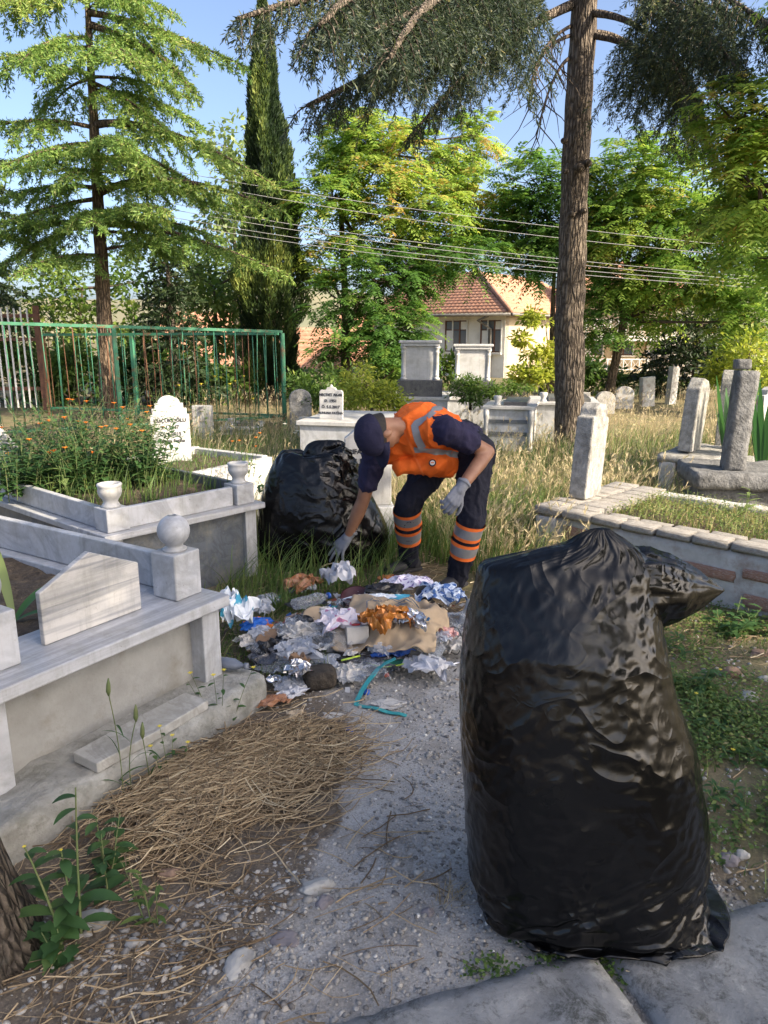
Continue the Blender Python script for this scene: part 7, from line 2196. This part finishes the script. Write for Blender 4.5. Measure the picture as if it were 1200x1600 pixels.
# marigolds and weeds on the urn tomb
mg = 'marigold plants on the urn tomb'
for i, (px, py, h_, lab) in enumerate(((60, 728, .34, 'leftmost marigold clump on the urn tomb, beside the slanted gravestone'), (100, 722, .42, 'marigold clump with a high orange flower, left on the urn tomb'), (150, 735, .40, 'marigold clump at the centre of the urn tomb'), (190, 722, .42, 'marigold clump on the urn tomb with seed heads left of the scalloped headstone'), (225, 735, .34, 'marigold clump partly hiding the scalloped headstone'), (30, 752, .26, 'low marigold clump nearest the left edge on the urn tomb'), (130, 745, .28, 'low marigold clump in front of the tall central one'))):
    p = on(px, py + 20, .56)
    plant('marigold', lab, p, 30, h_ * 1.35, .12, .034, M['weed_leaf'], 100 + i, 'plant', mg, 15, .5, (M['petal_orange'], .16, .022, 10), 0, .6, .18, None, .003)
plant('broad_leaf_weed', 'pale broad-leaved weed at the front of the urn tomb', on(112, 775, .56), 3, .22, .13, .055, M['pale_leaf'], 120, 'plant', None, 4, .4, None, 0, .9, .03)
plant('spiky_weed', 'small spiky green weed inside the urn tomb\'s corner', on(240, 778, .56), 7, .13, .09, .014, M['grass_green'], 121, 'plant', None, 4, .5, None, 0, .4, .03)
plant('marigold', 'marigold with one orange flower on the low grave, right of the urn pillar', on(386, 742, .36), 6, .36, .08, .022, M['weed_leaf'], 122, 'plant', None, 10, .25, (M['petal_orange'], .5, .02, 10), 0, .5, .08, None, .003)
plant('leafy_weed', 'green weed clump by the kerb behind the second bag', on(420, 770, .36), 6, .15, .08, .03, M['weed_leaf'], 123, 'plant', None, 8, .5, None, 0, .6, .10)
plant('daisy_clump', 'tall weed with withered daisies behind the second bag', on(470, 720, 0.1), 8, .55, .08, .02, M['weed_leaf'], 124, 'plant', None, 8, .25, (M['petal_white'], .7, .03, 9), 0, .5, .15, None, .003)
plant('tall_weed', 'tall flowering weeds in front of the fence, centre', on(350, 690, 0), 9, 1.1, .13, .035, M['bush_leaf'], 125, 'plant', 'weeds along the fence', 10, .15, (M['petal_yellow'], .6, .04, 7), 0, .5, .5, None, .005)
plant('tall_weed', 'tall flowering weeds by the fence end post', on(405, 690, 0), 9, 1.0, .13, .035, M['bush_leaf'], 126, 'plant', 'weeds along the fence', 10, .15, (M['petal_yellow'], .5, .04, 7), 0, .5, .5, None, .005)
plant('tall_weed', 'tall pale weeds under the cedar trunk behind the fence', on(200, 690, 0), 10, 1.05, .13, .035, M['pale_leaf'], 127, 'plant', 'weeds along the fence', 9, .15, None, 0, .5, .7, None, .005)
plant('tall_weed', 'tall weeds at the left end of the fence', on(60, 690, 0), 10, .95, .13, .035, M['bush_leaf'], 128, 'plant', 'weeds along the fence', 9, .15, None, 0, .5, .7, None, .005)
plant('tall_weed', 'tall green weeds behind the fence left of the cypress', on(290, 680, 0), 10, 1.15, .14, .04, M['bush_leaf'], 129, 'plant', 'weeds along the fence', 10, .15, (M['petal_yellow'], .5, .04, 7), 0, .5, .7, None, .005)
# thistle and weeds at the lower left
thistle = plant('thistle', 'tall dark green thistle with a thick stem beside the lower left trunk', on(118, 1470), 3, .44, .11, .042, M['weed_leaf'], 130, 'plant', None, 13, .22, (M['petal_yellow'], .7, .006, 8), 3, 1.0, .04, None, .005, .02)
plant('leafy_weed', 'dark leafy weed against the footing right of the thistle', on(165, 1385), 5, .17, .075, .042, M['weed_leaf'], 131, 'plant', None, 7, .5, None, 0, .8, .06, None, .004)
plant('leafy_weed', 'small green weed on the ground below the thistle', on(105, 1500), 3, .09, .10, .05, M['weed_leaf'], 132, 'plant', None, 5, .7, None, 2, .8, .04)
plant('slender_weed', 'slender yellowish weed standing in the straw\'s lower edge', on(245, 1440), 4, .26, .06, .018, M['grass_green'], 133, 'plant', None, 5, .25, None, 0, .6, .04, None, .002)
plant('flowering_weed', 'thin weed with tiny yellow flowers at the footing edge', on(345, 1130), 5, .30, .045, .02, M['weed_leaf'], 134, 'plant', None, 5, .35, (M['petal_yellow'], .8, .012, 6), 0, .6, .05, None, .0018)
plant('flowering_weed', 'thin weed with tiny yellow flowers in the middle of the footing edge', on(268, 1215), 4, .22, .045, .018, M['weed_leaf'], 135, 'plant', None, 5, .35, (M['petal_yellow'], .8, .010, 6), 0, .6, .05, None, .0018)
def foxtail(label, px, py, h_, seed):
    rr = random.Random(seed); p = on(px, py)
    o = empty('foxtail', p, 0, label, 'plant', 'foxtail grasses in front of the near tomb')
    top = Vector((rr.uniform(-.03, .03), rr.uniform(-.02, .02), h_)); md = Vector((rr.uniform(-.02, .02), 0, h_ * .5))
    st = [Vector(c) for c in bez((0, 0, 0), md, top, 8)]
    MB().tube(st, .0018, 5).build('stem', M['weed_leaf_stem'], o, True)
    MB().tube([top - Vector((0, 0, .005)), top + Vector((0, 0, .012)), top + Vector((.002, 0, .035)), top + Vector((.004, 0, .06))], [.003, .0085, .0075, .002], 8).build('seed_head', M['weed_leaf_stem'], o, True)
    V, F = [], []
    for k in range(3): broad_leaf((V, F), st[1 + k * 2], (rr.uniform(-1, 1), rr.uniform(-1, .3), .9), .12, .008, rr, 1.1)
    np_mesh('foliage', np.array(V), np.array(F), [.4] * len(F), M['weed_leaf'], o, True)
foxtail('tallest foxtail grass in front of the near tomb\'s wall', 193, 1250, .40, 1)
foxtail('shorter foxtail grass right of the tallest one', 208, 1245, .29, 2)
foxtail('small foxtail grass by the footing edge near the straw', 236, 1230, .20, 3)
# tuft by the heap, weeds on the right
def tuft(name, label, loc, n, h, w, mat, seed, lean=.5, base=.4, cat='grass tuft', group=None):
    rng = np.random.default_rng(seed)
    o = empty(name, loc, 0, label, cat, group)
    P = np.stack([rng.normal(0, .03, n), rng.normal(0, .03, n), np.zeros(n) - .01], -1)
    c = blades('blades', None, P, h, w, mat, rng, lean, 6, base, 0, None, None, 0)
    c.parent = o
    return o
tuft('grass_tuft', 'green grass tuft growing at the left of the rubbish heap', on(438, 965), 80, (.14, .34), .008, M['grass_green'], 3, .55, .35, 'grass tuft', 'grass tufts')
tuft('grass_tuft', 'dry grass tuft just below the green tuft left of the heap', on(428, 985), 50, (.08, .2), .006, M['grass_dry'], 4, .9, .4, 'grass tuft', 'grass tufts')
tuft('grass_tuft', 'dry grass tuft on the path left of the big bag', on(705, 1405), 60, (.03, .09), .004, M['grass_dry'], 5, 1.1, .3, 'grass tuft', 'grass tufts')
tuft('grass_tuft', 'tiny green tuft on the pale flat stone', on(482, 1402), 40, (.015, .04), .0025, M['grass_green'], 6, .9, .7, 'grass tuft', 'grass tufts')
tuft('grass_tuft', 'grass tuft at the foot of the tall bare trunk', on(880, 728), 90, (.2, .45), .012, M['grass_green'], 7, .4, .35, 'grass tuft', 'grass tufts')
tuft('grass_tuft', 'grass tuft at the urn tomb\'s right corner', on(402, 880), 70, (.12, .34), .008, M['grass_green'], 8, .5, .3, 'grass tuft', 'grass tufts')
for i, (px, py, nst, h_, ll, lw_, lab) in enumerate(((1085, 1075, 5, .16, .10, .035, 'leafy weed with broad leaves right beside the big bag'), (1140, 985, 6, .16, .10, .045, 'bright green weed under the bag\'s pointed mouth'), (1180, 990, 5, .13, .09, .035, 'green weed at the right edge under the brick grave'), (1100, 1130, 5, .10, .08, .025, 'low thin-leaved weed right of the bag, halfway down'), (1060, 1020, 3, .10, .07, .03, 'small weed behind the bag\'s right shoulder'), (1170, 1180, 5, .10, .06, .02, 'yellow-flowered low weed at the right edge'), (1135, 1250, 5, .09, .06, .02, 'low weed cushion right of the bag\'s lower half'))):
    plant('leafy_weed', lab, on(px, py), nst, h_, ll, lw_, M['weed_leaf'], 150 + i, 'plant', 'weeds at the right of the path', 8, .6, (M['petal_yellow'], .15, .010, 6), 0, .7, .10, None, .003, .02)
plant('tall_weed', 'single broad-leaved weed on the brick grave at the right edge', on(1165, 800, .37), 2, .24, .13, .04, M['pale_leaf'], 160, 'plant', None, 6, .2, None, 2, .5, .03)
# iris clumps
def iris(label, px, py, z, n, h_, seed):
    rr = random.Random(seed); p = on(px, py, z)
    o = empty('iris', p, 0, label, 'plant', 'iris clumps among the old graves')
    for k in range(n):
        V, F = [], []
        a = rr.uniform(0, 6.28); d_ = Vector((math.cos(a) * .22, math.sin(a) * .22, 1))
        broad_leaf((V, F), (math.cos(a) * .06, math.sin(a) * .06, -.02), d_, h_ * rr.uniform(.7, 1.1), .075, rr, .15, 7, .05)
        np_mesh('leaf', np.array(V), np.array(F), [rr.random()] * len(F), M['iris_leaf'], o, True)
iris('iris clump with sword leaves behind the square pillar', 1140, 715, .3, 16, .85, 1)
iris('iris clump with sword leaves at the right edge', 1192, 730, .3, 18, .95, 2)
# arching strap leaves on the near tomb
p = L3(A, .62, -.55, .47)
o = empty('lily', p, 0, 'lily with arching yellow-green strap leaf on the near tomb', 'plant')
for k, (d_, L_, cu, v) in enumerate((((-.25, .3, 1), .62, 1.9, 1.0), ((.8, .3, .55), .30, 1.3, .1), ((-.5, -.6, .8), .4, 1.4, .5), ((.3, .9, .9), .35, 1.2, .3))):
    V, F = [], []
    broad_leaf((V, F), (0, 0, 0), d_, L_, .045, random, cu, 12, .12)
    np_mesh('leaf', np.array(V), np.array(F), [v] * len(F), M['iris_leaf'], o, True)
# greenery on the far grave boxes
leafy('shrub', 'dense green plants spilling over the grave between the two monuments', at(735, 628, 11.2), [bl(722, 600, 11.2, .22, .14, 1), bl(750, 605, 11.1, .25, .14, 1.1), bl(735, 620, 11, .3, .10, 1), bl(775, 612, 11.1, .15, .10, .5)], [at(735, 630, 11.2), at(735, 620, 11.2), at(738, 605, 11.2)], 2400, M['bush_leaf'], 61, .02, .07, .022, 'shrub', None, .45)
leafy('shrub', 'green planting in the grave box left of the tall bare trunk', at(800, 618, 11.8), [bl(790, 605, 11.8, .2, .10, 1), bl(815, 606, 11.8, .2, .09, 1)], [at(800, 622, 11.8), at(800, 612, 11.8), at(802, 606, 11.8)], 900, M['bush_leaf'], 62, .015, .06, .022, 'shrub', None, .55)
leafy('shrub', 'dark leafy hedge plants behind the four-line headstone', at(500, 640, 12.6), [bl(500, 620, 12.6, .4, .25, 1), bl(470, 610, 13, .3, .3, 1), bl(530, 600, 13.5, .5, .4, 1)], [at(500, 645, 12.6), at(500, 630, 12.6), at(505, 615, 12.6)], 2600, M['bush_leaf'], 63, .02, .09, .04, 'shrub', None, .3)
leafy('shrub', 'low bushes behind the monuments, in front of the house wall', at(700, 600, 18), [bl(690, 580, 18, .6, .4, 1), bl(640, 570, 18, .6, .6, 1.2), bl(610, 590, 17.5, .6, .4, 1)], [at(690, 612, 18), at(690, 600, 18), at(685, 580, 18)], 2600, M['bush_leaf'], 64, .03, .15, .08, 'shrub', None, .5)
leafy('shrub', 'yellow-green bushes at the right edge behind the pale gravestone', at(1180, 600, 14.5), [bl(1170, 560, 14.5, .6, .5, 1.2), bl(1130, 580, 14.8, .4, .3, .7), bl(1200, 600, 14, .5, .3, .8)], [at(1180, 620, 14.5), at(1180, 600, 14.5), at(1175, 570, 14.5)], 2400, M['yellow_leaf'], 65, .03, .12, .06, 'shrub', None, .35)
